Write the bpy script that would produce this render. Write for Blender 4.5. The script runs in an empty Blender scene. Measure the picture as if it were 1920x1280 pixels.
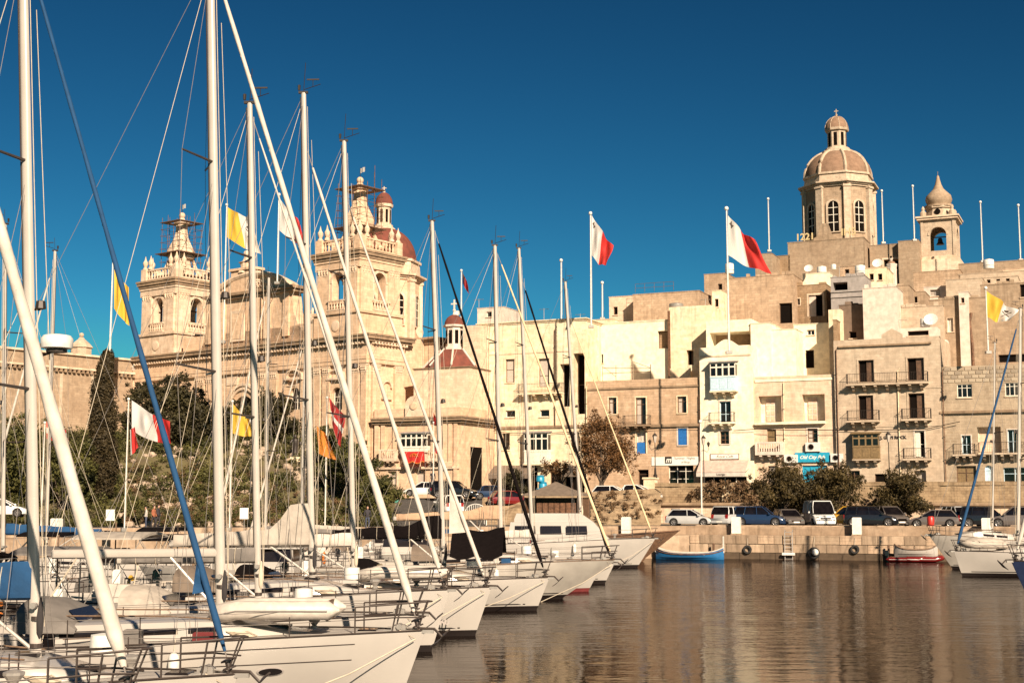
import bpy, math, random
from mathutils import Vector, Matrix, noise
random.seed(7)
S = bpy.context.scene
COL = S.collection
PI = math.pi
# ------------------------------------------------------------------ camera, world, sun
FPX, CX, CY, HZ, CAMZ = 2580.0, 960.0, 640.0, 940.0, 4.56
PITCH = math.atan((HZ - CY) / FPX)
cd = bpy.data.cameras.new('camera'); cam = bpy.data.objects.new('camera', cd); COL.objects.link(cam)
cam.location = (0, 0, CAMZ); cam.rotation_euler = (PI/2 + PITCH, 0, 0)
cd.sensor_width = 36; cd.lens = 36 * FPX / 1920; cd.clip_end = 6000; cd.clip_start = 0.5
S.camera = cam
SUN_AZ = math.radians(20)      # to the right of straight behind the camera
SUN_EL = math.radians(29)
sunv = Vector((math.sin(SUN_AZ)*math.cos(SUN_EL), -math.cos(SUN_AZ)*math.cos(SUN_EL), math.sin(SUN_EL)))
w = bpy.data.worlds.new('World'); S.world = w; w.use_nodes = True
nt = w.node_tree; nt.nodes.clear()
sky = nt.nodes.new('ShaderNodeTexSky'); sky.sky_type = 'NISHITA'; sky.sun_disc = False
sky.sun_elevation = SUN_EL; sky.sun_rotation = PI - SUN_AZ
sky.air_density = 1.0; sky.dust_density = 0.0; sky.ozone_density = 4.0; sky.altitude = 800
gm = nt.nodes.new('ShaderNodeGamma'); gm.inputs[1].default_value = 1.8
mn = nt.nodes.new('ShaderNodeVectorMath'); mn.operation = 'MINIMUM'; mn.inputs[1].default_value = (9, 9, 9)
mx = nt.nodes.new('ShaderNodeMix'); mx.data_type = 'RGBA'; mx.blend_type = 'MULTIPLY'
mx.inputs[0].default_value = 1.0; mx.inputs[7].default_value = (0.032, 0.088, 0.070, 1)
bg = nt.nodes.new('ShaderNodeBackground'); bg.inputs[1].default_value = 0.075
wo = nt.nodes.new('ShaderNodeOutputWorld')
nt.links.new(sky.outputs[0], mn.inputs[0]); nt.links.new(mn.outputs[0], gm.inputs[0]); nt.links.new(gm.outputs[0], mx.inputs[6])
nt.links.new(mx.outputs[2], bg.inputs[0]); nt.links.new(bg.outputs[0], wo.inputs[0])
sl = bpy.data.lights.new('sun', 'SUN'); sl.energy = 4.9; sl.angle = math.radians(0.5); sl.color = (1.0, 0.83, 0.63)
so = bpy.data.objects.new('sun', sl); COL.objects.link(so)
so.rotation_euler = sunv.to_track_quat('Z', 'Y').to_euler()
S.view_settings.view_transform = 'Standard'; S.view_settings.look = 'None'
S.view_settings.exposure = 0.98; S.view_settings.gamma = 1.0
try: S.view_settings.use_curve_mapping = False
except Exception: pass
S.render.engine = 'CYCLES'
# ------------------------------------------------------------------ projection helpers
def ray(px, py):
    x = (px-CX)/FPX; y = (CY-py)/FPX
    c, s = math.cos(PITCH), math.sin(PITCH)
    return Vector((x, c - y*s, s + y*c))
def at(px, py, Y):
    r = ray(px, py); t = Y / r.y
    return Vector((r.x*t, Y, CAMZ + r.z*t))
def xat(px, Y): return (px-CX)/FPX*Y*1.0067
class Frame:
    def __init__(s, O, deg):
        s.O = Vector((O[0], O[1])); a = math.radians(deg); s.a = a
        s.D = Vector((math.cos(a), math.sin(a))); s.N = Vector((-math.sin(a), math.cos(a)))
    def l(s, px, py, off=0):
        r = ray(px, py); r2 = Vector((r.x, r.y))
        t = (s.O.dot(s.N) + off) / r2.dot(s.N)
        p = r2*t
        return ((p - s.O).dot(s.D), CAMZ + r.z*t)
    def w(s, x, y, z=0):
        p = s.O + s.D*x + s.N*y
        return Vector((p.x, p.y, z))
# ------------------------------------------------------------------ object helpers
def empty(name, loc=(0,0,0), rz=0, label=None, cat=None, group=None, rot=None):
    o = bpy.data.objects.new(name, None); COL.objects.link(o)
    o.location = loc; o.rotation_euler = rot if rot else (0,0,rz); o.empty_display_size = .3
    tag(o, label, cat, group); return o
def tag(o, label=None, cat=None, group=None, kind=None):
    if label: o['label'] = label
    if cat: o['category'] = cat
    if group: o['group'] = group
    if kind: o['kind'] = kind
    return o
class MB:
    def __init__(s): s.v = []; s.f = []; s.m = []; s.mi = 0
    def add(s, vs, fs):
        b = len(s.v); s.v += [tuple(p) for p in vs]
        for f in fs: s.f.append([b+i for i in f]); s.m.append(s.mi)
        return s
    def quad(s, a, b, c, d): return s.add([a,b,c,d], [(0,1,2,3)])
    def box(s, x0, x1, y0, y1, z0, z1):
        return s.add([(x0,y0,z0),(x1,y0,z0),(x1,y1,z0),(x0,y1,z0),(x0,y0,z1),(x1,y0,z1),(x1,y1,z1),(x0,y1,z1)],
                     [(0,3,2,1),(4,5,6,7),(0,1,5,4),(1,2,6,5),(2,3,7,6),(3,0,4,7)])
    def cbox(s, x0, x1, y0, y1, z0, z1, c=.02):
        # chamfered slab: inset top ring
        return s.loft([[(x0,y0,z0),(x1,y0,z0),(x1,y1,z0),(x0,y1,z0)],[(x0,y0,z1-c),(x1,y0,z1-c),(x1,y1,z1-c),(x0,y1,z1-c)],
                       [(x0+c,y0+c,z1),(x1-c,y0+c,z1),(x1-c,y1-c,z1),(x0+c,y1-c,z1)]])
    def loft(s, rings, closed=True, caps=True):
        n = len(rings[0]); vs = [p for r in rings for p in r]; fs = []
        for i in range(len(rings)-1):
            for j in range(n if closed else n-1):
                k = (j+1) % n
                fs.append((i*n+j, i*n+k, (i+1)*n+k, (i+1)*n+j))
        if caps and closed:
            fs.append(tuple(reversed(range(n)))); fs.append(tuple((len(rings)-1)*n+j for j in range(n)))
        return s.add(vs, fs)
    def tube(s, p0, p1, r0, r1=None, n=6, caps=True):
        return s.path([p0, p1], [r0, r1 if r1 is not None else r0], n, caps)
    def path(s, pts, r, n=6, caps=True, flat=1.0):
        pts = [Vector(p) for p in pts]
        if not isinstance(r, (list, tuple)): r = [r]*len(pts)
        rings = []
        for i, p in enumerate(pts):
            d = (pts[min(i+1, len(pts)-1)] - pts[max(i-1, 0)])
            if d.length < 1e-9: d = Vector((0,0,1))
            d.normalize()
            a = Vector((0,0,1)) if abs(d.z) < .9 else Vector((1,0,0))
            u = d.cross(a).normalized(); v = d.cross(u).normalized()
            rings.append([p + (u*math.cos(2*PI*k/n)*flat + v*math.sin(2*PI*k/n))*r[i] for k in range(n)])
        return s.loft(rings, True, caps)
    def lathe(s, prof, c=(0,0,0), n=16, rot=0, caps=True, sx=1, sy=1):
        rings = [[(c[0]+sx*r*math.cos(rot+2*PI*k/n), c[1]+sy*r*math.sin(rot+2*PI*k/n), c[2]+z) for k in range(n)] for r, z in prof]
        return s.loft(rings, True, caps)
    def ball(s, c, r, n=10, m=6, sz=1.0):
        return s.lathe([(max(.001, r*math.sin(PI*i/m)), -r*sz*math.cos(PI*i/m)) for i in range(m+1)], c, n)
    def build(s, name, mat, parent=None, smooth=False, loc=None):
        me = bpy.data.meshes.new(name); me.from_pydata(s.v, [], s.f)
        for m in (mat if isinstance(mat, (list, tuple)) else [mat]): me.materials.append(m)
        if any(s.m): me.polygons.foreach_set('material_index', s.m)
        if smooth:
            me.polygons.foreach_set('use_smooth', [True]*len(s.f))
            try: me.set_sharp_from_angle(angle=math.radians(42))
            except Exception: pass
        me.update()
        o = bpy.data.objects.new(name, me); COL.objects.link(o)
        if parent: o.parent = parent
        if loc: o.location = loc
        return o
def fontobj(text, size, mat, parent, loc, rot, extrude=.01, name='lettering', align='CENTER', shear=0, bold=0):
    cu = bpy.data.curves.new(name, 'FONT'); cu.body = text; cu.size = size; cu.extrude = extrude
    cu.align_x = align; cu.align_y = 'CENTER'; cu.shear = shear; cu.offset = bold
    t = bpy.data.objects.new('tmp', cu); COL.objects.link(t)
    dg = bpy.context.evaluated_depsgraph_get(); dg.update()
    me = bpy.data.meshes.new_from_object(t.evaluated_get(dg)); me.materials.clear(); me.materials.append(mat)
    bpy.data.objects.remove(t)
    o = bpy.data.objects.new(name, me); COL.objects.link(o); o.parent = parent
    o.location = loc; o.rotation_euler = rot
    return o
# ------------------------------------------------------------------ materials
def newmat(name):
    m = bpy.data.materials.new(name); m.use_nodes = True
    return m, m.node_tree, m.node_tree.nodes['Principled BSDF']
def simple(name, c, rough=.5, metal=0, var=.08, scale=6, bump=0, spec=.5, dirt=None):
    m, t, b = newmat(name)
    b.inputs['Roughness'].default_value = rough; b.inputs['Metallic'].default_value = metal
    b.inputs['Specular IOR Level'].default_value = spec
    tc = t.nodes.new('ShaderNodeTexCoord'); n = t.nodes.new('ShaderNodeTexNoise'); n.inputs['Scale'].default_value = scale
    n.inputs['Detail'].default_value = 4
    t.links.new(tc.outputs['Object'], n.inputs['Vector'])
    r = t.nodes.new('ShaderNodeValToRGB')
    r.color_ramp.elements[0].position = .3; r.color_ramp.elements[1].position = .7
    d = dirt if dirt else tuple(x*(1-var*2) for x in c)
    r.color_ramp.elements[0].color = (*d, 1); r.color_ramp.elements[1].color = (*[min(1, x*(1+var)) for x in c], 1)
    t.links.new(n.outputs[0], r.inputs[0]); t.links.new(r.outputs[0], b.inputs['Base Color'])
    if bump:
        bu = t.nodes.new('ShaderNodeBump'); bu.inputs['Strength'].default_value = bump; bu.inputs['Distance'].default_value = .05
        t.links.new(n.outputs[0], bu.inputs['Height']); t.links.new(bu.outputs[0], b.inputs['Normal'])
    return m
def stone(name, c, c2, blocks=1.0, bw=.75, bh=.28, stain=.5, mortar=None, patch=.35, stainc=(.10,.07,.045)):
    m, t, b = newmat(name); L = t.links; N = t.nodes.new
    b.inputs['Roughness'].default_value = .92; b.inputs['Specular IOR Level'].default_value = .15
    tc = N('ShaderNodeTexCoord'); sp = N('ShaderNodeSeparateXYZ'); L.new(tc.outputs['Object'], sp.inputs[0])
    ad = N('ShaderNodeMath'); ad.operation = 'ADD'; L.new(sp.outputs[0], ad.inputs[0]); L.new(sp.outputs[1], ad.inputs[1])
    cb = N('ShaderNodeCombineXYZ'); L.new(ad.outputs[0], cb.inputs[0]); L.new(sp.outputs[2], cb.inputs[1])
    br = N('ShaderNodeTexBrick'); L.new(cb.outputs[0], br.inputs['Vector']); br.inputs['Scale'].default_value = 1
    br.inputs['Brick Width'].default_value = bw; br.inputs['Row Height'].default_value = bh
    br.inputs['Mortar Size'].default_value = .012 + .01*blocks; br.inputs['Mortar Smooth'].default_value = .4
    br.inputs['Color1'].default_value = (*c, 1); br.inputs['Color2'].default_value = (*[(a*(1-patch)+d*patch)*.96 for a, d in zip(c, c2)], 1)
    mo = mortar if mortar else tuple(x*(1-.28*blocks) for x in c); br.inputs['Mortar'].default_value = (*mo, 1)
    n1 = N('ShaderNodeTexNoise'); n1.inputs['Scale'].default_value = .35; n1.inputs['Detail'].default_value = 6; n1.inputs['Roughness'].default_value = .62
    L.new(tc.outputs['Object'], n1.inputs['Vector'])
    r1 = N('ShaderNodeValToRGB'); r1.color_ramp.elements[0].position = .42; r1.color_ramp.elements[1].position = .66
    L.new(n1.outputs[0], r1.inputs[0])
    m1 = N('ShaderNodeMix'); m1.data_type = 'RGBA'; L.new(r1.outputs[0], m1.inputs[0])
    mm = N('ShaderNodeMath'); mm.operation = 'MULTIPLY'; mm.inputs[1].default_value = patch*1.6; L.new(r1.outputs[0], mm.inputs[0]); L.new(mm.outputs[0], m1.inputs[0])
    L.new(br.outputs[0], m1.inputs[6]); m1.inputs[7].default_value = (*c2, 1)
    # vertical weather streaks
    mp = N('ShaderNodeMapping'); mp.inputs['Scale'].default_value = (1.6, 1.6, .14); L.new(tc.outputs['Object'], mp.inputs[0])
    n2 = N('ShaderNodeTexNoise'); n2.inputs['Scale'].default_value = 1.0; n2.inputs['Detail'].default_value = 8; n2.inputs['Roughness'].default_value = .7
    L.new(mp.outputs[0], n2.inputs['Vector'])
    r2 = N('ShaderNodeValToRGB'); r2.color_ramp.elements[0].position = .52; r2.color_ramp.elements[1].position = .78
    r2.color_ramp.elements[1].color = (stain, stain, stain, 1)
    L.new(n2.outputs[0], r2.inputs[0])
    m2 = N('ShaderNodeMix'); m2.data_type = 'RGBA'; L.new(r2.outputs[0], m2.inputs[0]); L.new(m1.outputs[2], m2.inputs[6]); m2.inputs[7].default_value = (*stainc, 1)
    # fine blotches
    n3 = N('ShaderNodeTexNoise'); n3.inputs['Scale'].default_value = 1.6; n3.inputs['Detail'].default_value = 9; n3.inputs['Roughness'].default_value = .65; L.new(tc.outputs['Object'], n3.inputs['Vector'])
    r3 = N('ShaderNodeMapRange'); r3.inputs[1].default_value = .3; r3.inputs[2].default_value = .7; r3.inputs[3].default_value = .76; r3.inputs[4].default_value = 1.20
    L.new(n3.outputs[0], r3.inputs[0])
    m3 = N('ShaderNodeVectorMath'); m3.operation = 'SCALE'; L.new(m2.outputs[2], m3.inputs[0]); L.new(r3.outputs[0], m3.inputs[3])
    L.new(m3.outputs[0], b.inputs['Base Color'])
    bu = N('ShaderNodeBump'); bu.inputs['Strength'].default_value = .5; bu.inputs['Distance'].default_value = .03
    ma = N('ShaderNodeMath'); ma.operation = 'MULTIPLY_ADD'; ma.inputs[1].default_value = -blocks; L.new(br.outputs['Fac'], ma.inputs[0]); L.new(n3.outputs[0], ma.inputs[2])
    L.new(ma.outputs[0], bu.inputs['Height']); L.new(bu.outputs[0], b.inputs['Normal'])
    return m
def leafmat(name, c1, c2, scale=.8):
    m, t, b = newmat(name); L = t.links; N = t.nodes.new
    b.inputs['Roughness'].default_value = .65; b.inputs['Specular IOR Level'].default_value = .25
    tc = N('ShaderNodeTexCoord'); n = N('ShaderNodeTexNoise'); n.inputs['Scale'].default_value = scale; n.inputs['Detail'].default_value = 5
    L.new(tc.outputs['Object'], n.inputs['Vector'])
    r = N('ShaderNodeValToRGB'); r.color_ramp.elements[0].position = .35; r.color_ramp.elements[1].position = .68
    r.color_ramp.elements[0].color = (*c1, 1); r.color_ramp.elements[1].color = (*c2, 1)
    L.new(n.outputs[0], r.inputs[0]); L.new(r.outputs[0], b.inputs['Base Color'])
    return m
M = {}
M['church'] = stone('church_limestone', (.66,.47,.325), (.54,.355,.225), .6, .9, .34, .45, patch=.4)
M['church_trim'] = stone('church_trim_stone', (.68,.53,.40), (.46,.31,.20), .3, 1.2, .5, .6, patch=.35)
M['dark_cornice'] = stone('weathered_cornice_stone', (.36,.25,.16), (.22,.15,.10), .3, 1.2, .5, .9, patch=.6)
M['pale'] = stone('pale_limestone', (.78,.67,.49), (.66,.49,.31), .35, .8, .28, .6, patch=.5)
M['cream'] = stone('cream_plaster', (.80,.72,.55), (.74,.61,.44), .12, 1.2, .5, .25, patch=.3)
M['honey'] = stone('honey_limestone', (.54,.38,.26), (.40,.26,.16), .8, .7, .28, .5, patch=.5)
M['pinkish'] = stone('pinkish_limestone', (.68,.51,.38), (.58,.40,.27), .5, .7, .28, .4, patch=.4)
M['rough'] = stone('rough_old_stone', (.50,.36,.25), (.34,.23,.15), .9, .62, .27, .7, patch=.5)
M['brownwall'] = stone('brown_old_stone', (.26,.17,.10), (.36,.25,.16), .8, .62, .27, .7, patch=.5)
M['hillstone'] = stone('grey_tan_stone', (.38,.28,.195), (.28,.195,.13), .5, .7, .28, .7, patch=.5)
M['tan'] = stone('tan_limestone', (.50,.40,.30), (.42,.31,.22), .5, .7, .28, .4, patch=.4)
M['greyblock'] = stone('grey_block_stone', (.30,.225,.155), (.40,.31,.22), 1.0, .68, .29, .35, mortar=(.48,.39,.29), patch=.7)
M['grey'] = stone('grey_render', (.33,.29,.27), (.28,.25,.23), .1, 2, 1, .3, patch=.3)
M['brownrender'] = stone('brown_render', (.17,.12,.09), (.13,.09,.07), .1, 2, 1, .3, patch=.3)
M['white'] = stone('white_render', (.62,.52,.44), (.56,.46,.39), .08, 2, 1, .12, patch=.2)
M['quaystone'] = stone('quay_stone', (.42,.31,.22), (.26,.18,.12), .2, 1.5, .6, .95, patch=.7)
M['rubble'] = stone('rubble_wall', (.26,.18,.11), (.40,.29,.18), .9, .45, .25, .8, patch=.6)
M['reddome'] = simple('red_dome_paint', (.17,.050,.034), .85, var=.2, scale=1.2, dirt=(.11,.04,.03), spec=.2)
M['browndome'] = stone('brown_dome_stone', (.27,.17,.115), (.22,.13,.085), .2, .6, .3, .5)
M['glass'] = simple('dark_window_glass', (.008,.006,.006), .10, var=.3, scale=2)
M['dark'] = simple('painted_shade_black', (.006,.004,.003), .95, spec=.08)  # near-black colour stands in for the shade inside openings and gaps
M['curtain'] = simple('pale_curtain', (.45,.38,.32), .8, scale=9)
M['wframe'] = simple('white_painted_wood', (.72,.66,.56), .5)
M['bframe'] = simple('brown_wood', (.13,.07,.04), .55, var=.2)
M['olive'] = simple('olive_painted_wood', (.20,.13,.06), .55, var=.15)
M['blueshutter'] = simple('blue_painted_wood', (.02,.14,.42), .5)
M['paleblue'] = simple('pale_blue_painted_wood', (.48,.62,.70), .5)
M['cyan'] = simple('cyan_paint', (.02,.30,.46), .45)
M['iron'] = simple('dark_iron', (.035,.025,.02), .5, .3)
M['rust'] = simple('rusty_brown_metal', (.15,.07,.035), .7, var=.3)
M['steel'] = simple('stainless_steel', (.34,.31,.28), .35, .35)
M['darksteel'] = simple('tarnished_steel', (.06,.045,.038), .4, .2)
M['wire'] = simple('rigging_wire', (.22,.19,.17), .5, .1)
M['rope'] = simple('pale_rope', (.50,.42,.32), .85)
M['darkrope'] = simple('dark_rope', (.03,.025,.025), .9)
M['mast'] = simple('white_mast_paint', (.42,.375,.33), .30, .0, var=.04, scale=2)
M['mastgrey'] = simple('silver_mast_alloy', (.44,.41,.38), .35, .35, var=.06, scale=2)
M['gel'] = simple('white_gelcoat', (.39,.355,.32), .22, var=.03, scale=1.2)
M['gelgrey'] = simple('weathered_grey_white_gelcoat', (.36,.325,.285), .35, var=.08, scale=1.5)
M['deck'] = simple('pale_nonskid_deck', (.40,.36,.32), .6, var=.05, scale=3, bump=.05)
M['teak'] = simple('weathered_teak', (.17,.105,.065), .7, var=.2, scale=8)
M['navy'] = simple('navy_paint', (.02,.03,.07), .25)
M['antifoul'] = simple('dark_antifouling', (.010,.006,.005), .7, spec=.2)
M['smoke'] = simple('smoked_acrylic', (.015,.012,.012), .08)
M['red'] = simple('red_paint', (.45,.03,.02), .4)
M['winered'] = simple('wine_red_acrylic', (.14,.03,.03), .2)
def cloth(name, c, scale=3):
    return simple(name, c, .85, var=.10, scale=scale, bump=.5)
M['c_blue'] = cloth('blue_canvas', (.005,.050,.135)); M['c_black'] = simple('black_canvas', (.006,.004,.004), .95, var=.1, bump=.5, spec=.08)
M['c_tan'] = cloth('tan_canvas', (.42,.27,.17)); M['c_beige'] = cloth('beige_canvas', (.40,.345,.29))
M['c_white'] = cloth('white_sailcloth', (.52,.46,.40)); M['c_cream'] = cloth('cream_sailcloth', (.68,.50,.30))
M['c_grey'] = cloth('grey_canvas', (.16,.14,.125)); M['c_brown'] = cloth('brown_canvas', (.16,.12,.09))
M['c_green'] = cloth('dark_green_canvas', (.03,.06,.04)); M['hyp'] = simple('pale_inflatable_tube', (.52,.46,.40), .5)
def flagmat(name, c):
    m, t, b = newmat(name); b.inputs['Base Color'].default_value = (*c, 1); b.inputs['Roughness'].default_value = .8
    tr = t.nodes.new('ShaderNodeBsdfTranslucent'); tr.inputs[0].default_value = (*c, 1)
    mi = t.nodes.new('ShaderNodeMixShader'); mi.inputs[0].default_value = .35
    o = t.nodes['Material Output']; t.links.new(b.outputs[0], mi.inputs[1]); t.links.new(tr.outputs[0], mi.inputs[2]); t.links.new(mi.outputs[0], o.inputs[0])
    return m
M['f_white'] = flagmat('white_flag_cloth', (.74,.70,.66)); M['f_red'] = flagmat('red_flag_cloth', (.62,.035,.03))
M['f_yellow'] = flagmat('yellow_flag_cloth', (.80,.50,.06)); M['f_orange'] = flagmat('orange_flag_cloth', (.75,.25,.05))
M['f_dark'] = flagmat('dark_emblem_cloth', (.16,.12,.10)); M['f_maroon'] = flagmat('maroon_flag_cloth', (.42,.03,.03)); M['f_navy'] = flagmat('navy_flag_cloth', (.03,.04,.16))
M['asphalt'] = simple('asphalt', (.075,.065,.058), .9, var=.2, scale=1.5, bump=.1)
M['ground'] = simple('dusty_ground', (.28,.21,.14), .95, var=.25, scale=.6, bump=.2)
M['grass'] = simple('garden_soil_and_grass', (.10,.085,.03), .95, var=.35, scale=.5, bump=.3, dirt=(.085,.06,.035))
M['bark'] = simple('tree_bark', (.09,.06,.04), .9, var=.3, scale=4, bump=.4)
M['leaf_dark'] = leafmat('dark_pine_leaves', (.020,.016,.007), (.055,.045,.016))
M['leaf_cyp'] = leafmat('cypress_leaves', (.025,.018,.008), (.060,.042,.017), 1.5)
M['leaf_olive'] = leafmat('olive_tamarisk_leaves', (.024,.018,.007), (.085,.058,.018), 1.2)
M['leaf_feather'] = leafmat('feathery_dry_leaves', (.055,.028,.011), (.17,.080,.028), 1.5)
M['leaf_bush'] = leafmat('bush_leaves', (.020,.022,.007), (.105,.095,.024), .6)
M['leaf_brown'] = leafmat('dry_creeper', (.07,.04,.02), (.20,.12,.06), 1.5)
M['rock'] = simple('pale_rockery_stone', (.40,.30,.22), .95, var=.2, scale=3, bump=.4)
M['tyre'] = simple('black_rubber', (.02,.018,.017), .8); M['rim'] = simple('silver_wheel_rim', (.45,.42,.40), .3, .7)
M['chrome'] = simple('chrome_lamp', (.55,.52,.5), .15, .8); M['taillight'] = simple('red_tail_lamp', (.25,.01,.01), .2)
def paint(name, c, rough=.2):
    m = simple(name, c, rough, var=.03, scale=1); m.node_tree.nodes['Principled BSDF'].inputs['Coat Weight'].default_value = .6; return m
M['p_silver'] = paint('silver_car_paint', (.42,.41,.40)); M['p_white'] = paint('white_car_paint', (.72,.70,.67)); M['p_black'] = paint('black_car_paint', (.012,.012,.014))
M['p_blue'] = paint('dark_blue_car_paint', (.015,.03,.07)); M['p_yellow'] = paint('yellow_van_paint', (.45,.25,.03)); M['p_grey'] = paint('grey_car_paint', (.12,.10,.09)); M['p_red'] = paint('red_car_paint', (.15,.010,.010))
M['signwhite'] = simple('white_sign_board', (.74,.70,.62), .5, var=.03); M['ink'] = simple('dark_sign_ink', (.02,.015,.015), .6); M['goldnum'] = simple('yellow_gold_numerals', (.55,.42,.22), .5)
M['awning'] = cloth('pinkish_beige_awning', (.50,.36,.30)); M['plastic'] = simple('white_plastic', (.66,.63,.58), .5)
M['blueplastic'] = simple('blue_plastic_drum', (.02,.25,.40), .4); M['luzzublue'] = simple('blue_boat_paint', (.012,.12,.30), .45); M['skin'] = simple('skin', (.45,.25,.17), .6)
M['cl_dark'] = cloth('dark_jacket', (.03,.025,.03)); M['cl_rust'] = cloth('rust_jacket', (.30,.10,.05)); M['cl_jean'] = cloth('denim', (.05,.06,.10)); M['cl_pale'] = cloth('pale_shirt', (.5,.45,.4))
def watermat():
    m, t, b = newmat('harbour_water'); L = t.links; N = t.nodes.new
    b.inputs['Base Color'].default_value = (.014,.010,.008, 1); b.inputs['Roughness'].default_value = .03; b.inputs['IOR'].default_value = 1.33
    b.inputs['Specular IOR Level'].default_value = .5; b.inputs['Specular Tint'].default_value = (.66,.50,.40,1)
    tc = N('ShaderNodeTexCoord')
    def nz(sc, det, rot, sx, sy, rough=.5):
        mp = N('ShaderNodeMapping'); mp.inputs['Rotation'].default_value = (0,0,rot); mp.inputs['Scale'].default_value = (sx, sy, 1)
        L.new(tc.outputs['Object'], mp.inputs[0]); n = N('ShaderNodeTexNoise'); n.inputs['Scale'].default_value = sc; n.inputs['Detail'].default_value = det
        n.inputs['Roughness'].default_value = rough
        L.new(mp.outputs[0], n.inputs['Vector']); return n.outputs[0]
    a = nz(1.1, 4, .15, .55, 1.3, .55); c = nz(.22, 3, -.3, .6, 1.2); d = nz(4.5, 2, .1, .5, 1.2)
    s1 = N('ShaderNodeMath'); s1.operation = 'MULTIPLY_ADD'; L.new(c, s1.inputs[0]); s1.inputs[1].default_value = 2.0; L.new(a, s1.inputs[2])
    s2 = N('ShaderNodeMath'); s2.operation = 'MULTIPLY_ADD'; L.new(d, s2.inputs[0]); s2.inputs[1].default_value = .15; L.new(s1.outputs[0], s2.inputs[2])
    pn = nz(.035, 2, .6, .5, 1.4); pr = N('ShaderNodeMapRange'); pr.inputs[1].default_value = .38; pr.inputs[2].default_value = .62; pr.inputs[3].default_value = .35; pr.inputs[4].default_value = 1.0; L.new(pn, pr.inputs[0])
    bu = N('ShaderNodeBump'); L.new(pr.outputs[0], bu.inputs['Strength']); bu.inputs['Distance'].default_value = .048
    L.new(s2.outputs[0], bu.inputs['Height']); L.new(bu.outputs[0], b.inputs['Normal'])
    b.inputs['Specular IOR Level'].default_value = 0
    g = N('ShaderNodeBsdfGlossy'); g.inputs['Color'].default_value = (.62,.59,.575,1); g.inputs['Roughness'].default_value = .05; L.new(bu.outputs[0], g.inputs['Normal'])
    fr = N('ShaderNodeFresnel'); fr.inputs['IOR'].default_value = 1.34; L.new(bu.outputs[0], fr.inputs['Normal'])
    mi = N('ShaderNodeMixShader'); L.new(fr.outputs[0], mi.inputs[0]); L.new(b.outputs[0], mi.inputs[1]); L.new(g.outputs[0], mi.inputs[2]); L.new(mi.outputs[0], t.nodes['Material Output'].inputs[0])
    return m
M['water'] = watermat()
# ------------------------------------------------------------------ setting: water, land, quay
tag(MB().quad((-600,-60,0),(600,-60,0),(600,420,0),(-600,420,0)).build('water', M['water']), kind='structure')
QP = [(-260,58.0),(14.5,113.2),(33.0,107.0),(64.0,96.8),(300,20)]
def qy(x, back=0):
    for (x0,y0),(x1,y1) in zip(QP, QP[1:]):
        if x <= x1: return y0+(y1-y0)*(x-x0)/(x1-x0)+back
    return QP[-1][1]+back
mb = MB(); ZR = 2.5
for (x0,y0),(x1,y1) in zip(QP, QP[1:]):
    mb.quad((x0,y0+2.9,ZR),(x1,y1+2.9,ZR),(x1*6,2500,ZR),(x0*6,2500,ZR))
tag(mb.build('ground', M['ground']), kind='structure')
mb = MB()
for (x0,y0),(x1,y1) in zip(QP, QP[1:]):
    mb.quad((x0,y0+3.0,ZR+.004),(x1,y1+3.0,ZR+.004),(x1,y1+12.5,ZR+.004),(x0,y0+12.5,ZR+.004))
tag(mb.build('road', M['asphalt']), kind='structure')
quay = MB()
for (x0,y0),(x1,y1) in zip(QP, QP[1:]):   # core of the quay: lower ledge, slightly behind the stones
    quay.add([(x0,y0+.12,-1.5),(x1,y1+.12,-1.5),(x1,y1+.12,1.86),(x0,y0+.12,1.86),(x1,y1+2.5,1.86),(x0,y0+2.5,1.86),(x1,y1+2.5,ZR+.06),(x0,y0+2.5,ZR+.06),(x1,y1+3.1,ZR+.06),(x0,y0+3.1,ZR+.06),(x1,y1+3.1,ZR-.3),(x0,y0+3.1,ZR-.3)],
             [(0,1,2,3),(3,2,4,5),(5,4,6,7),(7,6,8,9),(9,8,10,11)])
quay = tag(quay.build('quay', M['quaystone']), kind='structure')
def blk(L_, D_, H_, nm, mat, parent, p, rz):
    mb = MB(); c = .025; j = lambda: random.uniform(-.012,.012)
    mb.loft([[(0+c,-D_,c),(L_-c,-D_,c),(L_-c,0,c),(c,0,c)],[(0,-D_+j(),.04),(L_,-D_+j(),.04),(L_,0,.04),(0,0,.04)],[(0,-D_+j(),H_-.05),(L_,-D_+j(),H_-.05),(L_,0,H_-.05),(0,0,H_-.05)],[(c,-D_+c,H_),(L_-c,-D_+c,H_),(L_-c,0,H_),(c,0,H_)]])
    o = mb.build(nm, mat, parent); o.location = p; o.rotation_euler = (0,0,rz); return o
M['qs2'] = stone('quay_stone_warm', (.50,.37,.26), (.32,.22,.15), .1, 1.5, .6, .9, patch=.6)
M['wet'] = stone('wet_tide_stone', (.07,.05,.035), (.13,.09,.06), .1, 1.5, .6, .9, patch=.6)
M['qs3'] = stone('quay_stone_dark', (.33,.24,.17), (.20,.14,.09), .1, 1.5, .6, .9, patch=.6)
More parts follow.
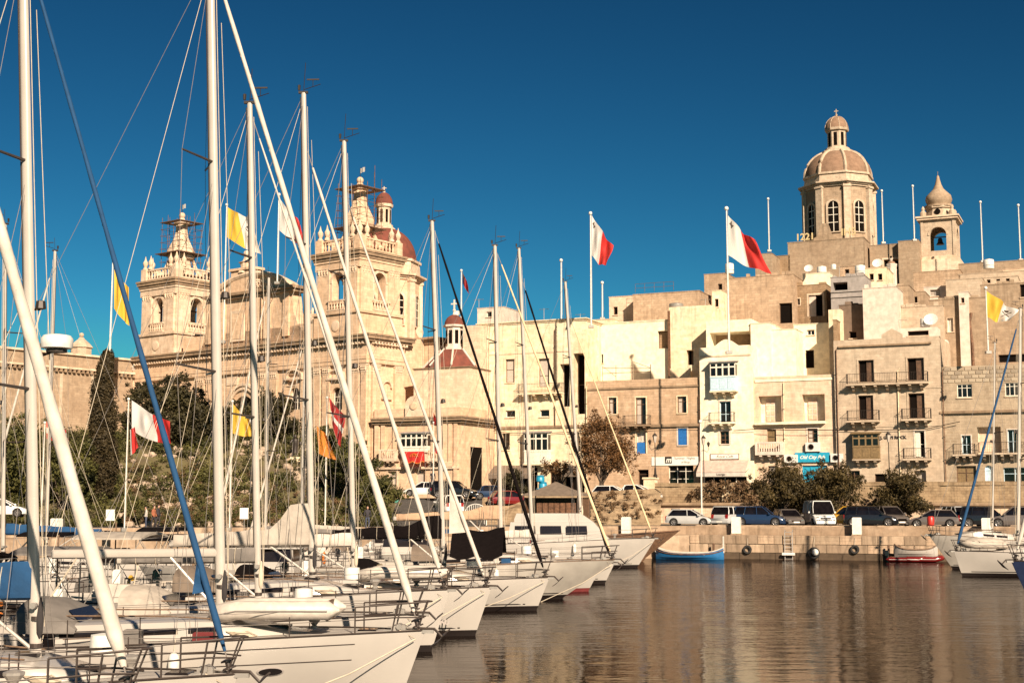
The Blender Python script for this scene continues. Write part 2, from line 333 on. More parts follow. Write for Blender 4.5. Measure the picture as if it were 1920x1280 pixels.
for (x0,y0),(x1,y1) in zip(QP[1:3], QP[2:4]):
    ln = math.hypot(x1-x0, y1-y0); ang = math.atan2(y1-y0, x1-x0); d = Vector((x1-x0, y1-y0)).normalized(); nn = Vector((-d.y, d.x))
    for row, (z0, h) in enumerate([(-.2,.68),(.50,.66),(1.18,.70)]):
        t = -random.random() if row else 0
        while t < ln:
            L_ = random.uniform(1.1, 2.0); a = max(t, 0); b = min(t+L_, ln)
            if b-a > .25:
                m = M['wet'] if row == 0 else random.choice([M['quaystone'], M['qs2'], M['qs3'], M['qs3'], M['rough'], M['hillstone']])
                blk(b-a-.03, random.uniform(.0,.09)+.08, h, 'stone', m, quay, (x0+d.x*a+nn.x*.12, y0+d.y*a+nn.y*.12, z0), ang)
            t += L_
    t = 0
    while t < ln:
        L_ = random.uniform(1.5, 2.4); b = min(t+L_, ln)
        if b-t > .3: blk(b-t-.03, .62, .74, 'kerb_stone', random.choice([M['qs2'], M['quaystone'], M['qs2']]), quay, (x0+d.x*t+nn.x*3.05, y0+d.y*t+nn.y*3.05, 1.9), ang)
        t += L_
# pontoon between the two rows of boats
mb = MB(); mb.loft([[(-17.6,14,.15),(-15.6,14,.15),(-15.6,14,.55),(-17.6,14,.55)],[(-11.5,104,.15),(-9.5,104,.15),(-9.5,104,.55),(-11.5,104,.55)]])
tag(mb.build('pontoon', M['teak']), kind='structure')
# ------------------------------------------------------------------ building kit
class Face:
    """a vertical wall plane of a building: local x along it, y into the building, z up from the base"""
    def __init__(s, b, O, ang, W):
        s.b = b; s.root = b.root; s.base = b.base; s.W = W
        s.O = Vector((O[0], O[1])); s.ang = ang
        a = math.radians(ang); s.D = Vector((math.cos(a), math.sin(a))); s.N = Vector((-math.sin(a), math.cos(a)))
        wo = b.fr.w(O[0]+b.x0, O[1]+b.off); s.fr = Frame((wo.x, wo.y), math.degrees(b.fr.a)+ang)
        s.holes = []
    def l(s, px, py, off=0):
        x, z = s.fr.l(px, py, off); return x, z - s.base
    def rect(s, r, off=0):
        a, t, c, d = r; m = (a+c)/2
        return s.l(a, t, off)[0], s.l(m, d, off)[1], s.l(c, t, off)[0], s.l(m, t, off)[1]
    def put(s, mb, name, mat, parent=None, smooth=False):
        mb.v = [(s.O.x+s.D.x*x+s.N.x*y, s.O.y+s.D.y*x+s.N.y*y, z) for x, y, z in mb.v]
        return mb.build(name, mat, parent or s.root, smooth)
    def mesh(s, mb, W, z0, z1, depth=.3):
        m = MB(); hs = [h for h in s.holes if h[2] > h[0] and h[3] > h[1]]
        xs = sorted(set([0, W]+[min(max(h[i],0),W) for h in hs for i in (0,2)])); zs = sorted(set([z0, z1]+[min(max(h[i],z0),z1) for h in hs for i in (1,3)]))
        for i in range(len(xs)-1):
            for j in range(len(zs)-1):
                cx, cz = (xs[i]+xs[i+1])/2, (zs[j]+zs[j+1])/2
                if any(h[0] < cx < h[2] and h[1] < cz < h[3] for h in hs): continue
                m.quad((xs[i],0,zs[j]),(xs[i+1],0,zs[j]),(xs[i+1],0,zs[j+1]),(xs[i],0,zs[j+1]))
        for h in hs:
            x0,zz0,x1,zz1 = h[:4]; d = h[4] if len(h) > 4 and h[4] else depth
            arch = len(h) > 5 and h[5]
            m.quad((x0,0,zz0),(x0,0,zz1),(x0,d,zz1),(x0,d,zz0)); m.quad((x1,0,zz0),(x1,d,zz0),(x1,d,zz1),(x1,0,zz1))
            m.quad((x0,0,zz0),(x0,d,zz0),(x1,d,zz0),(x1,0,zz0)); m.quad((x0,0,zz1),(x1,0,zz1),(x1,d,zz1),(x0,d,zz1))
            if arch:
                r = (x1-x0)/2; cx = (x0+x1)/2; cz = zz1-r; n = 8
                for side in (-1, 1):
                    pr = None
                    for k in range(n+1):
                        a = PI/2*k/n; p = (cx+side*r*math.cos(a), cz+r*math.sin(a))
                        if pr:
                            m.quad((pr[0],-.001,pr[1]),(p[0],-.001,p[1]),(p[0],-.001,zz1),(pr[0],-.001,zz1) )
                            m.quad((pr[0],-.001,pr[1]),(pr[0],d,pr[1]),(p[0],d,p[1]),(p[0],-.001,p[1]))
                        pr = p
        mb.add([(s.O.x+s.D.x*x+s.N.x*y, s.O.y+s.D.y*x+s.N.y*y, z) for x,y,z in m.v], m.f)
class Bld:
    def __init__(s, name, label, cat, fr, px0, px1, top, base, off, D, mat, group=None, W=None, x0=None, toppx=None, parapet=0):
        s.fr = fr; s.off = off; s.base = base; pyr = (top+(900 if off < 3 else top))/2 if top > 100 else 900
        s.x0 = fr.l(px0, pyr, off)[0] if x0 is None else x0
        s.W = fr.l(px1, pyr, off)[0]-s.x0 if W is None else W
        s.H = (fr.l(toppx or (px0+px1)/2, top, off)[1] if top > 100 else top)-base
        s.D = D; s.mat = mat
        s.root = empty(name, fr.w(s.x0, off, base), fr.a, label, cat, group)
        s.front = Face(s, (0,0), 0, s.W); s.right = Face(s, (s.W,0), 90, D); s.left = Face(s, (0,D), -90, D)
    def walls(s, depth=.3, roof=True, name='wall'):
        mb = MB(); s.front.mesh(mb, s.W, 0, s.H, depth); s.right.mesh(mb, s.D, 0, s.H, depth); s.left.mesh(mb, s.D, 0, s.H, depth)
        mb.quad((0,s.D,0),(0,s.D,s.H),(s.W,s.D,s.H),(s.W,s.D,0))
        if roof: mb.quad((0,0,s.H-.0),(s.W,0,s.H-.0),(s.W,s.D,s.H-.0),(0,s.D,s.H-.0))
        o = mb.build(name, s.mat, s.root)
        if s.front.holes or s.right.holes or s.left.holes:   # black box behind the openings, room shade put into its colour
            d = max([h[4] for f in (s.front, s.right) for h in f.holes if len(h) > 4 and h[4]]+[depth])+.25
            if s.W > 2*d+.5 and s.D > d+.4: MB().box(.1, s.W-.1, d, s.D-.1, .1, s.H-.1).build('room_shade_box', M['dark'], s.root)
        return o
    def cornice(s, z, p=.35, h=.45, mat=None, name='cornice', D=None):
        mb = MB(); D = D or s.D; q = .004
        for k, (f, a, b_) in enumerate([(.35, 0, .4), (.7, .4, .65), (1.0, .65, 1.0)]):
            mb.cbox(-p*f, s.W+p*f, -p*f, D+p*f, z+h*a+(q if k else 0), z+h*b_, .015)
        return mb.build(name, mat or M['church_trim'], s.root)
def win(F, rect, cols=2, rows=(.5,), fm='wframe', pm='glass', depth=.28, surround=0, sill=True, arch=False, px=True, fw=.07, shutters=None, smat='bframe', name='window', sm=None, curtain=0):
    x0,z0,x1,z1 = F.rect(rect) if px else rect
    F.holes.append((x0,z0,x1,z1,depth+.06,arch))
    mb = MB(); y0, y1 = depth-.07, depth
    W, H = x1-x0, z1-z0; zt = z1
    mb.box(x0,x0+fw,y0,y1,z0,z1).box(x1-fw,x1,y0,y1,z0,z1).box(x0+fw,x1-fw,y0,y1,z1-fw,z1).box(x0+fw,x1-fw,y0,y1,z0,z0+fw)
    for k in range(1, cols): c = x0+W*k/cols; mb.box(c-fw*.45,c+fw*.45,y0+.01,y1,z0+fw,z1-fw)
    for r in rows: c = z0+H*r; mb.box(x0+fw,x1-fw,y0+.02,y1-.01,c-fw*.35,c+fw*.35)
    w_ = F.put(mb, name, M[fm])
    F.put(MB().box(x0,x1,depth+.0,depth+.03,z0,z1), 'pane', M[pm], w_)
    if curtain:
        F.put(MB().box(x0+fw,x0+fw+(W-2*fw)*curtain,depth-.012,depth-.002,z0+fw,z1-fw*1.5), 'curtain', M['curtain'], w_)
    if shutters:
        for side in shutters:
            sw = W*.5-fw*.3; a = x0+fw*.2 if side == 'L' else x1-sw-fw*.2
            mb = MB().box(a,a+sw,y0-.06,y0-.02,z0+.03,z1-.03)
            n = max(3, int((z1-z0)/.14))
            for k in range(n): zz = z0+.08+(z1-z0-.16)*k/n; mb.box(a+.05,a+sw-.05,y0-.078,y0-.06,zz,zz+.06)
            F.put(mb, 'shutter', M[smat], w_)
    if sill and not arch: F.put(MB().cbox(x0-.08,x1+.08,-.10,.0,z0-.10,z0-.004,.015), 'sill', sm or M['church_trim'], w_)
    if surround:
        s_ = surround; mb = MB(); mb.box(x0-s_,x0-.002,-.045,-.002,z0,z1).box(x1+.002,x1+s_,-.045,-.002,z0,z1).box(x0-s_,x1+s_,-.05,-.002,z1+.002,z1+s_)
        F.put(mb, 'surround', sm or M['church_trim'], w_)
    return w_
def corbels(F, x0, x1, z, proj, n, parent, mat):
    for k in range(n):
        c = x0+(x1-x0)*(k+.5)/n if n > 1 else (x0+x1)/2
        mb = MB(); w2 = .13
        prof = [(0,0),(-proj*.92,0),(-proj*.95,-.14),(-proj*.75,-.20),(-proj*.55,-.24),(-proj*.45,-.42),(-proj*.2,-.52),(0,-.6)]
        mb.loft([[(c-w2,y,z+q) for y,q in prof],[(c+w2,y,z+q) for y,q in prof]])
        F.put(mb, 'corbel', mat, parent)
def balcony(F, px0, px1, py, n=3, proj=.95, rail=1.0, mat=None, style='iron', hh=.16, px=True):
    mat = mat or M['pale']
    if px:
        x0 = F.l(px0,py)[0]; x1 = F.l(px1,py)[0]; z = F.l((px0+px1)/2, py)[1]
    else: x0, x1, z = px0, px1, py
    b = F.put(MB().cbox(x0,x1,-proj,-.002,z-hh,z,.03), 'balcony', mat)
    corbels(F, x0+.1, x1-.1, z-hh-.003, proj, n, b, mat)
    if style == 'iron':
        mb = MB(); y = -proj+.06
        for q in (.08, rail): mb.path([(x0+.05,0,z+q),(x0+.05,y,z+q),(x1-.05,y,z+q),(x1-.05,0,z+q)], .022, 5)
        N_ = max(4, int((x1-x0)/.16))
        for k in range(N_+1): xx = x0+.05+(x1-x0-.1)*k/N_; mb.tube((xx,y,z+.05),(xx,y,z+rail),.011,n=4)
        for k in range(1, 6):
            yy = y*k/6; mb.tube((x0+.05,yy,z+.05),(x0+.05,yy,z+rail),.011,n=4); mb.tube((x1-.05,yy,z+.05),(x1-.05,yy,z+rail),.011,n=4)
        F.put(mb, 'railing', M['iron'], b)
    elif style == 'stone':
        F.put(MB().cbox(x0,x1,-proj,-proj+.16,z+rail-.16,z+rail), 'handrail', mat, b)
        F.put(MB().box(x0,x0+.25,-proj+.005,-.01,z+.003,z+rail-.01).box(x1-.25,x1,-proj+.005,-.01,z+.003,z+rail-.01).box(x0+.26,x1-.26,-proj+.01,-proj+.13,z+.003,z+.18), 'parapet', mat, b)
        N_ = max(3, int((x1-x0)/.28)); mb = MB()
        for k in range(N_): xx = x0+.4+(x1-x0-.8)*k/max(1,N_-1); mb.lathe([(.05,.18),(.08,.32),(.045,.55),(.06,.8),(.07,rail-.17)],(xx,-proj+.08,z),6)
        F.put(mb, 'baluster', mat, b)
    return b
def boxbalcony(F, px0, py0, px1, py1, cols, fm, lower, proj=.85, n=3, cmat='pale', rf=.52):
    """enclosed timber balcony"""
    x0 = F.l(px0,py0,-proj)[0]; x1 = F.l(px1,py0,-proj)[0]; m_ = (px0+px1)/2; z1 = F.l(m_,py0,-proj)[1]; z0 = F.l(m_,py1,-proj)[1]
    H = z1-z0; W = x1-x0; zs = z0+H*(1-rf)
    root = F.put(MB().box(x0,x1,-proj,-.002,z0,zs), 'enclosed_balcony', M[lower])
    mb = MB(); p = .03
    for k in range(3): a = x0+.08+W*k/3; mb.box(a,a+W/3-.16,-proj-p,-proj,z0+.12,zs-.12)
    mb.box(x0-.03,x1+.03,-proj-.05,-.01,zs-.04,zs+.03).box(x0-.03,x1+.03,-proj-.05,-.01,z0-.06,z0+.03)
    F.put(mb, 'panel_moulding', M[lower], root)
    fr = MB(); fw = .075
    zt = zs+(z1-zs)*.70
    for k in range(cols+1): a = x0+W*k/cols; a0 = max(x0, a-fw); a1 = min(x1, a+fw); fr.box(a0,a1,-proj,-proj+.08,zs+.03,z1)
    for zz, h in ((zs+.08,.12),(zt,.14),(z1-.02,.14)): fr.box(x0+.001,x1-.001,-proj+.004,-proj+.075,zz-h/2,zz+h/2)
    fr.box(x0,x0+.06,-proj+.09,-.02,zs+.03,zs+.15).box(x0,x0+.06,-proj+.09,-.02,z1-.15,z1).box(x1-.06,x1,-proj+.09,-.02,zs+.03,zs+.15).box(x1-.06,x1,-proj+.09,-.02,z1-.15,z1)
    F.put(fr, 'window_frame', M[fm], root)
    for k in range(cols):
        a = x0+W*k/cols+fw; c = x0+W*(k+1)/cols-fw
        F.put(MB().box(a,c,-proj+.03,-proj+.05,zs+.14,z1-.09), 'pane', M['glass'], root)
    F.put(MB().box(x0+.01,x0+.04,-proj+.09,-.02,zs+.15,z1-.15).box(x1-.04,x1-.01,-proj+.09,-.02,zs+.15,z1-.15), 'side_pane', M['glass'], root)
    mb = MB(); mb.loft([[(x0-.18,-proj-.2,z1+.05),(x1+.18,-proj-.2,z1+.05),(x1+.18,-.002,z1+.16),(x0-.18,-.002,z1+.16)],[(x0-.18,-proj-.2,z1+.12),(x1+.18,-proj-.2,z1+.12),(x1+.18,-.002,z1+.28),(x0-.18,-.002,z1+.28)]])
    F.put(mb, 'roof', M[fm] if fm != 'wframe' else M['grey'], root)
    F.put(MB().cbox(x0-.08,x1+.08,-proj-.05,-.002,z0-.2,z0-.065,.02), 'floor_slab', M[cmat], root)
    corbels(F, x0, x1, z0-.203, proj, n, root, M[cmat])
    return root
def box_px(F, r, y0, y1, name, mat, parent=None, z_off=0):
    x0,z0,x1,z1 = F.rect(r, y0); return F.put(MB().cbox(x0,x1,y0,y1,z0,z1,.01), name, mat, parent)
def acunit(F, px0, py0, px1, py1, label, grp='air conditioner units over the blue pub shopfront'):
    x0,z0,x1,z1 = F.rect((px0,py0,px1,py1), -.4)
    wp = F.b.fr.w(F.b.x0+x0, F.b.off-.42, F.base+z0); r = empty('air_conditioner', wp, F.b.fr.a, label, 'air conditioner', grp)
    W, H = x1-x0, z1-z0
    MB().cbox(0,W,0,.36,0,H,.03).build('casing', M['plastic'], r)
    MB().lathe([(H*.36,0),(H*.36,.03),(H*.30,.03),(H*.28,.0)],(0,0,0),14).build('fan_ring', M['grey'], r).matrix_local = Matrix.Translation((W*.38,-.0,H*.5)) @ Matrix.Rotation(PI/2,4,'X')
    MB().lathe([(H*.29,0),(H*.29,.012)],(0,0,0),14).build('fan_grille', M['dark'], r).matrix_local = Matrix.Translation((W*.38,-.002,H*.5)) @ Matrix.Rotation(PI/2,4,'X')
    MB().box(.08,.12,.02,.42,-.12,-.002).box(W-.12,W-.08,.02,.42,-.12,-.002).build('bracket', M['iron'], r)
# ------------------------------------------------------------------ terrace, ramp, garden hill
SF = Frame((36.6, 135), -24)
TZ = 6.0
XL = SF.l(1218, 900, -9)[0]
tb = MB()
a_ = [SF.w(XL,-9,TZ), SF.w(80,-9,TZ), SF.w(80,80,TZ), SF.w(XL,80,TZ)]
tb.add(a_, [(0,1,2,3)])
b_ = [SF.w(XL,-9,TZ), SF.w(XL,80,TZ), SF.w(-75,60,4.9), SF.w(-62,-2,4.9), SF.w(-50,-14,4.9), SF.w(XL-4,-12.5,4.9)]
tb.add(b_, [(0,1,2,3,4,5)])
tag(tb.build('street', M['asphalt']), kind='structure')
rw = empty('retaining_wall', SF.w(XL,-9,0), SF.a, 'two tiered rubble and plaster retaining wall behind the parked cars', 'wall')
nx, nz_ = 150, 10; mb = MB(); Lw = 80-XL
for j in range(nz_+1):
    for i in range(nx+1):
        x = Lw*i/nx; z = 4.45+(TZ+.35-4.45)*j/nz_
        if j == nz_: z += .10*noise.noise(Vector((x*.4,0,3)))
        mb.v.append((x, .05-.16*noise.noise(Vector((x*1.7,z*2.6,0)))-.05*noise.noise(Vector((x*6,z*7,0))), z))
for j in range(nz_):
    for i in range(nx): q = j*(nx+1)+i; mb.f.append([q,q+1,q+nx+2,q+nx+1]); mb.m.append(0)
mb.box(0,Lw,.25,.7,4.45,TZ+.25)
mb.build('upper_rubble_wall', M['rubble'], rw, True)
MB().cbox(-.3,Lw,-1.35,.02,4.22,4.45,.04).build('ledge', M['dark_cornice'], rw)
MB().box(-.2,Lw,-1.0,.0,ZR-.2,4.215).build('lower_wall', M['pinkish'], rw)
for xx in [2.5, 8.5]:
    MB().box(xx,xx+.9,-1.03,-1.002,3.55,3.9).build('wall_vent', M['dark'], rw)
MB().cbox(-.55,.5,-.25,1.0,4.45,TZ+.75,.05).cbox(-.65,.6,-.35,1.1,TZ+.75,TZ+.92,.03).build('end_pillar', M['pale'], rw)
# stone buttress among the creeper and the steps
xb = SF.l(1364, 900, -9.5)[0]-XL
MB().cbox(xb-.6,xb+.6,-.35,.0,4.45,TZ+.2,.2).build('buttress', M['pale'], rw)
# ramp
def ramp():
    p = [(xat(728,116),116,ZR+.02),(xat(900,116),116,ZR+.02),(xat(925,139),139,4.92),(xat(752,139),139,4.92)]
    mb = MB(); mb.add([*p, (p[1][0]+.4,116,2),(p[2][0]+.4,139,2)], [(0,1,2,3),(1,4,5,2)])
    tag(mb.build('ramp', M['asphalt']), kind='structure')
ramp()
def hill_h(x, y):
    px = CX+x/y*FPX; front = qy(x, 12.8)
    v = max(0, min(1, (y-front)/26)); v = v*v*(3-2*v)
    H = 3.0+(5.8 if px > 120 else 3.2+2.6*max(0,px+200)/320)
    if px > 590: H = 8.8-(min(px,735)-590)/145*6.4
    return ZR+.01+v*(H-.3)+.35*noise.noise(Vector((x*.25,y*.25,0)))*min(1,v*3)
mb = MB(); NX, NY = 110, 40; xs0, xs1 = -105, xat(738,118)
for j in range(NY+1):
    for i in range(NX+1):
        y = 0; f = i/NX; x = xs0+(xs1-xs0)*f; y0 = qy(x,12.6); y = y0+62*j/NY
        x2 = x*(y/y0) if x < 0 else x
        mb.v.append((x2, y, hill_h(x2, y)))
for j in range(NY):
    for i in range(NX): q = j*(NX+1)+i; mb.f.append([q,q+1,q+NX+2,q+NX+1]); mb.m.append(0)
tag(mb.build('garden_hill', M['grass'], None, True), kind='structure')
# bank below the street
mb = MB(); n = 40
for j in range(7):
    for i in range(n+1):
        f = i/n; px = 905+(1235-905)*f; v = j/6; Y = 121+(128-121)*v+4*(1-f)
        x = xat(px, Y); mb.v.append((x, Y, ZR-.05+(4.95-ZR+ .9*f)*v+.45*noise.noise(Vector((x*.6,Y*.6,5)))*(1 if 0<j<6 else .2)))
for j in range(6):
    for i in range(n): q = j*(n+1)+i; mb.f.append([q,q+1,q+n+2,q+n+1]); mb.m.append(0)
tag(mb.build('rocky_bank', M['rubble'], None, False), kind='structure')
# ------------------------------------------------------------------ street buildings
# S1 pale house
GB = 'stone houses along the waterfront street'
b = Bld('waterfront_house', 'pale tall house with arched shadowy recess, a long corbelled balcony and shops under dark awnings', 'house', SF, 897, 1098, 601, 4.9, 0, 14, M['pale'], toppx=1000)
F = b.front
win(F,(948,673,965,717),1,(.55,),'bframe',surround=.16,sm=M['pale'],curtain=1)
win(F,(1010,672,1030,725),1,(.4,),'bframe',surround=.16,sm=M['pale'],curtain=1,sill=False,name='balcony_door')
win(F,(1050,682,1068,762),1,(),'bframe','dark',depth=1.2,sill=False,name='shaded_recess'); win(F,(1075,662,1096,776),1,(.5,),'bframe','dark',depth=1.6,sill=False,name='shaded_recess')  # black panes put the shade of the recesses into colour
win(F,(948,769,966,782),1,()); win(F,(1012,768,1030,781),1,())
win(F,(942,812,956,843),1,(.5,),'bframe',surround=.1,sm=M['pale'])
win(F,(1070,810,1086,848),2,(.5,),'bframe',surround=.1,sm=M['pale'])
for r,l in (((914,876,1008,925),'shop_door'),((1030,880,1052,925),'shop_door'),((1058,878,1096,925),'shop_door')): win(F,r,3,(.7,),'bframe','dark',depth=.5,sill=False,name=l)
balcony(F,975,1058,737,4,mat=M['pale'])
boxbalcony(F,982,812,1027,868,4,'wframe','wframe',n=2,rf=.6)
b.walls(); b.cornice(b.H-.3,.25,.3,M['pale'])
z = F.l(1000,803)[1]; F.put(MB().cbox(-.05,b.W-.01,-.16,-.002,z,z+.28,.04), 'ledge', M['dark_cornice'])
z = F.l(1000,640)[1]; F.put(MB().cbox(.3,b.W-1.6,-.06,-.002,z-1.3,z-1.18,.02), 'moulding', M['pinkish'])
def awning(F, px0, px1, py0, py1, proj, label, mat, fr_h=.25, group=None, text=None):
    x0 = F.l(px0,py0)[0]; x1 = F.l(px1,py0)[0]; z1 = F.l((px0+px1)/2,py0)[1]; z0 = F.l((px0+px1)/2,py1,-proj)[1]
    r = empty('awning', F.b.fr.w(F.b.x0+x0, F.b.off, F.base+z0), F.b.fr.a, label, 'awning', group); W = x1-x0; h = z1-z0
    mb = MB(); n = 14
    mb.loft([[(W*i/n, 0, h) for i in range(n+1)],[(W*i/n, -proj, .02+.01*math.sin(i*2.1)) for i in range(n+1)]], False)
    mb.loft([[(W*i/n, 0, h-.03) for i in range(n+1)],[(W*i/n, -proj, -.01) for i in range(n+1)]], False); mb.build('canopy', mat, r)
    MB().loft([[(W*i/n, -proj-.01, .0) for i in range(n+1)],[(W*i/n, -proj-.02+.01*math.sin(i), -fr_h) for i in range(n+1)]], False).build('valance', M['c_white'] if mat == M['awning'] else mat, r)
    MB().tube((0,-proj,0),(0,0,h*.3),.02).tube((W,-proj,0),(W,0,h*.3),.02).tube((0,-proj,.0),(W,-proj,.0),.025).build('frame', M['steel'], r)
    if text: fontobj(text,.30,M['ink'],r,(W*.5,-proj-.04,-fr_h*.5),(PI/2,0,0),.004)
    return r
awning(F,918,1006,872,888,1.6,'dark brown cafe awning under the white enclosed balcony',M['c_brown'],.5)
awning(F,1060,1094,873,886,1.2,'small dark cafe awning beside the feathery tree',M['c_brown'],.4)
# S2 honey house
b = Bld('waterfront_house', 'brown honey stone house with a parapet terrace, blue shutter and small iron balcony', 'house', SF, 1098, 1313, 711, 5.4, 0.02, 6, M['honey'], toppx=1205)
F = b.front
win(F,(1141,745,1156,776),2,(.7,),'bframe',surround=.12,sm=M['pale'],curtain=.45)
win(F,(1192,745,1211,796),2,(.75,),'bframe',surround=.12,sm=M['pale'],sill=False,name='balcony_door',curtain=.5)
win(F,(1270,743,1287,774),2,(.7,),'bframe',surround=.12,sm=M['pale'],curtain=.5)
w1 = win(F,(1193,808,1211,850),2,(.55,),'wframe','curtain',surround=.12,sm=M['pale'],sill=False,name='balcony_door')
x0,z0,x1,z1 = F.rect((1194,829,1210,850)); F.put(MB().box(x0,x1,.12,.16,z0,z1), 'lower_panel', M['blueshutter'], w1)
win(F,(1271,803,1288,834),2,(),'wframe','blueshutter',surround=.14,sm=M['white'],shutters='LR',smat='blueshutter',depth=.16)
win(F,(1253,872,1300,911),3,(.72,.35),'wframe','glass',depth=.35,sill=False,name='shop_window')
win(F,(1196,880,1216,925),1,(.8,),'bframe','dark',depth=.4,sill=False,name='door')
balcony(F,1172,1222,797,3,mat=M['dark_cornice'])
b.walls()
z = F.l(1205,728)[1]; F.put(MB().cbox(.01,b.W-.01,-.12,-.002,z,z+.22,.04), 'ledge', M['dark_cornice'])
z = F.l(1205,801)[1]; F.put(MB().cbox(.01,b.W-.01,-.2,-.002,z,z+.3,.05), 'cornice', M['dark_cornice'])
x0 = F.l(1222,858)[0]; x1=F.l(1312,858)[0]; z0=F.l(1265,912)[1]; z1=F.l(1265,856)[1]
zs = F.l(1265,873)[1]
sb = F.put(MB().box(x0,x1,-.07,-.01,zs+.05,z1), 'shop_sign', M['signwhite'])
x0 = F.l(1247,858)[0]; x1 = F.l(1260,858)[0]; zz = F.l(1253,862)[1]
F.put(MB().box(x0,x1,-.085,-.072,zz-.35,zz+.35), 'logo_panel', M['ink'], sb)
fontobj('m', .75, M['signwhite'], b.root, ((x0+x1)/2,-.088,zz), (PI/2,0,0), .003, shear=.3, bold=.02, name='logo_letter')
fontobj('Summer  Nights', .34, M['ink'], b.root, (F.l(1284,860)[0],-.073,zz+.16), (PI/2,0,0), .003)
fontobj('of Birgu', .30, M['ink'], b.root, (F.l(1286,866)[0],-.073,zz-.25), (PI/2,0,0), .003)
# terrace storey behind S2
b = Bld('rooftop_storey', 'bright plastered upper storey standing behind the parapet terrace of the honey stone house', 'building', SF, 1085, 1258, 604, TZ, 5.0, 8, M['cream'], toppx=1180)
F = b.front
win(F,(1118,664,1131,681),3,(),'bframe','dark',depth=.2); win(F,(1233,620,1253,653),1,(),'rust','brownwall',depth=.5,sill=False,name='shuttered_opening')
win(F,(1104,694,1112,714),1,(),'bframe','dark',sill=False,name='door')
b.walls(); b.cornice(b.H-.12,.1,.2,M['cream'],'parapet_cap')
b = Bld('rooftop_storey', 'bright plastered block with a shaded corner balcony next to the loggia house', 'building', SF, 1254, 1332, 574, TZ, 4.6, 8, M['pale'], toppx=1290)
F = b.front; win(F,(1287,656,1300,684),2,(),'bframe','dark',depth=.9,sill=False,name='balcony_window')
b.walls(); x0=F.l(1253,600)[0]; F.put(MB().box(x0-.03,x0+.22,-.16,-.003,0,b.H-.4), 'drainpipe', M['rust'])
b = Bld('boundary_wall', 'low stained terrace wall left of the shaded corner balcony', 'wall', SF, 1256, 1294, 690, TZ, 3.2, .3, M['pale']); b.walls(roof=True)
for px0,px1,top,off,m,l in [(1142,1190,556,15,'pinkish','stepped pinkish roof block left of the rough stone penthouse'),(1187,1311,549,13,'rough','rough stone penthouse with rusty roof railing'),(895,945,577,10,'white','small white roof room with a square hole at the left of the pale house'),(1050,1150,601,8,'pale','long low parapet block on the roof behind the flag'),(1294,1345,560,22,'cream','small bright roof room beside the drum water tank')]:
    b = Bld('rooftop_hut', l, 'rooftop hut', SF, px0, px1, top, TZ, off, 5, M[m])
    if px0 == 895: win(b.front,(912,584,922,594),1,(),'wframe','dark')
    if px0 == 1142: win(b.front,(1150,575,1158,590),1,(),'bframe','dark')
    b.walls(); b.cornice(b.H-.05,.06,.12,M[m],'roof_edge')
# S3 loggia house with blue box balcony
b = Bld('waterfront_house', 'cream house with pale blue enclosed balcony, rounded gable parapet and cafe awning', 'house', SF, 1313, 1412, 650, 5.8, -.35, 12, M['cream'], toppx=1360)
F = b.front
win(F,(1349,752,1370,792),2,(.4,),'paleblue','glass',surround=.10,sm=M['white'],sill=False,name='balcony_door')
win(F,(1350,808,1367,832),2,(.33,.66),'bframe','glass',surround=.2,sm=M['white'])
win(F,(1316,893,1400,925),4,(.5,),'wframe','dark',depth=.4,sill=False,name='shop_window')
boxbalcony(F,1331,680,1378,731,4,'wframe','paleblue',n=3)
balcony(F,1332,1380,792,3,mat=M['cream'])
b.walls()
x0 = F.l(1335,640)[0]; x1=F.l(1388,640)[0]; mb = MB(); n=14
mb.loft([[(x0+(x1-x0)*i/n, y, b.H+.02+.75*math.sin(PI*i/n)**1.5) for i in range(n+1)]+[(x1,y,b.H-.2),(x0,y,b.H-.2)] for y in (-.01,.3)]); F.put(mb,'gable_parapet',M['cream'])
z = F.l(1360,668)[1]; F.put(MB().cbox(.1,b.W-.1,-.07,-.002,z,z+.15,.02),'moulding',M['pinkish'])
x0,z0,x1,z1 = F.rect((1332,850,1386,861)); sg = F.put(MB().box(x0,x1,-.1,-.01,z0,z1),'shop_sign',M['rust']); F.put(MB().box(x0+.06,x1-.06,-.115,-.10,z0+.06,z1-.06),'sign_face',M['signwhite'],sg)
fontobj('Royal Cafe', .40, M['ink'], b.root, ((x0+x1)/2,-.118,(z0+z1)/2), (PI/2,0,0), .003, shear=.4)
awning(F,1313,1404,862,885,1.5,'pinkish beige cafe awning with white valance at street level',M['awning'],.42,text='Lounge')
b = Bld('roof_loggia', 'open cream roof loggia with flat slab above the rounded gable', 'rooftop hut', SF, 1326, 1412, 600, TZ, 2.2, 5, M['cream'])
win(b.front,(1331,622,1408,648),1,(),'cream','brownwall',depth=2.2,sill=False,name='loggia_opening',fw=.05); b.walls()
# S4 pub house
b = Bld('waterfront_house', 'cream and pink house with two deep window recesses and the blue pub at street level', 'house', SF, 1412, 1566, 704, 5.8, -.1, 12, M['pinkish'], toppx=1490)
F = b.front
win(F,(1422,742,1465,792),1,(),'cream','cream',depth=1.0,sill=False,name='window_recess'); win(F,(1504,739,1546,789),1,(),'cream','cream',depth=1.0,sill=False,name='window_recess')
for r in ((1436,748,1453,790),(1515,745,1532,787)):
    x0,z0,x1,z1 = F.rect(r,.95); mb=MB(); mb.box(x0,x1,.90,.97,z0,z1); f_=F.put(mb,'shutter',M['white'])
    mb=MB()
    for i in range(2):
        for j in range(4): a=x0+(x1-x0)*(i+.12)/2; c=z0+(z1-z0)*(j+.12)/4; mb.box(a,a+(x1-x0)*.38,.87,.90,c,c+(z1-z0)*.19)
    F.put(mb,'shutter_panel',M['pinkish'],f_)
win(F,(1438,805,1455,831),2,(.1,),'wframe','glass',surround=.0,sill=False,name='balcony_door',shutters='LR',smat='olive',depth=.35)
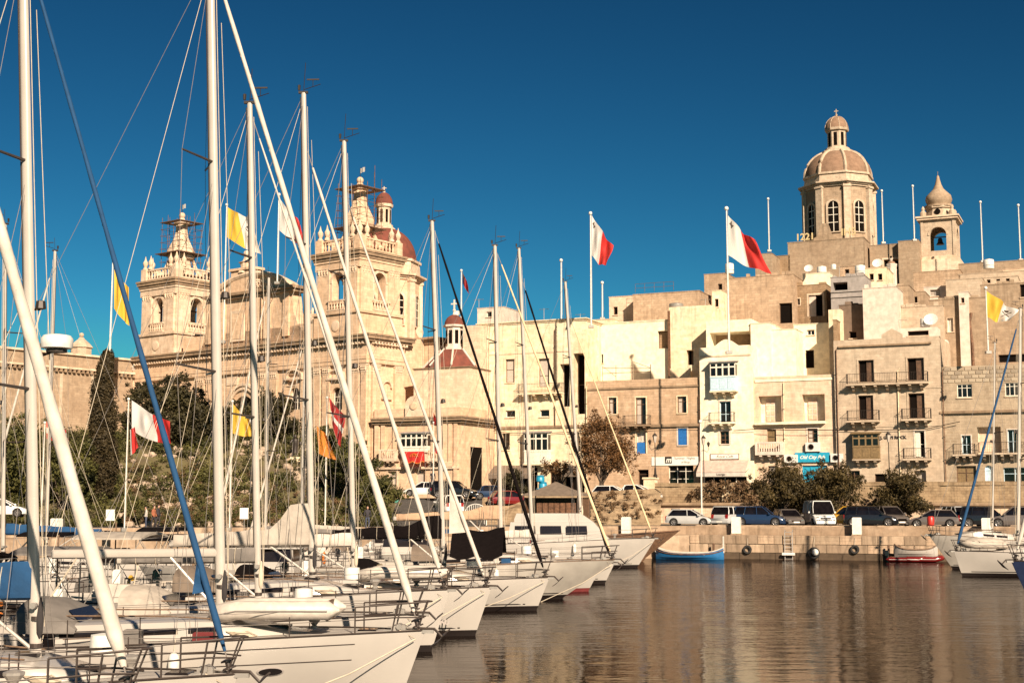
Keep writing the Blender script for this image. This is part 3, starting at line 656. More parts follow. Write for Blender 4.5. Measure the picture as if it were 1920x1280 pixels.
win(F,(1514,803,1533,829),2,(.33,.66),'bframe','glass',surround=.12,sm=M['white'],curtain=.5)
win(F,(1440,873,1458,915),1,(.75,),'bframe','curtain',sill=False,name='door'); win(F,(1504,872,1551,915),3,(.55,),'cyan','cyan',depth=.2,sill=False,name='pub_front')
balcony(F,1420,1471,850,3,mat=M['white'],style='stone',rail=1.15)
b.walls()
for py,p in ((712,.08),(793,.55)):
    z = F.l(1490,py)[1]; F.put(MB().cbox(.3,b.W-(.9 if p>.3 else 0)-.02,-p,-.002,z-.12,z+.12,.03),'ledge',M['cream'])
x0,z0,x1,z1 = F.rect((1491,848,1556,866)); sg = F.put(MB().cbox(x0,x1,-.22,-.01,z0,z1,.02),'pub_sign',M['cyan'])
fontobj('Old City Pub', .47, M['signwhite'], b.root, ((x0+x1)/2,-.225,(z0+z1)/2), (PI/2,0,0), .004, shear=.35, bold=.012)
acunit(F,1510,829,1537,846,'small air conditioner under the upper window of the pub house')
acunit(F,1470,852,1495,867,'air conditioner left of the blue pub sign'); acunit(F,1557,850,1581,866,'air conditioner right of the blue pub sign')
for px0,px1,top,off,D,m,l in [(1410,1447,606,2.0,5,'cream','tall narrow cream stair block on the pub house roof'),(1441,1495,618,2.6,5,'cream','cream roof room with a thin moulding beside the stair block'),(1488,1567,607,6.2,4,'cream','pale roof room half in the shade of the balcony house'),(1566,1572,600,2.5,8,'brownwall','narrow brown wall end above the shaded terrace')]:
    b = Bld('rooftop_hut', l, 'rooftop hut', SF, px0, px1, top, TZ, off, D, M[m])
    if px0 == 1488: win(b.front,(1513,618,1527,628),2,(),'wframe','glass'); win(b.front,(1510,656,1526,690),1,(),'bframe','dark',sill=False)
    b.walls(); b.cornice(b.H-.05,.06,.12,M[m],'roof_edge')
# S5 balcony house
b = Bld('waterfront_house', 'tall tan house with three storeys of corbelled iron balconies and a brown enclosed balcony', 'house', SF, 1566, 1767, 634, 5.8, -.5, 12, M['tan'], toppx=1665)
F = b.front
for r,c in (((1609,675,1638,716),0),((1701,671,1732,713),0),((1609,741,1637,786),0),((1703,737,1733,784),0)): win(F,r,2,(),'bframe','dark',surround=.15,sm=M['tan'],sill=False,name='balcony_door',depth=.4,shutters='R',smat='bframe')
win(F,(1715,808,1733,857),2,(.5,),'wframe','dark',surround=.12,sm=M['white'],sill=False,name='balcony_door',shutters='L',smat='wframe')
win(F,(1590,882,1612,912),2,(.7,),'bframe','glass'); win(F,(1640,888,1662,912),1,(),'bframe','dark'); win(F,(1714,882,1736,915),1,(),'bframe','curtain',depth=.5,sill=False,name='door')
balcony(F,1589,1742,719,7,mat=M['tan']); balcony(F,1590,1651,789,3,mat=M['tan']); balcony(F,1692,1748,786,3,mat=M['tan']); balcony(F,1695,1748,860,3,mat=M['tan'])
boxbalcony(F,1598,814,1647,859,4,'olive','olive',n=3,cmat='tan')
b.walls(); z = F.l(1665,648)[1]; F.put(MB().cbox(.5,b.W-.8,-.22,-.002,z,z+.18,.05),'cornice',M['dark_cornice'])
for py in (728,798): z = F.l(1665,py)[1]; F.put(MB().cbox(.02,b.W-.02,-.05,-.002,z-.1,z+.02,.02),'string_course',M['tan'])
x0 = F.l(1675,820)[0]; z = F.l(1675,820)[1]; fontobj('J. GILBI ROCK', .40, M['ink'], b.root, (x0,-.02,z), (PI/2,0,0), .02, bold=.02)
xm = F.l(1672,622)[0]; F.put(MB().loft([[(xm-1,y,b.H),(xm+1,y,b.H),(xm+1,y,b.H+.35),(xm,y,b.H+.95),(xm-1,y,b.H+.35)] for y in (.0,.25)]),'gable_parapet',M['tan'])
# S6 grey block house
b = Bld('waterfront_house', 'grey tan blockwork house with triple windows at the right edge of the photo', 'house', SF, 1767, 2060, 685, 5.8, -.3, 12, M['greyblock'], toppx=1840)
F = b.front
for r in ((1794,720,1822,745),(1884,717,1910,742)): win(F,r,3,(.72,),'wframe','glass',depth=.15)
win(F,(1803,816,1820,851),2,(.5,),'paleblue','glass',surround=.1,sm=M['white'],sill=False,name='balcony_door')
win(F,(1832,800,1876,850),1,(),'cream','pinkish',depth=.8,sill=False,name='window_recess')
win(F,(1889,805,1908,850),2,(.5,),'paleblue','glass',surround=.1,sm=M['white'],sill=False,name='balcony_door')
win(F,(1793,873,1830,905),2,(.6,),'bframe','olive',depth=.3,sill=False,name='shop_window'); win(F,(1846,872,1862,908),1,(.75,),'paleblue','paleblue',depth=.25,arch=True,sill=False,name='arched_door'); win(F,(1881,876,1925,905),2,(.6,),'paleblue','glass',depth=.3,sill=False,name='shop_window')
balcony(F,1788,1830,852,3,mat=M['tan']); balcony(F,1836,1925,849,5,mat=M['tan'])
w_ = b.walls()
z = F.l(1840,772)[1]; F.put(MB().cbox(-.2,b.W,-.28,-.002,z-.1,z+.15,.05),'cornice',M['dark_cornice'])
F.put(MB().box(.05,b.W,-.05,-.003,0,z-1.0),'plaster_front',M['tan']) if False else None
# individual blocks of the parapet band
gm_ = [stone('parapet_block_%s'%k, c, c, 0, patch=0, stain=.2) for k, c in (('grey',(.30,.24,.18)),('tan',(.42,.34,.25)),('brown',(.36,.28,.20)))]
blkmesh = {}
for row in range(4):
    z = b.H-1.55+row*.38; xx = 0.02+(row%2)*.3
    while xx < 10.5:
        L_ = .62
        key = (random.randrange(3),)
        if key not in blkmesh:
            o = MB().cbox(0,L_-.07,-.05,.0,0,.30,.02).build('stone_block', gm_[key[0]], w_); blkmesh[key] = o
        else:
            o = blkmesh[key].copy(); COL.objects.link(o); o.parent = w_
        o.location = (xx+.003, -.003, z); xx += L_+.02
# ------------------------------------------------------------------ houses stepping up the hill behind
def hb(label, px0, px1, top, off, D, m, wins=(), toppx=None, name='hill_house', cat='house', cap=True, fr=SF):
    b = Bld(name, label, cat, fr, px0, px1, top, TZ, off, D, M[m], toppx=toppx)
    for w_ in wins: win(b.front, w_[0], **w_[1])
    b.walls()
    if cap: b.cornice(b.H-.03,.05,.12,M[m],'roof_edge')
    return b
dk = dict(cols=1, rows=(), fm='bframe', pm='dark')
hb('old brown stone house with a dark doorway left of the grey house', 1359, 1487, 519, 13, 8, 'rough', [((1461,568,1485,606), dict(dk, sill=False))])
hb('narrow stone roof room topped with a white water tank left of the large flag', 1320, 1362, 514, 19, 6, 'rough', [((1346,532,1354,545), dk)], cat='rooftop hut', name='rooftop_hut')
b = hb('dark brown stone house with pink shutters and an awning', 1486, 1549, 535, 15, 7, 'brownwall', [((1490,560,1500,572), dict(cols=1,rows=(),fm='bframe',pm='glass',surround=.1)),((1516,553,1542,593), dict(cols=2,rows=(),fm='bframe',pm='dark',surround=.2,sill=False,shutters='L',smat='white'))])
hb('white parapet wall with a small blue panel above the pink shutters', 1505, 1556, 513, 18, 4, 'cream', cat='wall', name='rooftop_wall')
b = hb('modern grey house with a dark covered terrace', 1557, 1622, 519, 12, 8, 'grey', [((1562,529,1589,544), dict(dk, depth=1.2, sill=False))], toppx=1595)
for py in (547,557): z=b.front.l(1590,py)[1]; b.front.put(MB().cbox(0,b.W,-.12,-.002,z,z+.14,.02),'ledge',M['grey'])
hb('dark brown rendered house end beneath the grey house', 1573, 1619, 572, 6, 5, 'brownrender', [((1592,621,1606,634), dk)])
hb('small sunlit stone wall left of the brown rendered house', 1553, 1576, 580, 4.5, 3, 'pale', cat='wall', name='rooftop_wall', cap=False)
hb('plain white windowless tower house above the balcony house', 1617, 1681, 540, 4.5, 6, 'white')
hb('pale terrace room with dark slot window on the balcony house roof', 1664, 1768, 576, 7, 4, 'tan')
b = hb('low white service wall with a long dark slot on the balcony house roof', 1690, 1762, 614, 2, 2.5, 'white', [((1702,620,1741,629), dict(dk))], cat='wall', name='rooftop_wall', cap=False)
hb('narrow stained stone block right of the white tower house', 1679, 1704, 536, 9, 5, 'hillstone')
b = hb('large grey tan stone house with a drainpipe and closed shutters behind the blockwork house', 1742, 1850, 561, 8, 10, 'hillstone', [((1776,596,1787,622), dict(cols=2,rows=(),fm='wframe',pm='white',surround=.08)),((1745,640,1747,650),dk)], toppx=1790)
x=b.front.l(1822,600)[0]; b.front.put(MB().path([(x,-.12,b.H-1.5),(x-.2,-.12,b.H-2.5),(x,-.12,b.H-5),(x+.05,-.12,2)],.13,8),'drainpipe',M['rust'])
b = hb('plain brown grey stone house behind the yellow and white flag', 1838, 2060, 533, 9, 9, 'hillstone', [((1912,533,1925,557),dk),((1872,664,1925,679),dict(dk,sill=False))], toppx=1880)
b = hb('white hut with a grey shuttered window on the hillside', 1732, 1775, 538, 17, 5, 'white', [((1744,543,1762,555), dict(cols=2,rows=(.5,),fm='grey',pm='curtain'))])
b = hb('tan rendered house with one narrow dark window under the long parapet', 1773, 1842, 524, 16, 6, 'tan', [((1805,546,1812,559), dk)])
b = hb('honey stone house in front of the bell tower', 1712, 1800, 509, 24, 8, 'rough')
b = hb('long low stone building with parapet on the skyline right of the bell tower', 1797, 2080, 492, 32, 10, 'hillstone', toppx=1860)
b = hb('grey stone house with white wash band beneath the skyline parapet', 1797, 1960, 512, 24, 6, 'tan', toppx=1850)
for args in [('small pink rendered roof room with a louvred window behind the loggia',1372,1405,560,17,4,'pinkish',[((1380,570,1390,582),dk)]),
  ('tiny stone stair hut left of the dark doorway',1335,1352,545,9,3,'pale',[((1340,560,1347,575),dk)]),
  ('small brown stone shed at the foot of the chapel',1575,1607,500,22,4,'rough',[((1584,505,1592,516),dk)]),
  ('narrow pale house with two windows under the chapel porch',1622,1662,503,16,5,'pale',[((1630,513,1638,525),dk),((1646,513,1654,525),dk)]),
  ('small grey hut beside the white window hut',1702,1734,548,13,4,'hillstone',[((1712,556,1720,568),dk)]),
  ('little cream roof shed on the terrace room',1690,1716,592,8,3,'cream',[((1697,600,1703,610),dk)]),
  ('low tan storey with three small windows on the skyline',1840,1908,520,20,5,'tan',[((1850,524,1857,531),dk),((1868,523,1875,530),dk),((1886,522,1893,529),dk)]),
  ('pinkish stone roof shed on the right skyline',1880,1925,505,27,4,'pinkish',[((1893,512,1902,524),dk)]),
  ('narrow whitewashed stair tower beside the drainpipe house',1797,1815,548,7.5,3,'white',[((1802,558,1808,568),dk)])]:
    hb(*args[:7], wins=args[7], name='rooftop_hut', cat='rooftop hut')
# loose coping stones along old roof edges
rr_ = random.Random(5)
for ob in [o for o in COL.objects if o.name.startswith('hill_house') and o.parent is None][:9]:
    wl = [c for c in ob.children if c.name.startswith('wall')][0]; xs = [v.co.x for v in wl.data.vertices]; zs_ = max(v.co.z for v in wl.data.vertices); x = .2
    while x < max(xs)-.6:
        l_ = rr_.uniform(.4,.9)
        if rr_.random() < .6: MB().cbox(x,x+l_-.04,-.02,.35,zs_+.09,zs_+rr_.uniform(.2,.45),.03).build('coping_stone', wl.data.materials[0], ob)
        x += l_
# ------------------------------------------------------------------ hilltop chapel with dome and bell tower
CF = Frame((at(1575,940,196).x, 196), -24)
b = Bld('hilltop_chapel', 'large plain stone chapel body with a ribbed dome and numerals 1221 on its roof', 'church', CF, 1482, 1626, 450, TZ, 0, 16, M['hillstone'], toppx=1555)
b.walls(); chap = b; b.cornice(b.H-.1,.08,.2,M['hillstone'],'roof_edge')
F = b.front
hb('taller stone wing with a square porch right of the chapel body', 1630, 1692, 459, 3, 12, 'hillstone', [((1657,486,1684,545), dict(dk,sill=False,depth=1.5,surround=.25))], fr=CF, name='chapel_wing', cat='church')
hb('plain stone wing joining the chapel to its bell tower', 1691, 1730, 451, 2, 10, 'hillstone', fr=CF, name='chapel_wing', cat='church')
hb('ruined looking stone block and curved gable left of the chapel', 1420, 1452, 476, -5, 6, 'hillstone', fr=CF, name='chapel_wing', cat='church')
hb('low dark stone block between the gable and the chapel', 1447, 1486, 480, 0, 6, 'brownwall', fr=CF, name='chapel_wing', cat='church')
x0,z0 = F.l(1484,447); fontobj('1221', 1.4, M['goldnum'], b.root, (F.l(1509,440)[0],.1,b.H+.72), (PI/2,0,0), .06, bold=.03, name='numerals')
fontobj('IHS', 1.5, M['goldnum'], b.root, (F.l(1590,440)[0],.3,b.H+1.0), (PI/2,0,0), .06, bold=.02, name='numerals')
xg = F.l(1546,440)[0]; mb=MB(); prof=[(-1.9,0),(-1.9,.4),(-1.2,.7),(-.9,1.6),(-.7,2.2),(-.4,2.5),(.4,2.5),(.7,2.2),(.9,1.6),(1.2,.7),(1.9,.4),(1.9,0)]
mb.loft([[(xg+x*.85,y,b.H+z) for x,z in prof] for y in (.0,.5)]); F.put(mb,'gable_parapet',M['hillstone'])
def octdome(label, px, Y, rpx, z_base, z_corn, z_domebase, z_dometop, r_lant, z_lant, z_cap, z_top, wall, dome, name='church_dome', n=8, rot=0, wins=True, cat='dome', trim='church_trim', ribs=True, dr=.95):
    X = at(px, 430 if Y > 180 else 480, Y).x; r = rpx/FPX*Y
    R = empty(name, (X, Y, 0), rot, label, cat)
    mb = MB(); wn = .22*r; hN = []
    ring = lambda rr, z: [(rr*math.cos(2*PI*k/n+PI/n), rr*math.sin(2*PI*k/n+PI/n), z) for k in range(n)]
    mb.loft([ring(r, z_base), ring(r, z_corn)]); mb.build('drum', wall, R)
    ap = r*math.cos(PI/n)
    for k in range(n):
        a = 2*PI*k/n+2*PI/n; ca, sa = math.cos(a), math.sin(a)
        T = Matrix.Translation((ap*ca, ap*sa, 0)) @ Matrix.Rotation(a+PI/2, 4, 'Z')
        zc = z_base+(z_corn-z_base)*.22; zt = z_base+(z_corn-z_base)*.72; ww = r*.15
        prof = [(-ww,zc),(ww,zc),(ww,zt-ww)]+[(ww*math.cos(t*PI/6), zt-ww+ww*math.sin(t*PI/6)) for t in range(1,6)]+[(-ww,zt-ww)]
        if wins:
            o = MB().loft([[(x,y,z) for x,z in prof] for y in (-.02,.04)]).build('window', M['dark'], R); o.matrix_local = T
            mb = MB(); fw = .09
            mb.box(-.05,.05,-.06,-.025,zc,zt-.1)
            for q in (.3,.55,.78): mb.box(-ww,ww,-.055,-.03,zc+(zt-zc)*q-.04,zc+(zt-zc)*q+.04)
            f = mb.build('frame', M['wframe'], o)
            mb = MB(); pr2 = [(x*1.35, zc-.15 if i < 2 else z+ww*.35*(1 if z > zt-ww-.01 else 0)) for i,(x,z) in enumerate(prof)]
            for i in range(len(prof)):
                j = (i+1) % len(prof)
                mb.loft([[(prof[i][0],-.22,prof[i][1]),(pr2[i][0],-.22,pr2[i][1]),(pr2[i][0],.02,pr2[i][1]),(prof[i][0],.02,prof[i][1])],[(prof[j][0],-.22,prof[j][1]),(pr2[j][0],-.22,pr2[j][1]),(pr2[j][0],.02,pr2[j][1]),(prof[j][0],.02,prof[j][1])]])
            mb.build('window_surround', M[trim], o)
        a2 = 2*PI*k/n+PI/n; T2 = Matrix.Translation((r*math.cos(a2), r*math.sin(a2), 0)) @ Matrix.Rotation(a2+PI/2, 4, 'Z')
        o = MB().cbox(-r*.10,r*.10,-r*.05,r*.08,z_base,z_corn-.02,.02).cbox(-r*.12,r*.12,-r*.08,r*.08,z_corn-.6,z_corn-.3,.02).build('pilaster', M[trim], R); o.matrix_local = T2
    mb = MB(); e = z_domebase-z_corn
    for rr, a, c in ((1.05,-.35,-.1),(1.10,-.1,.12),(1.17,.12,.35)): mb.loft([ring(r*rr,z_corn+a+.003),ring(r*rr,z_corn+c)])
    mb.loft([ring(r*1.0,z_corn+.353),ring(r*.97,z_domebase-.3)]).loft([ring(r*1.02,z_domebase-.297),ring(r*1.02,z_domebase)])
    mb.build('cornice', M[trim], R)
    prof = []; h = z_dometop-z_domebase; r0 = r*dr
    for i in range(11):
        t = PI/2*i/10; prof.append((max(r0*math.cos(t)**.9 if i<10 else 0, r_lant*.95), h*math.sin(t)))
    ds = []
    for rr, z in prof:
        ds.append([(rr*math.cos(2*PI*k/32), rr*math.sin(2*PI*k/32), z_domebase+.003+z) for k in range(32)])
    MB().loft(ds).build('dome', dome, R, True)
    if ribs:
        for k in range(n):
            a = 2*PI*k/n+PI/n
            MB().path([((rr+.04)*math.cos(a),(rr+.04)*math.sin(a),z_domebase+z) for rr,z in prof], [r*.05]*len(prof), 6).build('rib', M[trim], R)
    mb = MB(); lz = z_dometop-.25
    mb.lathe([(r_lant*1.7,lz-.2),(r_lant*1.6,lz+.15),(r_lant*1.3,lz+.3),(r_lant*1.25,lz+.6)],(0,0,0),16)
    mb.lathe([(r_lant,lz+.6),(r_lant,z_lant-.4),(r_lant*1.22,z_lant-.35),(r_lant*1.28,z_lant)],(0,0,0),8,PI/8)
    L_ = mb.build('lantern', wall if not wins else M[trim], R)
    for k in range(8):
        a = 2*PI*k/8+2*PI/8; q = r_lant*math.cos(PI/8)
        o = MB().box(-r_lant*.17,r_lant*.17,-.03,.03,lz+.9,z_lant-.7).build('lantern_window', M['dark'], L_); o.matrix_local = Matrix.Translation((q*math.cos(a),q*math.sin(a),0)) @ Matrix.Rotation(a+PI/2,4,'Z')
    hc = z_cap-z_lant
    cap_ = MB().lathe([(r_lant*1.2*math.cos(PI/2*i/7)+.01, z_lant+.003+hc*math.sin(PI/2*i/7)) for i in range(8)],(0,0,0),16).build('lantern_cap', dome, R, True)
    if ribs:
        for k in range(8):
            a = 2*PI*k/8+PI/8; MB().path([((r_lant*1.2*math.cos(PI/2*i/6)+.02)*math.cos(a),(r_lant*1.2*math.cos(PI/2*i/6)+.02)*math.sin(a),z_lant+hc*math.sin(PI/2*i/6)) for i in range(7)], .06, 5).build('cap_rib', M[trim], cap_)
    ht = z_top-z_cap
    MB().lathe([(.25,z_cap-.1),(.12,z_cap+.1),(.22,z_cap+ht*.25),(.05,z_cap+ht*.35)],(0,0,0),8).box(-.05,.05,-.05,.05,z_cap+ht*.3,z_top).box(-.3,.3,-.045,.045,z_cap+ht*.68,z_cap+ht*.78).build('finial_cross', M[trim], R)
    return R
zz = lambda py, Y: at(960, py, Y).z
Y=203
octdome('large ribbed brown dome with tall lantern and cross on the hilltop chapel',1574,Y,66,zz(470,Y),zz(357,Y),zz(334,Y),zz(284,Y),1.45,zz(243,Y),zz(219,Y),zz(205,Y),M['hillstone'],M['browndome'],rot=math.radians(-23),trim='tan')
octdome('tiny brown cupola in front of the chapel porch',1669,183,9,zz(560,183),zz(500,183),zz(498,183),zz(489,183),.12,zz(487.5,183),zz(486,183),zz(484,183),M['white'],M['browndome'],name='cupola',wins=False,ribs=False,trim='white')
# bell tower on the hilltop
def belltower(label, px, Y, hw, zb, z1, z2, z3, z4, ztip, ang):
    X = at(px, 430, Y).x; R = empty('bell_tower', (X, Y, 0), math.radians(ang), label, 'bell tower')
    m = M['tan']; mb = MB(); aw = hw*.48; at_ = z1-.9
    for k in range(4):
        T = Matrix.Rotation(k*PI/2, 4, 'Z'); q = MB()
        f = type('f', (), {})
        # wall with an arched hole
        r = aw; cz = at_-r; n = 8
        q.quad((-hw,-hw,zb),(-aw,-hw,zb),(-aw,-hw,z1),(-hw,-hw,z1)); q.quad((aw,-hw,zb),(hw,-hw,zb),(hw,-hw,z1),(aw,-hw,z1)); q.quad((-aw,-hw,at_),(aw,-hw,at_),(aw,-hw,z1),(-aw,-hw,z1))
        q.quad((-aw,-hw,zb),(aw,-hw,zb),(aw,-hw,zb+.8),(-aw,-hw,zb+.8))
        for sd in (-1,1):
            pr = None
            for i in range(n+1):
                a = PI/2*i/n; p = (sd*r*math.cos(a), cz+r*math.sin(a))
                if pr: q.quad((pr[0],-hw,pr[1]),(p[0],-hw,p[1]),(p[0],-hw,at_),(pr[0],-hw,at_)); q.quad((pr[0],-hw,pr[1]),(pr[0],-hw+.6,pr[1]),(p[0],-hw+.6,p[1]),(p[0],-hw,p[1]))
                pr = p
            q.quad((sd*aw,-hw,zb),(sd*aw,-hw+.6,zb),(sd*aw,-hw+.6,cz),(sd*aw,-hw,cz))
        for x0,x1 in ((-hw-.0,-hw+.35),(hw-.35,hw)): q.box(x0,x1,-hw-.12,-hw-.002,zb,z1-.01)
        for i in range(12):
            a0, a1 = PI*i/12, PI*(i+1)/12; ro, ri = r*1.25, r*1.02
            q.loft([[(ri*math.cos(a),-hw-.1,cz+ri*math.sin(a)),(ro*math.cos(a),-hw-.1,cz+ro*math.sin(a)),(ro*math.cos(a),-hw+.01,cz+ro*math.sin(a)),(ri*math.cos(a),-hw+.01,cz+ri*math.sin(a))] for a in (a0,a1)])
        mb.add([T @ Vector(v) for v in q.v], q.f)
    mb.build('belfry', m, R)
    mb = MB(); c = lambda h,za,zb_: mb.cbox(-h,h,-h,h,za,zb_,.03)
    c(hw*1.08,z1,z1+.2); c(hw*1.2,z1+.203,z1+.5); c(hw*1.27,z1+.503,z1+.75); c(hw*1.05,zb-.5,zb-.003); c(hw*1.25,zb-5,zb-.503); mb.build('cornice', M['church_trim'], R)
    mb = MB(); mb.lathe([(hw*.90,z1+.753),(hw*.74,z2-.3),(hw*.86,z2-.25),(hw*.86,z2+.1)],(0,0,0),8,PI/8)
    for k in range(4):
        a = PI/4+k*PI/2; mb.lathe([(.4,z1+.755),(.45,z1+1.4),(.2,z1+1.7),(.25,z1+2.0),(.02,z1+2.4)],(hw*1.0*math.cos(a)*1.2,hw*math.sin(a)*1.2,0),8)
    mb.build('upper_stage', m, R)
    for k in range(4):
        o = MB().lathe([(.42,0),(.42,.1)],(0,0,0),12).build('round_window', M['dark'], R); o.matrix_local = Matrix.Rotation(k*PI/2,4,'Z') @ Matrix.Translation((0,-hw*.80,(z1+z2)/2+.3)) @ Matrix.Rotation(PI/2,4,'X')
    H = z4-z3
    prof = [(hw*.86,z3-.5),(hw*.86,z3-.2),(hw*.68,z3-.1),(hw*.76,z3+H*.08),(hw*.80,z3+H*.17),(hw*.74,z3+H*.30),(hw*.52,z3+H*.42),(hw*.32,z3+H*.54),(hw*.19,z3+H*.70),(hw*.11,z3+H*.88),(hw*.07,z3+H*.99),(.03,z4+.1),(.03,ztip)]
    MB().lathe(prof,(0,0,0),16,PI/16).build('bulb_roof', M['hillstone'], R, True)
    bell(R, 0, 0, cz+.5, 1.0)
def bell(R, x, y, z, s):
    o = MB().lathe([(.02,.95*s),(.25*s,.92*s),(.32*s,.7*s),(.36*s,.4*s),(.46*s,.15*s),(.60*s,0),(.56*s,-.02)],(x,y,z-1.5*s),14).build('bell', M['iron'], R, True)
    MB().box(x-1.1*s,x+1.1*s,y-.08,y+.08,z-.5*s,z-.35*s).build('bell_beam', M['bframe'], R)
Y=197
belltower('slim stone bell tower with onion roof and one bell on the hilltop',1762,Y,31/FPX*Y,zz(485,Y),zz(420,Y),zz(390,Y),zz(384,Y),zz(330,Y),zz(322,Y),-24)
# ------------------------------------------------------------------ baroque church
KF = Frame(((692-960)/2580*149*1.0067, 149), -38)
KB = 6.0
def capital(F, x0, x1, z, parent, y=-.32):
    mb = MB(); w = x1-x0
    mb.cbox(x0-.06,x1+.06,y-.1,-.002,z+.62,z+.78,.02)
    for k in range(4): c = x0+w*(k+.5)/4; mb.lathe([(.05,0),(.15,.15),(.12,.3),(.2,.5),(.1,.6)],(c,y,z),6); mb.ball((c,y-.12,z+.42),.10,6,4)
    mb.cbox(x0-.04,x1+.04,y-.03,-.002,z-.12,z,.02)
    F.put(mb, 'capital', M['church_trim'], parent)
def pilaster(F, x0, x1, z0, z1, proj=.3, cap=True, base=True):
    mb = MB().box(x0,x1,-proj,-.002,z0,z1)
    if base: mb.cbox(x0-.1,x1+.1,-proj-.1,-.003,z0+.003,z0+.5,.05)
    p = F.put(mb, 'pilaster', M['church'])
    if cap: capital(F, x0, x1, z1-.8, p, -proj)
    return p
zc = 22.9          # top of the main cornice
# front block from the left tower to the corner
W_ = 40.6
b = Bld('baroque_church', 'large honey stone baroque church front with pilasters, scrolled gable and arched windows', 'church', KF, 0, 0, zc, KB, 0, 9, M['church'], x0=-W_, W=W_)
F = b.front; Fr = b.right; H = b.H
# openings on the front
for r in ((425,705,447,722),(425,662,447,690)):
    x0,z0,x1,z1 = F.rect((r[0]-0,r[1],r[2],r[3])); F.put(MB().cbox(x0,x1,-.08,-.002,z0,z1,.04),'relief_panel',M['church_trim'])
win(F,(437,742,478,800),3,(.55,),'church_trim','dark',depth=.6,arch=True,surround=0,sill=False,name='great_window')
xg0,zg0 = F.l(458,765); xr = (F.l(478,760)[0]-F.l(437,760)[0])/2
mb = MB()
for ro,ri,y in ((xr+.55,xr+.25,-.25),(xr+1.0,xr+.7,-.35)):
    for i in range(14):
        mb.loft([[(xg0+ri*math.cos(a),y,zg0+ri*math.sin(a)),(xg0+ro*math.cos(a),y,zg0+ro*math.sin(a)),(xg0+ro*math.cos(a),-.002,zg0+ro*math.sin(a)),(xg0+ri*math.cos(a),-.002,zg0+ri*math.sin(a))] for a in (PI*i/14, PI*(i+1)/14)])
F.put(mb,'arch_moulding',M['church_trim'])
for px in (632,553,330):
    win(F,(px-10,726,px+10,768),2,(.35,.6),'wframe','glass',depth=.5,arch=True,sill=True,name='arched_window')
    x0 = F.l(px-16,700)[0]; x1=F.l(px+16,700)[0]; z=F.l(px,712)[1]
    mb = MB().cbox(x0,x1,-.4,-.002,z,z+.25,.04)
    for i in range(10):
        c=(x0+x1)/2; r=(x1-x0)/2; mb.loft([[(c+q*math.cos(a),-.35,z+.253+q*.7*math.sin(a)),(c+(q-.22)*math.cos(a),-.35,z+.253+(q-.22)*.7*math.sin(a)),(c+(q-.22)*math.cos(a),-.002,z+.253+(q-.22)*.7*math.sin(a)),(c+q*math.cos(a),-.002,z+.253+q*.7*math.sin(a))] for q,a in ((r,PI*i/10),(r,PI*(i+1)/10))])
    F.put(mb,'window_pediment',M['church_trim'])
win(F,(540,672+30,556,722),1,(),'church_trim','church',depth=.25,name='blind_panel')
b.walls(.4)
for px0,px1 in ((238,256),(268,288),(372,386),(390,404),(488,502),(508,522),(592,604),(608,621),(664,676),(680,690)):
    pilaster(F, F.l(px0,700)[0], F.l(px1,700)[0], 0, H-3.4)
def entab(F, x0, x1, H, nm='entablature'):
    mb = MB(); 
    for za,zb,p in ((H-3.35,H-2.9,.36),(H-2.9,H-2.5,.42),(H-2.5,H-1.3,.34),(H-1.3,H-1.0,.55)): mb.cbox(x0,x1,-p,-.002,za+.002,zb,.03)
    e = F.put(mb, nm, M['church']); mb = MB()
    for za,zb,p in ((H-1.0,H-.75,.8),(H-.75,H-.4,1.05),(H-.4,H-.2,1.15)): mb.cbox(x0-.0,x1+p*.9,-p,-.002,za+.003,zb,.03)
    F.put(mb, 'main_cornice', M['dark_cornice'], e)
    mb = MB(); k = x0+.2
    while k < x1: mb.box(k,k+.22,-.78,-.003,H-1.27,H-1.003); k += .5
    F.put(mb, 'dentil_row', M['church_trim'], e)
entab(F, 0, b.W, H); entab(Fr, 0, 5.4, H)
for x0 in (.35,3.9): pilaster(Fr, x0, x0+1.15, 0, H-3.4)
for z_ in (H-7.2,H-10.5):
    Fr.put(MB().cbox(1.9,3.5,-.3,-.002,z_,z_+.2,.04),'sill',M['church_trim'])
mb = MB()
for i in range(10):
    r=.85; mb.loft([[(2.7+q*math.cos(a),-.3,H-5.9+q*math.sin(a)),(2.7+(q-.2)*math.cos(a),-.3,H-5.9+(q-.2)*math.sin(a)),(2.7+(q-.2)*math.cos(a),-.002,H-5.9+(q-.2)*math.sin(a)),(2.7+q*math.cos(a),-.002,H-5.9+q*math.sin(a))] for q,a in ((r,PI*i/10),(r,PI*(i+1)/10))])
Fr.put(mb,'niche_arch',M['church_trim'])
# attic above the main cornice and gabled upper front
aw0 = F.l(236,650)[0]
F.put(MB().box(8.6,b.W-8.6,.3,1.5,H,H+1.7),'attic',M['church'])
mb = MB(); gx0 = F.l(392,560)[0]; gx1 = F.l(546,560)[0]; gz = F.l(470,556)[1]; gm_x = F.l(452,500)[0]
xc0 = F.l(382,560)[0]; xc1 = F.l(574,620)[0]
prof = [(xc0-1.0,H),(xc0,H+.9),(gx0+.2,H+2.2),(gx0+.3,gz)]+[(gx1-.3,gz),(gx1+.1,gz-2.4),(gx1+.9,gz-3.9),(gx1+2.0,gz-5.0),(xc1,gz-5.6),(xc1+.2,H)]
mb.loft([[(x,y,z) for x,z in prof] for y in (.3,1.8)]); F.put(mb,'upper_gable',M['church'])
F.put(MB().cbox(gx0-.4,gx1+.4,-.15,2.0,gz,gz+.35,.05).cbox(gx0-.7,gx1+.7,-.45,2.2,gz+.353,gz+.7,.05),'gable_cornice',M['dark_cornice'])
mb = MB(); n = 16; zt_ = gz+.7; rise = 2.1; gmid=(gx0+gx1)/2
crown = []
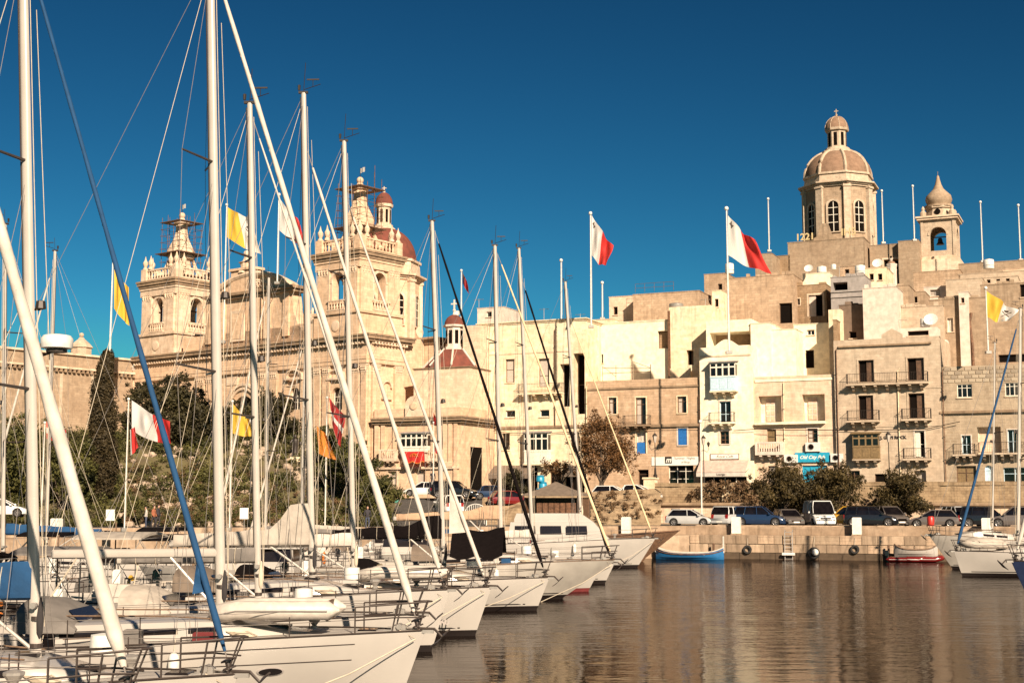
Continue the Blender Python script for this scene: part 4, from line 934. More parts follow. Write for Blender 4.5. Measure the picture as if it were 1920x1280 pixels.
for i in range(n+1):
    t=i/n; x=gx0+(gx1-gx0)*t; crown.append((x, zt_+rise*math.sin(PI*t)**.8))
mb.loft([[(x,y,z) for x,z in crown]+[(gx1,y,zt_-.01),(gx0,y,zt_-.01)] for y in (.35,1.5)]); F.put(mb,'pediment',M['church'])
mb=MB().path([(x,.2,z) for x,z in crown],.32,6); mb.path([(gmid+(x-gmid)*.55,.3,zt_+(z-zt_)*.62) for x,z in crown],.15,6); F.put(mb,'pediment_moulding',M['church_trim'])
F.put(MB().cbox(gm_x-1.9,gm_x+1.9,.1,1.6,zt_+.1,zt_+rise+.55,.1).cbox(gm_x-2.2,gm_x+2.2,-.1,1.8,zt_+rise+.553,zt_+rise+.85,.05),'pediment_block',M['church'])
mb=MB()
for s_ in (-1,1):
    for k in range(3): mb.path([(gmid+s_*(.9+.5*k)+.3*math.cos(t*.7), .22, zt_+.7+.3*math.sin(t*.7)) for t in range(8)], .09, 5)
mb.cbox(gmid-.55,gmid+.55,.1,.34,zt_+.3,zt_+1.5,.1); F.put(mb,'carved_coat_of_arms',M['church_trim'])
mb=MB().lathe([(1.0,0),(.9,.3),(.6,.5),(.75,1.2),(.95,1.3),(.5,1.45),(.28,1.9),(.3,2.1)],(gm_x,.8,zt_+rise-.35),10); mb.ball((gm_x,.8,zt_+rise+2.1),.36); mb.v=[(a,b_2,c+.6) for a,b_2,c in mb.v]; F.put(mb,'gable_finial',M['church_trim'])
mb=MB()
for a in range(4):
    c,s_=math.cos(a*PI/2),math.sin(a*PI/2); q=zt_+rise+3.25
    mb.loft([[(gm_x+p[0]*c-p[1]*s_, y, q+p[0]*s_+p[1]*c) for p in ((0,-.04),(.62,-.36),(.48,0),(.62,.36),(0,.04))] for y in (.77,.83)])
mb.tube((gm_x,.8,zt_+rise+2.2),(gm_x,.8,zt_+rise+3.2),.04); mb.v=[(a,b_2,c+.6) for a,b_2,c in mb.v]; F.put(mb,'maltese_cross',M['c_green'])
x0,z0,x1,z1=F.rect((434,582,460,640),.3); F.put(MB().box(x0,x1,.12,.302,z0,z1),'panel_frame',M['church_trim']); F.put(MB().box(x0+.35,x1-.35,.08,.122,z0+.3,z1-.4),'blind_window',M['church'])
for px in (394,418,486,502,538): 
    x=F.l(px,600,.3)[0]; F.put(MB().box(x-.5,x+.5,.05,.299,H+.6,gz-.01),'gable_pilaster',M['church'])
xv=F.l(574,600)[0]; F.put(MB().lathe([(.5,0),(.45,.3),(.22,.5),(.3,.9),(.55,1.3),(.5,1.6),(.2,1.8),(.25,2.1),(.02,2.5)],(xv,1,H+1.2),10),'urn',M['church_trim'])
F.put(MB().cbox(xv-.6,xv+.6,.4,1.6,H,H+1.2,.05),'pedestal',M['church'])
church = b
# bell towers (upper stages)
def tower(label, x0, off, side, mat, bells=True, zoff=0, spire=True):
    fr = KF; zb0 = zc; R = empty('church_bell_tower', fr.w(x0, off, 0), fr.a, label, 'bell tower')
    class B_: pass
    b = B_(); b.root=R; b.base=0; b.fr=fr; b.x0=x0; b.off=off; b.W=side; b.D=side; b.H=33
    b.front=Face(b,(0,0),0,side); b.right=Face(b,(side,0),90,side); b.left=Face(b,(0,side),-90,side); back=Face(b,(side,side),180,side)
    z1 = zb0+2.4; z2 = 32.4; s = side
    mb = MB(); mb.cbox(-.35,s+.35,-.35,s+.35,zb0-.2,z1,.04).cbox(-.55,s+.55,-.55,s+.55,z1+.003,z1+.35,.08)
    pl = mb.build('plinth', mat, R)
    for Fc in (b.front,b.right): Fc.put(MB().lathe([(.62,0),(.62,.08),(.45,.1)],(0,0,0),16),'roundel',M['church_trim'],pl).matrix_local = Matrix.Identity(4) if False else Matrix.Translation((Fc.O.x+Fc.D.x*s/2-Fc.N.x*.36, Fc.O.y+Fc.D.y*s/2-Fc.N.y*.36, zb0+1.1)) @ Matrix.Rotation(math.radians(Fc.ang),4,'Z') @ Matrix.Rotation(PI/2,4,'X')
    aw = .9; c = s/2; ztop = z2-2.3; zbot = z1+1.7
    mb = MB()
    for Fc in (b.front,b.right,b.left,back):
        Fc.holes.append((c-aw,zbot,c+aw,ztop,.9,True)); Fc.mesh(mb, s, z1+.35, z2, .9)
    w_ = mb.build('belfry', mat, R)
    for Fc in (b.front,b.right,b.left,back):
        m2 = MB()
        for xa in (.02,1.0,s-1.95,s-.97): m2.box(xa,xa+.93,-.26,-.002,z1+.353,z2-2.0)
        m2.cbox(.0,s,-.3,-.003,z1+.354,z1+.9,.05)
        p = Fc.put(m2,'pilaster_pair',mat); capital(Fc,.1,1.85,z2-2.5,p,-.26); capital(Fc,s-1.85,s-.1,z2-2.5,p,-.26)
        m2 = MB()
        for i in range(14):
            a0,a1=PI*i/14,PI*(i+1)/14
            m2.loft([[(c+q*math.cos(a),-.14,ztop-aw+q*math.sin(a)),(c+(q+.3)*math.cos(a),-.14,ztop-aw+(q+.3)*math.sin(a)),(c+(q+.3)*math.cos(a),-.002,ztop-aw+(q+.3)*math.sin(a)),(c+q*math.cos(a),-.002,ztop-aw+q*math.sin(a))] for q,a in ((aw+.02,a0),(aw+.02,a1))])
        m2.box(c-aw-.35,c-aw-.0,-.14,-.002,zbot,ztop-aw-.3).box(c+aw,c+aw+.35,-.14,-.002,zbot,ztop-aw-.3).box(c-aw-.5,c-aw,-.2,-.004,ztop-aw-.3,ztop-aw).box(c+aw,c+aw+.5,-.2,-.004,ztop-aw-.3,ztop-aw)
        Fc.put(m2,'arch_surround',M['church_trim'])
        m2 = MB().cbox(c-1.4,c+1.4,-.5,-.003,zbot-1.3,zbot-1.1,.03).cbox(c-1.4,c+1.4,-.5,-.3,zbot-.25,zbot-.1,.03)
        for k in range(6): m2.lathe([(.06,0),(.13,.25),(.07,.5),(.1,.84)],(c-1.1+.44*k,-.4,zbot-1.097),6)
        Fc.put(m2,'balustrade',M['church_trim'])
    mb = MB()
    for za,zb_,p in ((-2.0,-1.2,.30),(-1.2,-.9,.40)): mb.cbox(-p,s+p,-p,s+p,z2+za+.003,z2+zb_,.03)
    mb.build('entablature', mat, R)
    mb = MB()
    for za,zb_,p in ((-.9,-.6,.5),(-.6,-.25,.65),(-.25,0,.75)): mb.cbox(-p,s+p,-p,s+p,z2+za+.003,z2+zb_,.04)
    mb.build('tower_cornice', M['dark_cornice'], R)
    zr = z2+.003
    for Fc in (b.front,b.right,b.left,back):
        m2 = MB().cbox(.7,s-.7,-.1,.15,zr,zr+.3,.02).cbox(.7,s-.7,-.12,.17,zr+1.3,zr+1.5,.02)
        for k in range(9): m2.lathe([(.07,0),(.15,.3),(.08,.6),(.11,1.0)],(1.0+(s-2)*k/8,.02,zr+.3),6)
        m2.cbox(-.3,.7,-.3,.6,zr,zr+1.6,.05)
        Fc.put(m2,'tower_balustrade',mat)
        for xx in (.1,1.2,s-1.2,s-.1): Fc.put(MB().lathe([(.32,0),(.34,.2),(.16,.35),(.3,.7),(.33,.95),(.15,1.25),(.12,1.35),(.02,1.8)],(xx,.05,zr+1.55),8),'urn_finial',M['church_trim'])
    bell(R, c, c, ztop-.5, 1.25) if bells else None
    if bells: MB().box(.1,s-.1,c-.05,c+.05,ztop-1.2,ztop-1.05).box(c-.05,c+.05,.1,s-.1,ztop-1.2,ztop-1.05).build('bell_frame', M['iron'], R)
    MB().quad((0,0,z1+.36),(s,0,z1+.36),(s,s,z1+.36),(0,s,z1+.36)).quad((0,0,z2-2),(s,0,z2-2),(s,s,z2-2),(0,s,z2-2)).build('belfry_floor', M['church_trim'], R)
    # spire
    o = (c,c,zr)
    sp = [(2.3,0),(2.2,.5),(1.75,.7),(1.65,1.5),(1.3,2.3),(1.25,2.9),(1.7,3.1),(1.8,3.6),(1.85,4.0),(1.4,4.9),(.95,5.8),(.8,6.6),(.75,7.6),(1.05,7.7),(1.15,7.95),(.5,8.1),(.3,8.5)]
    spire = MB().lathe(sp, o, 8, PI/8).build('spire', mat, R)
    mb = MB()
    for k in range(4):
        a = k*PI/2+PI/4; mb.path([(c+q*math.cos(a), c+q*math.sin(a), zr+z) for q,z in ((3.0,.9),(2.4,1.0),(1.9,1.8),(1.5,2.9))], [.35,.3,.25,.2], 6); mb.ball((c+3.0*math.cos(a),c+3.0*math.sin(a),zr+1.3),.45,8,5)
    mb.build('scroll_buttress', mat, spire)
    MB().ball((c,c,zr+8.8),.42).build('spire_ball', M['church_trim'], spire, True)
    fl = MB().tube((c,c,zr+9.1),(c,c,zr+10.3),.035); n=6
    fl.build('flag_rod', M['iron'], R)
    MB().loft([[(c+.05+1.0*i/n, c-.3*i/n+.06*math.sin(i*1.5), zr+10.2-j*.55) for i in range(n+1)] for j in (0,1)], False).build('small_flag', M['f_white'], R)
    return R
SD = 6.4
tR = tower('right church bell tower in warm stone with empty belfry arches and scaffolded spire', -SD-2.0, .4, SD, M['church'], bells=False)
tL = tower('left church bell tower with hanging bells and a scaffolded bulb spire', -W_+.3, .4, SD, M['church_trim'])
def scaffold(label, x0, off, s, z0, h1, h2, r1, plats, seed):
    R = empty('scaffolding', KF.w(x0+s/2, off+s/2, z0), KF.a, label, 'scaffolding', 'scaffolding around the church spires')
    rnd = random.Random(seed)
    for i in range(4):
        for j in range(4):
            if 0 < i < 3 and 0 < j < 3: continue
            x = -r1+2*r1*i/3; y = -r1+2*r1*j/3
            MB().tube((x,y,0),(x,y,h1+rnd.uniform(-.5,h2)),.035,n=5).build('scaffold_pole', M['rust'], R)
    mb = MB(); z = .9
    while z < h1:
        for q in (-r1,r1):
            mb.tube((-r1-.3,q,z),(r1+.3,q,z),.026,n=4).tube((q,-r1-.3,z),(q,r1+.3,z),.026,n=4)
        z += .85
    for q in (-r1,r1): mb.tube((-r1,q,.5),(r1,q,h1*.6),.022,n=4).tube((q,r1,h1*.3),(q,-r1,h1*.9),.022,n=4)
    mb.build('scaffold_ledgers', M['rust'], R)
    for z,e in plats: MB().box(-r1-e,r1+e,-r1-e,-r1+.6,z,z+.08).box(-r1-e,r1+e,r1-.6,r1+e,z,z+.08).box(-r1-e,-r1+.6,-r1+.61,r1-.61,z,z+.08).box(r1-.6,r1+e,-r1+.61,r1-.61,z,z+.08).build('plank_platform', M['bframe'], R)
scaffold('rusty scaffolding poles and planks around the right church spire', -SD-2.0, .4, SD, 32.45, 8.2, 2.2, 1.75, ((3.0,.5),(7.6,.3)), 3)
scaffold('rusty scaffolding poles and planks around the left church spire', -W_+.3, .4, SD, 32.45, 7.6, 1.6, 1.75, ((.6,.9),(3.6,.6),(7.7,.2)), 5)
# big drum and red dome
Y=171
octdome('large red painted church dome behind the right bell tower with small lantern',719,Y,71,zz(640,Y),zz(526,Y),zz(492,Y),zz(428,Y),.92,zz(384,Y),zz(361,Y),zz(350,Y),M['church'],M['reddome'],rot=math.radians(-15),ribs=False,dr=.89)
# church body behind
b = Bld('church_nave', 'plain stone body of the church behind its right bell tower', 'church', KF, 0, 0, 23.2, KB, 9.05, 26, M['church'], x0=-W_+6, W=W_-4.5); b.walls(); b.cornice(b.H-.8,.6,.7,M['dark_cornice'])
# annex with white enclosed balcony
AF = Frame((at(862,940,144.5).x, 144.5), -25)
b = Bld('church_oratory', 'two storey stone oratory with white enclosed balcony and rounded parapet crest', 'building', AF, 701, 862, 765, 4.8, 0, 14, M['church'], toppx=780)
F = b.front; Fr = b.right
for r in ((727,893+10-20,744,915),): win(F,r,2,(.8,),'church_trim','curtain',depth=.25,sill=False,name='door',surround=.15)
win(F,(779,874,797,918),1,(.7,),'church_trim','curtain',depth=.4,arch=True,sill=False,name='arched_door')
win(F,(825,880,838,900),1,(),'bframe','church',depth=.1)
win(Fr,(882,838,905,930),2,(),'bframe','dark',depth=.7,sill=False,name='opening')  # tall dark pane set in a framed hole of the side wall
boxbalcony(F,751,813,801,845,5,'wframe','wframe',n=2,rf=.8,proj=1.0,cmat='church_trim')
for a,c in ((718,750),(803,835)): balcony(F,a,c,862,3,mat=M['church_trim'],style='stone',rail=1.1,proj=.9)
b.walls(.35)
for px in (704,716,738,806,832,842,852): pilaster(F,F.l(px,800)[0],F.l(px+7,800)[0],b.H*.35 if px<850 else 0,b.H-1.6,.2,cap=False)
mb=MB(); H=b.H; 
for za,zb_,p in ((-1.65,-1.4,.35),(-1.4,-1.15,.6),(-1.15,-.95,.7)): mb.cbox(-.1,b.W+p,-p,b.D,H+za+.003,H+zb_,.04)
mb.build('cornice',M['dark_cornice'],b.root)
F.put(MB().cbox(0,b.W,-.25,-.002,b.H*.33,b.H*.33+.25,.04),'string_course',M['church_trim'])
xm=F.l(778,770)[0]; mb=MB(); mb.loft([[(xm-1.05,y,H-.9),(xm+1.05,y,H-.9),(xm+1.05,y,H+.3)]+[(xm+1.05*math.cos(PI*i/8),y,H+.3+1.0*math.sin(PI*i/8)) for i in range(1,8)]+[(xm-1.05,y,H+.3)] for y in (-.3,.4)]); F.put(mb,'parapet_crest',M['church_trim'])
F.put(MB().lathe([(.42,0),(.42,.1),(.3,.12)],(0,0,0),14),'crest_roundel',M['church']).matrix_local=Matrix.Translation((xm,-.31,H+.25))@Matrix.Rotation(PI/2,4,'X')
# red banner hung from the balcony
x0=F.l(759,846,-1.05)[0]; x1=F.l(797,846,-1.05)[0]; z1=F.l(778,846,-1.05)[1]; z0=F.l(778,869,-1.05)[1]
R=empty('banner', AF.w(b.x0+x0,-1.12,b.base+z0), AF.a, 'red embroidered banner with scalloped hem hanging below the white enclosed balcony','banner')
n=14; W=x1-x0; Hh=z1-z0; MB().loft([[(W*i/n, -.06-.05*math.sin(i*1.3)*(j/5), Hh-(Hh*(.82+.18*abs(math.sin(PI*2*i/n+.5))))*j/5) for i in range(n+1)] for j in range(6)],False).build('cloth',M['f_red'],R)
mb=MB(); mb.path([(W*i/n,-.12,Hh-Hh*(.80+.18*abs(math.sin(PI*2*i/n+.5)))) for i in range(n+1)],.05,5)
for k in range(5): mb.path([(W/2+math.cos(t)*.3*(k-2)*.8,-.14,Hh*.55+math.sin(t)*.35) for t in (0,.7,1.4,2.1,2.8)],.035,4)
mb.build('gold_embroidery',M['f_orange'],R)
# chapel block with low red dome behind the annex
b = Bld('side_chapel', 'square rubble stone chapel with a low red pyramid dome and white lantern', 'chapel', AF, 776, 880, 690, 5, 3.2, 7, M['pinkish'], toppx=830)
b.walls(); b.cornice(b.H-.1,.15,.2,M['dark_cornice'],'roof_edge')
Hc=b.H; cx=b.W*.47; cy=3.4; r=b.W*.5
MB().lathe([(r*1.02,Hc+.1),(r*.98,Hc+.35),(r*.66,Hc+1.5),(r*.42,Hc+2.3)],(cx,cy,0),8,PI/8).build('red_roof',M['reddome'],b.root)
mb=MB()
for k in range(8):
    a=PI/8+k*PI/4; mb.path([(cx+q*math.cos(a),cy+q*math.sin(a),Hc+z) for q,z in ((r*1.03,.35),(r*.68,1.52),(r*.43,2.35))],.11,5)
mb.build('roof_ribs',M['white'],b.root)
lr=.95; zl=Hc+2.3; lt=MB().lathe([(lr*1.25,zl),(lr*1.2,zl+.3),(lr,zl+.4),(lr,zl+2.5),(lr*1.3,zl+2.6),(lr*1.3,zl+2.8)],(cx,cy,0),8,PI/8).build('lantern',M['white'],b.root)
for k in range(8):
    a=k*PI/4; o=MB().box(-.2,.2,-.03,.03,zl+.7,zl+2.2).build('lantern_window',M['dark'],lt); o.matrix_local=Matrix.Translation((cx+lr*.925*math.cos(a),cy+lr*.925*math.sin(a),0))@Matrix.Rotation(a+PI/2,4,'Z')
MB().lathe([(lr*1.15*math.cos(PI/2*i/6)+.01,zl+2.803+1.2*math.sin(PI/2*i/6)) for i in range(7)],(cx,cy,0),12).build('lantern_cap',M['reddome'],b.root,True)
MB().lathe([(.2,zl+3.95),(.12,zl+4.3),(.2,zl+4.5),(.05,zl+4.7)],(cx,cy,0),8).box(cx-.07,cx+.07,cy-.07,cy+.07,zl+4.6,zl+5.7).box(cx-.4,cx+.4,cy-.06,cy+.06,zl+5.15,zl+5.3).build('cross',M['white'],b.root)
Bk=Bld('linking_house','stained stone wall joining the side chapel and the pale waterfront house','wall',AF,868,900,610,5,6,6,M['pinkish']); Bk.walls()
# left wing
LF = Frame((KF.w(-W_-.2,-18.5).x, KF.w(-W_-.2,-18.5).y), 52)
b = Bld('church_side_wing', 'long plain stone wing with a dentilled cornice behind the cypress at the left', 'building', LF, 0, 0, 22.4, 6, 0, 16, M['hillstone'], x0=-24, W=42)  # darker stone here puts the lens vignette into the wall colour
b.walls(); F=b.front; H=b.H
F.put(MB().cbox(0,b.W,-.5,-.002,H-1.9,H-1.65,.04).cbox(0,b.W,-.3,-.002,H-.15,H+.1,.04),'cornice',M['church_trim'])
k=.2
mb=MB()
while k<b.W: mb.box(k,k+.3,-.42,-.003,H-2.3,H-1.903); k+=.62
F.put(mb,'dentil_row',M['dark_cornice'])
for k in range(3): F.put(MB().box(27+4.4*k,27.4+4.4*k,-.1,-.002,0,H-2.4),'pilaster',M['tan'])
b = Bld('corner_pier', 'stone pier with a flat cap standing at the left end of the church front', 'wall', KF, 0,0, 21.5, 6, -.6, 3, M['church'], x0=-W_-3.0, W=2.8); b.walls(); b.cornice(b.H-.4,.25,.5,M['white'])
R=empty('small_cupola', at(152,655,170), 0, 'small pale cupola with ball finial on the roof of the left wing', 'cupola'); MB().lathe([(1.3,-1.0),(1.3,.1),(1.5,.2),(1.0,.8),(.4,1.3),(.3,1.5)],(0,0,0),8).ball((0,0,1.8),.3,8,5).build('cupola_body',M['tan'],R)
# garden walls and small pavilion in front of the church
b = Bld('garden_wall', 'low pale garden wall with a sloping tiled hut on the hill under the pines', 'wall', Frame((at(470,940,146).x,146),-10), 330, 470, 858, 6.5, 0, .5, M['pale']); b.walls(); b.cornice(b.H-.1,.1,.15,M['pale'],'coping')
b = Bld('garden_hut', 'small stone garden hut with a sloping roof beside the tall mast', 'hut', Frame((at(470,940,139).x,139),-10), 425, 478, 868, 6.5, 0, 3, M['pale']); b.walls()
MB().loft([[(-.3,-.3,b.H+.01),(b.W+.3,-.3,b.H+.01),(b.W+.3,b.D+.3,b.H+.01),(-.3,b.D+.3,b.H+.01)],[(-.3,-.3,b.H+.12),(b.W+.3,-.3,b.H+.12),(b.W+.3,b.D+.3,b.H+.12),(-.3,b.D+.3,b.H+.12)],[(.5,1.4,b.H+1.1),(b.W-.5,1.4,b.H+1.1),(b.W-.5,1.6,b.H+1.1),(.5,1.6,b.H+1.1)]]).build('roof',M['pale'],b.root)
# dark statue
p=at(553,868,136); R=empty('statue', p, .2, 'dark bronze statue of a standing figure on a stone pedestal on the garden hill', 'statue')
MB().cbox(-.7,.7,-.7,.7,-3,.0,.05).cbox(-.5,.5,-.5,.5,.003,.6,.05).build('pedestal',M['pale'],R)
MB().loft([[(r*math.cos(2*PI*k/10)+ox,r*.75*math.sin(2*PI*k/10),z) for k in range(10)] for r,z,ox in ((.34,.6,0),(.3,1.0,0),(.24,1.5,.02),(.28,1.9,.03),(.34,2.2,.02),(.30,2.35,0),(.1,2.42,0),(.1,2.48,0),(.15,2.56,0),(.16,2.68,0),(.10,2.8,0),(.02,2.84,0))]).path([(-.28,0,2.3),(-.5,-.1,2.0),(-.45,-.25,1.75)],[.1,.08,.06],6).path([(.3,0,2.3),(.5,-.05,2.6),(.55,-.1,3.0)],[.1,.08,.05],6).build('figure',M['iron'],R,True)
# ------------------------------------------------------------------ vegetation
def leaves(mb, c, r, n, s, rnd, sz=1.0, shell=.45):
    for _ in range(n):
        while True:
            d = Vector((rnd.gauss(0,1), rnd.gauss(0,1), rnd.gauss(0,1)))
            if d.length > .01: break
        d.normalize(); q = shell+(1-shell)*rnd.random()
        p = Vector((c[0]+d.x*r*q, c[1]+d.y*r*q, c[2]+d.z*r*q*sz))
        a = Vector((rnd.gauss(0,1),rnd.gauss(0,1),rnd.gauss(0,1))).normalized(); b = a.cross(d).normalized() if a.cross(d).length > .01 else Vector((1,0,0))
        ss = s*rnd.uniform(.6,1.4); a = (a+d*.6).normalized()
        k = len(mb.v); mb.v += [tuple(p-a*ss), tuple(p+b*ss*.5), tuple(p+a*ss), tuple(p-b*ss*.5)]; mb.f.append([k,k+1,k+2,k+3]); mb.m.append(0)
def tree(px, py_base, Y, W, H, label, leaf, trunk_h=.35, clumps=22, per=420, s=.16, seed=1, cat='tree', name='tree', shape='round', zb=None, lean=0, group=None):
    rnd = random.Random(seed); p = at(px, py_base, Y)
    if zb is not None: p.z = zb
    R = empty(name, p, 0, label, cat, group)
    th = H*trunk_h; mb = MB()
    top = Vector((lean, 0, th)); mb.path([(0,0,-.4),(lean*.3,.05,th*.5),tuple(top)],[H*.035+.05,H*.028+.04,H*.022+.03],7)
    cl = []
    for k in range(clumps):
        a = rnd.uniform(0, 2*PI)
        if shape == 'round': ph = rnd.uniform(-.75,1); rr = math.sqrt(max(0,1-ph*ph))*rnd.uniform(.45,.95); z = th+(H-th)*(.5+.46*ph)
        elif shape == 'flat': ph = rnd.random(); rr = rnd.uniform(.2,1); z = th+(H-th)*(.35+.55*rnd.random()*(1-.4*rr))
        elif shape == 'dome': ph = rnd.random(); rr = rnd.uniform(.1,1); z = th*.6+(H-th*.6)*(.12+.8*rnd.random()*math.sqrt(max(0,1-rr*rr)))
        c = Vector((lean+W*.5*rr*math.cos(a)*.86, W*.5*rr*math.sin(a)*.86, z)); r = W*rnd.uniform(.10,.19); cl.append((c, r))
        if k < 9: m = top.lerp(c,.5)+Vector((0,0,-.1*H*rnd.random())); mb.path([tuple(top-Vector((0,0,rnd.uniform(0,th*.3)))),tuple(m),tuple(c)],[H*.017+.02,H*.010+.015,.02],5)
    mb.build('trunk', M['bark'], R)
    mb = MB()
    for c, r in cl: leaves(mb, c, r*1.15, per, s, rnd, .8, .25)
    mid = Vector((lean,0,th+(H-th)*.45))
    for c, r in cl:      # ragged sprays reaching out of the crown
        for _ in range(2):
            d = (c-mid); d = d.normalized() if d.length > .1 else Vector((0,0,1)); d = (d+Vector((rnd.gauss(0,.35),rnd.gauss(0,.35),rnd.gauss(0,.35)))).normalized(); q = c+d*r*rnd.uniform(.9,1.5)
            leaves(mb, q, r*rnd.uniform(.22,.42), int(per*.13), s*.8, rnd, 1.0, .1)
    mb.build('crown', leaf, R)
    return R
tree(1470,985,122.6,6.0,4.8,'dark round tamarisk tree, leftmost of the quay trees, in front of the pub door',M['leaf_olive'],.22,38,420,.10,11,zb=2.5,shape='round')
tree(1562,985,122.2,5.8,4.6,'dark bushy tamarisk tree right of the blue pub sign above the yellow van',M['leaf_olive'],.22,38,420,.10,12,zb=2.5,shape='round')
tree(1690,985,121.5,5.9,5.3,'dark rounded tamarisk tree standing alone before the balcony house',M['leaf_olive'],.2,38,420,.10,13,zb=2.5,shape='dome')
tree(1128,935,134,6.3,7.9,'large feathery dry tree rising in front of the honey stone house',M['leaf_feather'],.3,46,230,.11,14,zb=4.4,shape='round')
tree(1050,930,139,3.6,4.3,'small thin feathery tree by the cafe awning',M['leaf_feather'],.35,16,120,.10,15,zb=4.9,shape='flat')
tree(966,925,140,3.0,3.2,'low dark green bushy tree under the cafe awning',M['leaf_dark'],.2,20,220,.09,16,zb=4.9,shape='dome')
tree(318,900,139,9.2,9.6,'large dark pine tree behind the white and red flag',M['leaf_dark'],.25,60,520,.16,21,zb=6.0,shape='round')
tree(268,900,141,5.0,10.2,'taller dark pine tree with open top left of the large pine',M['leaf_dark'],.4,26,380,.15,22,zb=6,shape='round')
tree(508,860,144,6.6,7.6,'dark pine tree with forked trunk behind the tall masts in the middle',M['leaf_dark'],.35,34,480,.16,23,zb=7.5,shape='round')
tree(448,870,142,6.0,7.2,'dark pine tree behind the yellow flag',M['leaf_dark'],.3,28,420,.16,24,zb=7.0,shape='round')
tree(25,960,124,9.5,7.6,'broad dark tree at the far left above the white car',M['leaf_bush'],.2,44,460,.14,25,zb=4.0,shape='dome')
tree(112,965,122,6.5,6.6,'dark green tree left of the cypress',M['leaf_bush'],.2,34,420,.13,26,zb=4.2,shape='dome')
tree(618,870,133,4.2,3.2,'dark shrubby tree behind the orange flag',M['leaf_bush'],.15,22,380,.11,27,zb=8.6,shape='dome',cat='shrub',name='shrub')
tree(652,905,128,6.5,3.4,'wide green shrub at the right end of the garden hill',M['leaf_bush'],.15,30,380,.12,28,zb=6.5,shape='dome',cat='shrub',name='shrub')
tree(706,945,124,5.0,2.6,'low green shrub beside the ramp road',M['leaf_bush'],.12,24,360,.11,29,zb=4.2,shape='dome',cat='shrub',name='shrub')
# tall cypress
p = at(191, 905, 124); p.z = hill_h(p.x,124)-.3; R = empty('cypress_tree', p, 0, 'tall dark column shaped cypress against the pale wing wall', 'cypress'); rnd = random.Random(4)
Hc = at(193,652,124).z-p.z; mb = MB(); MB().path([(0,0,-.5),(0,0,Hc*.5),(.2,0,Hc*.93)],[.28,.2,.05],7).build('trunk', M['bark'], R)
for k in range(170):
    t = rnd.random()**.9; z = .2+t*(Hc-.7); wd = 1.42*(min(1,(.3+t*4)))*(1-max(0,t-.68)/.32*.62); a = rnd.uniform(0,2*PI); q = wd*.62*rnd.uniform(.5,1)
    leaves(mb, (q*math.cos(a)+.25*math.sin(t*7), q*math.sin(a), z), wd*.5, 330, .11, rnd, 1.9, .3)
mb.build('crown', M['leaf_cyp'], R)
# bushes, creeper and rocks on slopes
def scatter_px(px0, px1, y0, y1, n, f, rnd):
    for _ in range(n):
        px = rnd.uniform(px0, px1); Y = rnd.uniform(y0, y1); f(xat(px, Y), Y)
rnd = random.Random(9); mb = MB()
def bush(x, y):
    r = rnd.uniform(.4,1.5)*(1+.5*noise.noise(Vector((x*.3,y*.3,0)))); leaves(mb, (x, y, hill_h(x,y)+r*.35), r, int(60+90*r), .12, rnd, .7, .3)
scatter_px(-40,735,113.5,150,760,bush,rnd)
tag(mb.build('garden_bushes', M['leaf_bush']), kind='stuff')
mb = MB()
def bush2(x, y):
    r = rnd.uniform(.5,1.3); leaves(mb, (x, y, hill_h(x,y)+r*.3), r, 100, .11, rnd, .6, .3)
scatter_px(-40,725,113,150,330,bush2,rnd)
tag(mb.build('dark_garden_bushes', M['leaf_dark']), kind='stuff')
mb = MB()
def rockf(x, y):
    if noise.noise(Vector((x*.22,y*.3,2))) < .02: return
    r = rnd.uniform(.15,.50); z = hill_h(x,y)+r*.3; n=7
    rings=[]
    for i in range(5):
        t=PI*(i+.3)/5.0; rings.append([(x+r*math.sin(t)*math.cos(2*PI*k/n)*rnd.uniform(.75,1.25), y+r*math.sin(t)*math.sin(2*PI*k/n)*rnd.uniform(.75,1.25), z-r*.7*math.cos(t)) for k in range(n)])
    mb.loft(rings)
scatter_px(230,700,113.5,146,1000,rockf,rnd)
tag(mb.build('rockery_stones', M['rock']), kind='stuff')
# flowering scrub (pale clumps)
mb = MB()
def bush3(x, y):
    r = rnd.uniform(.25,.6); leaves(mb, (x, y, hill_h(x,y)+r*.5+.3), r, 60, .08, rnd, .8, .3)
scatter_px(240,690,113.5,132,260,bush3,rnd)
tag(mb.build('dry_garden_scrub', M['leaf_brown']), kind='stuff')
# creeper over the retaining wall
mb = MB()
for _ in range(95):
    px = rnd.choice([rnd.gauss(1385,28), rnd.gauss(1350,20), rnd.uniform(1300,1480), rnd.uniform(1290,1420)]); x = SF.l(px, 900, -9.4)[0]; z = rnd.uniform(4.3, 6.4); w_ = SF.w(x,-9.35,z)
    leaves(mb, w_, rnd.uniform(.25,.6), 60, .10, rnd, .8, .2)
for _ in range(60):
    px = rnd.uniform(1385,1500); x = SF.l(px, 900, -10.2)[0]; w_ = SF.w(x,-10.4,rnd.uniform(2.8,4.6)); leaves(mb, w_, rnd.uniform(.25,.55), 55, .10, rnd, .8, .2)
tag(mb.build('wall_creeper', M['leaf_brown']), kind='stuff')
mb = MB()
for _ in range(60):
    px = rnd.uniform(1100,1235); Y = rnd.uniform(122,128); leaves(mb, (xat(px,Y),Y,2.6+(Y-121)*.42), rnd.uniform(.2,.45), 50, .09, rnd, .7, .2)
tag(mb.build('bank_scrub', M['leaf_brown']), kind='stuff')
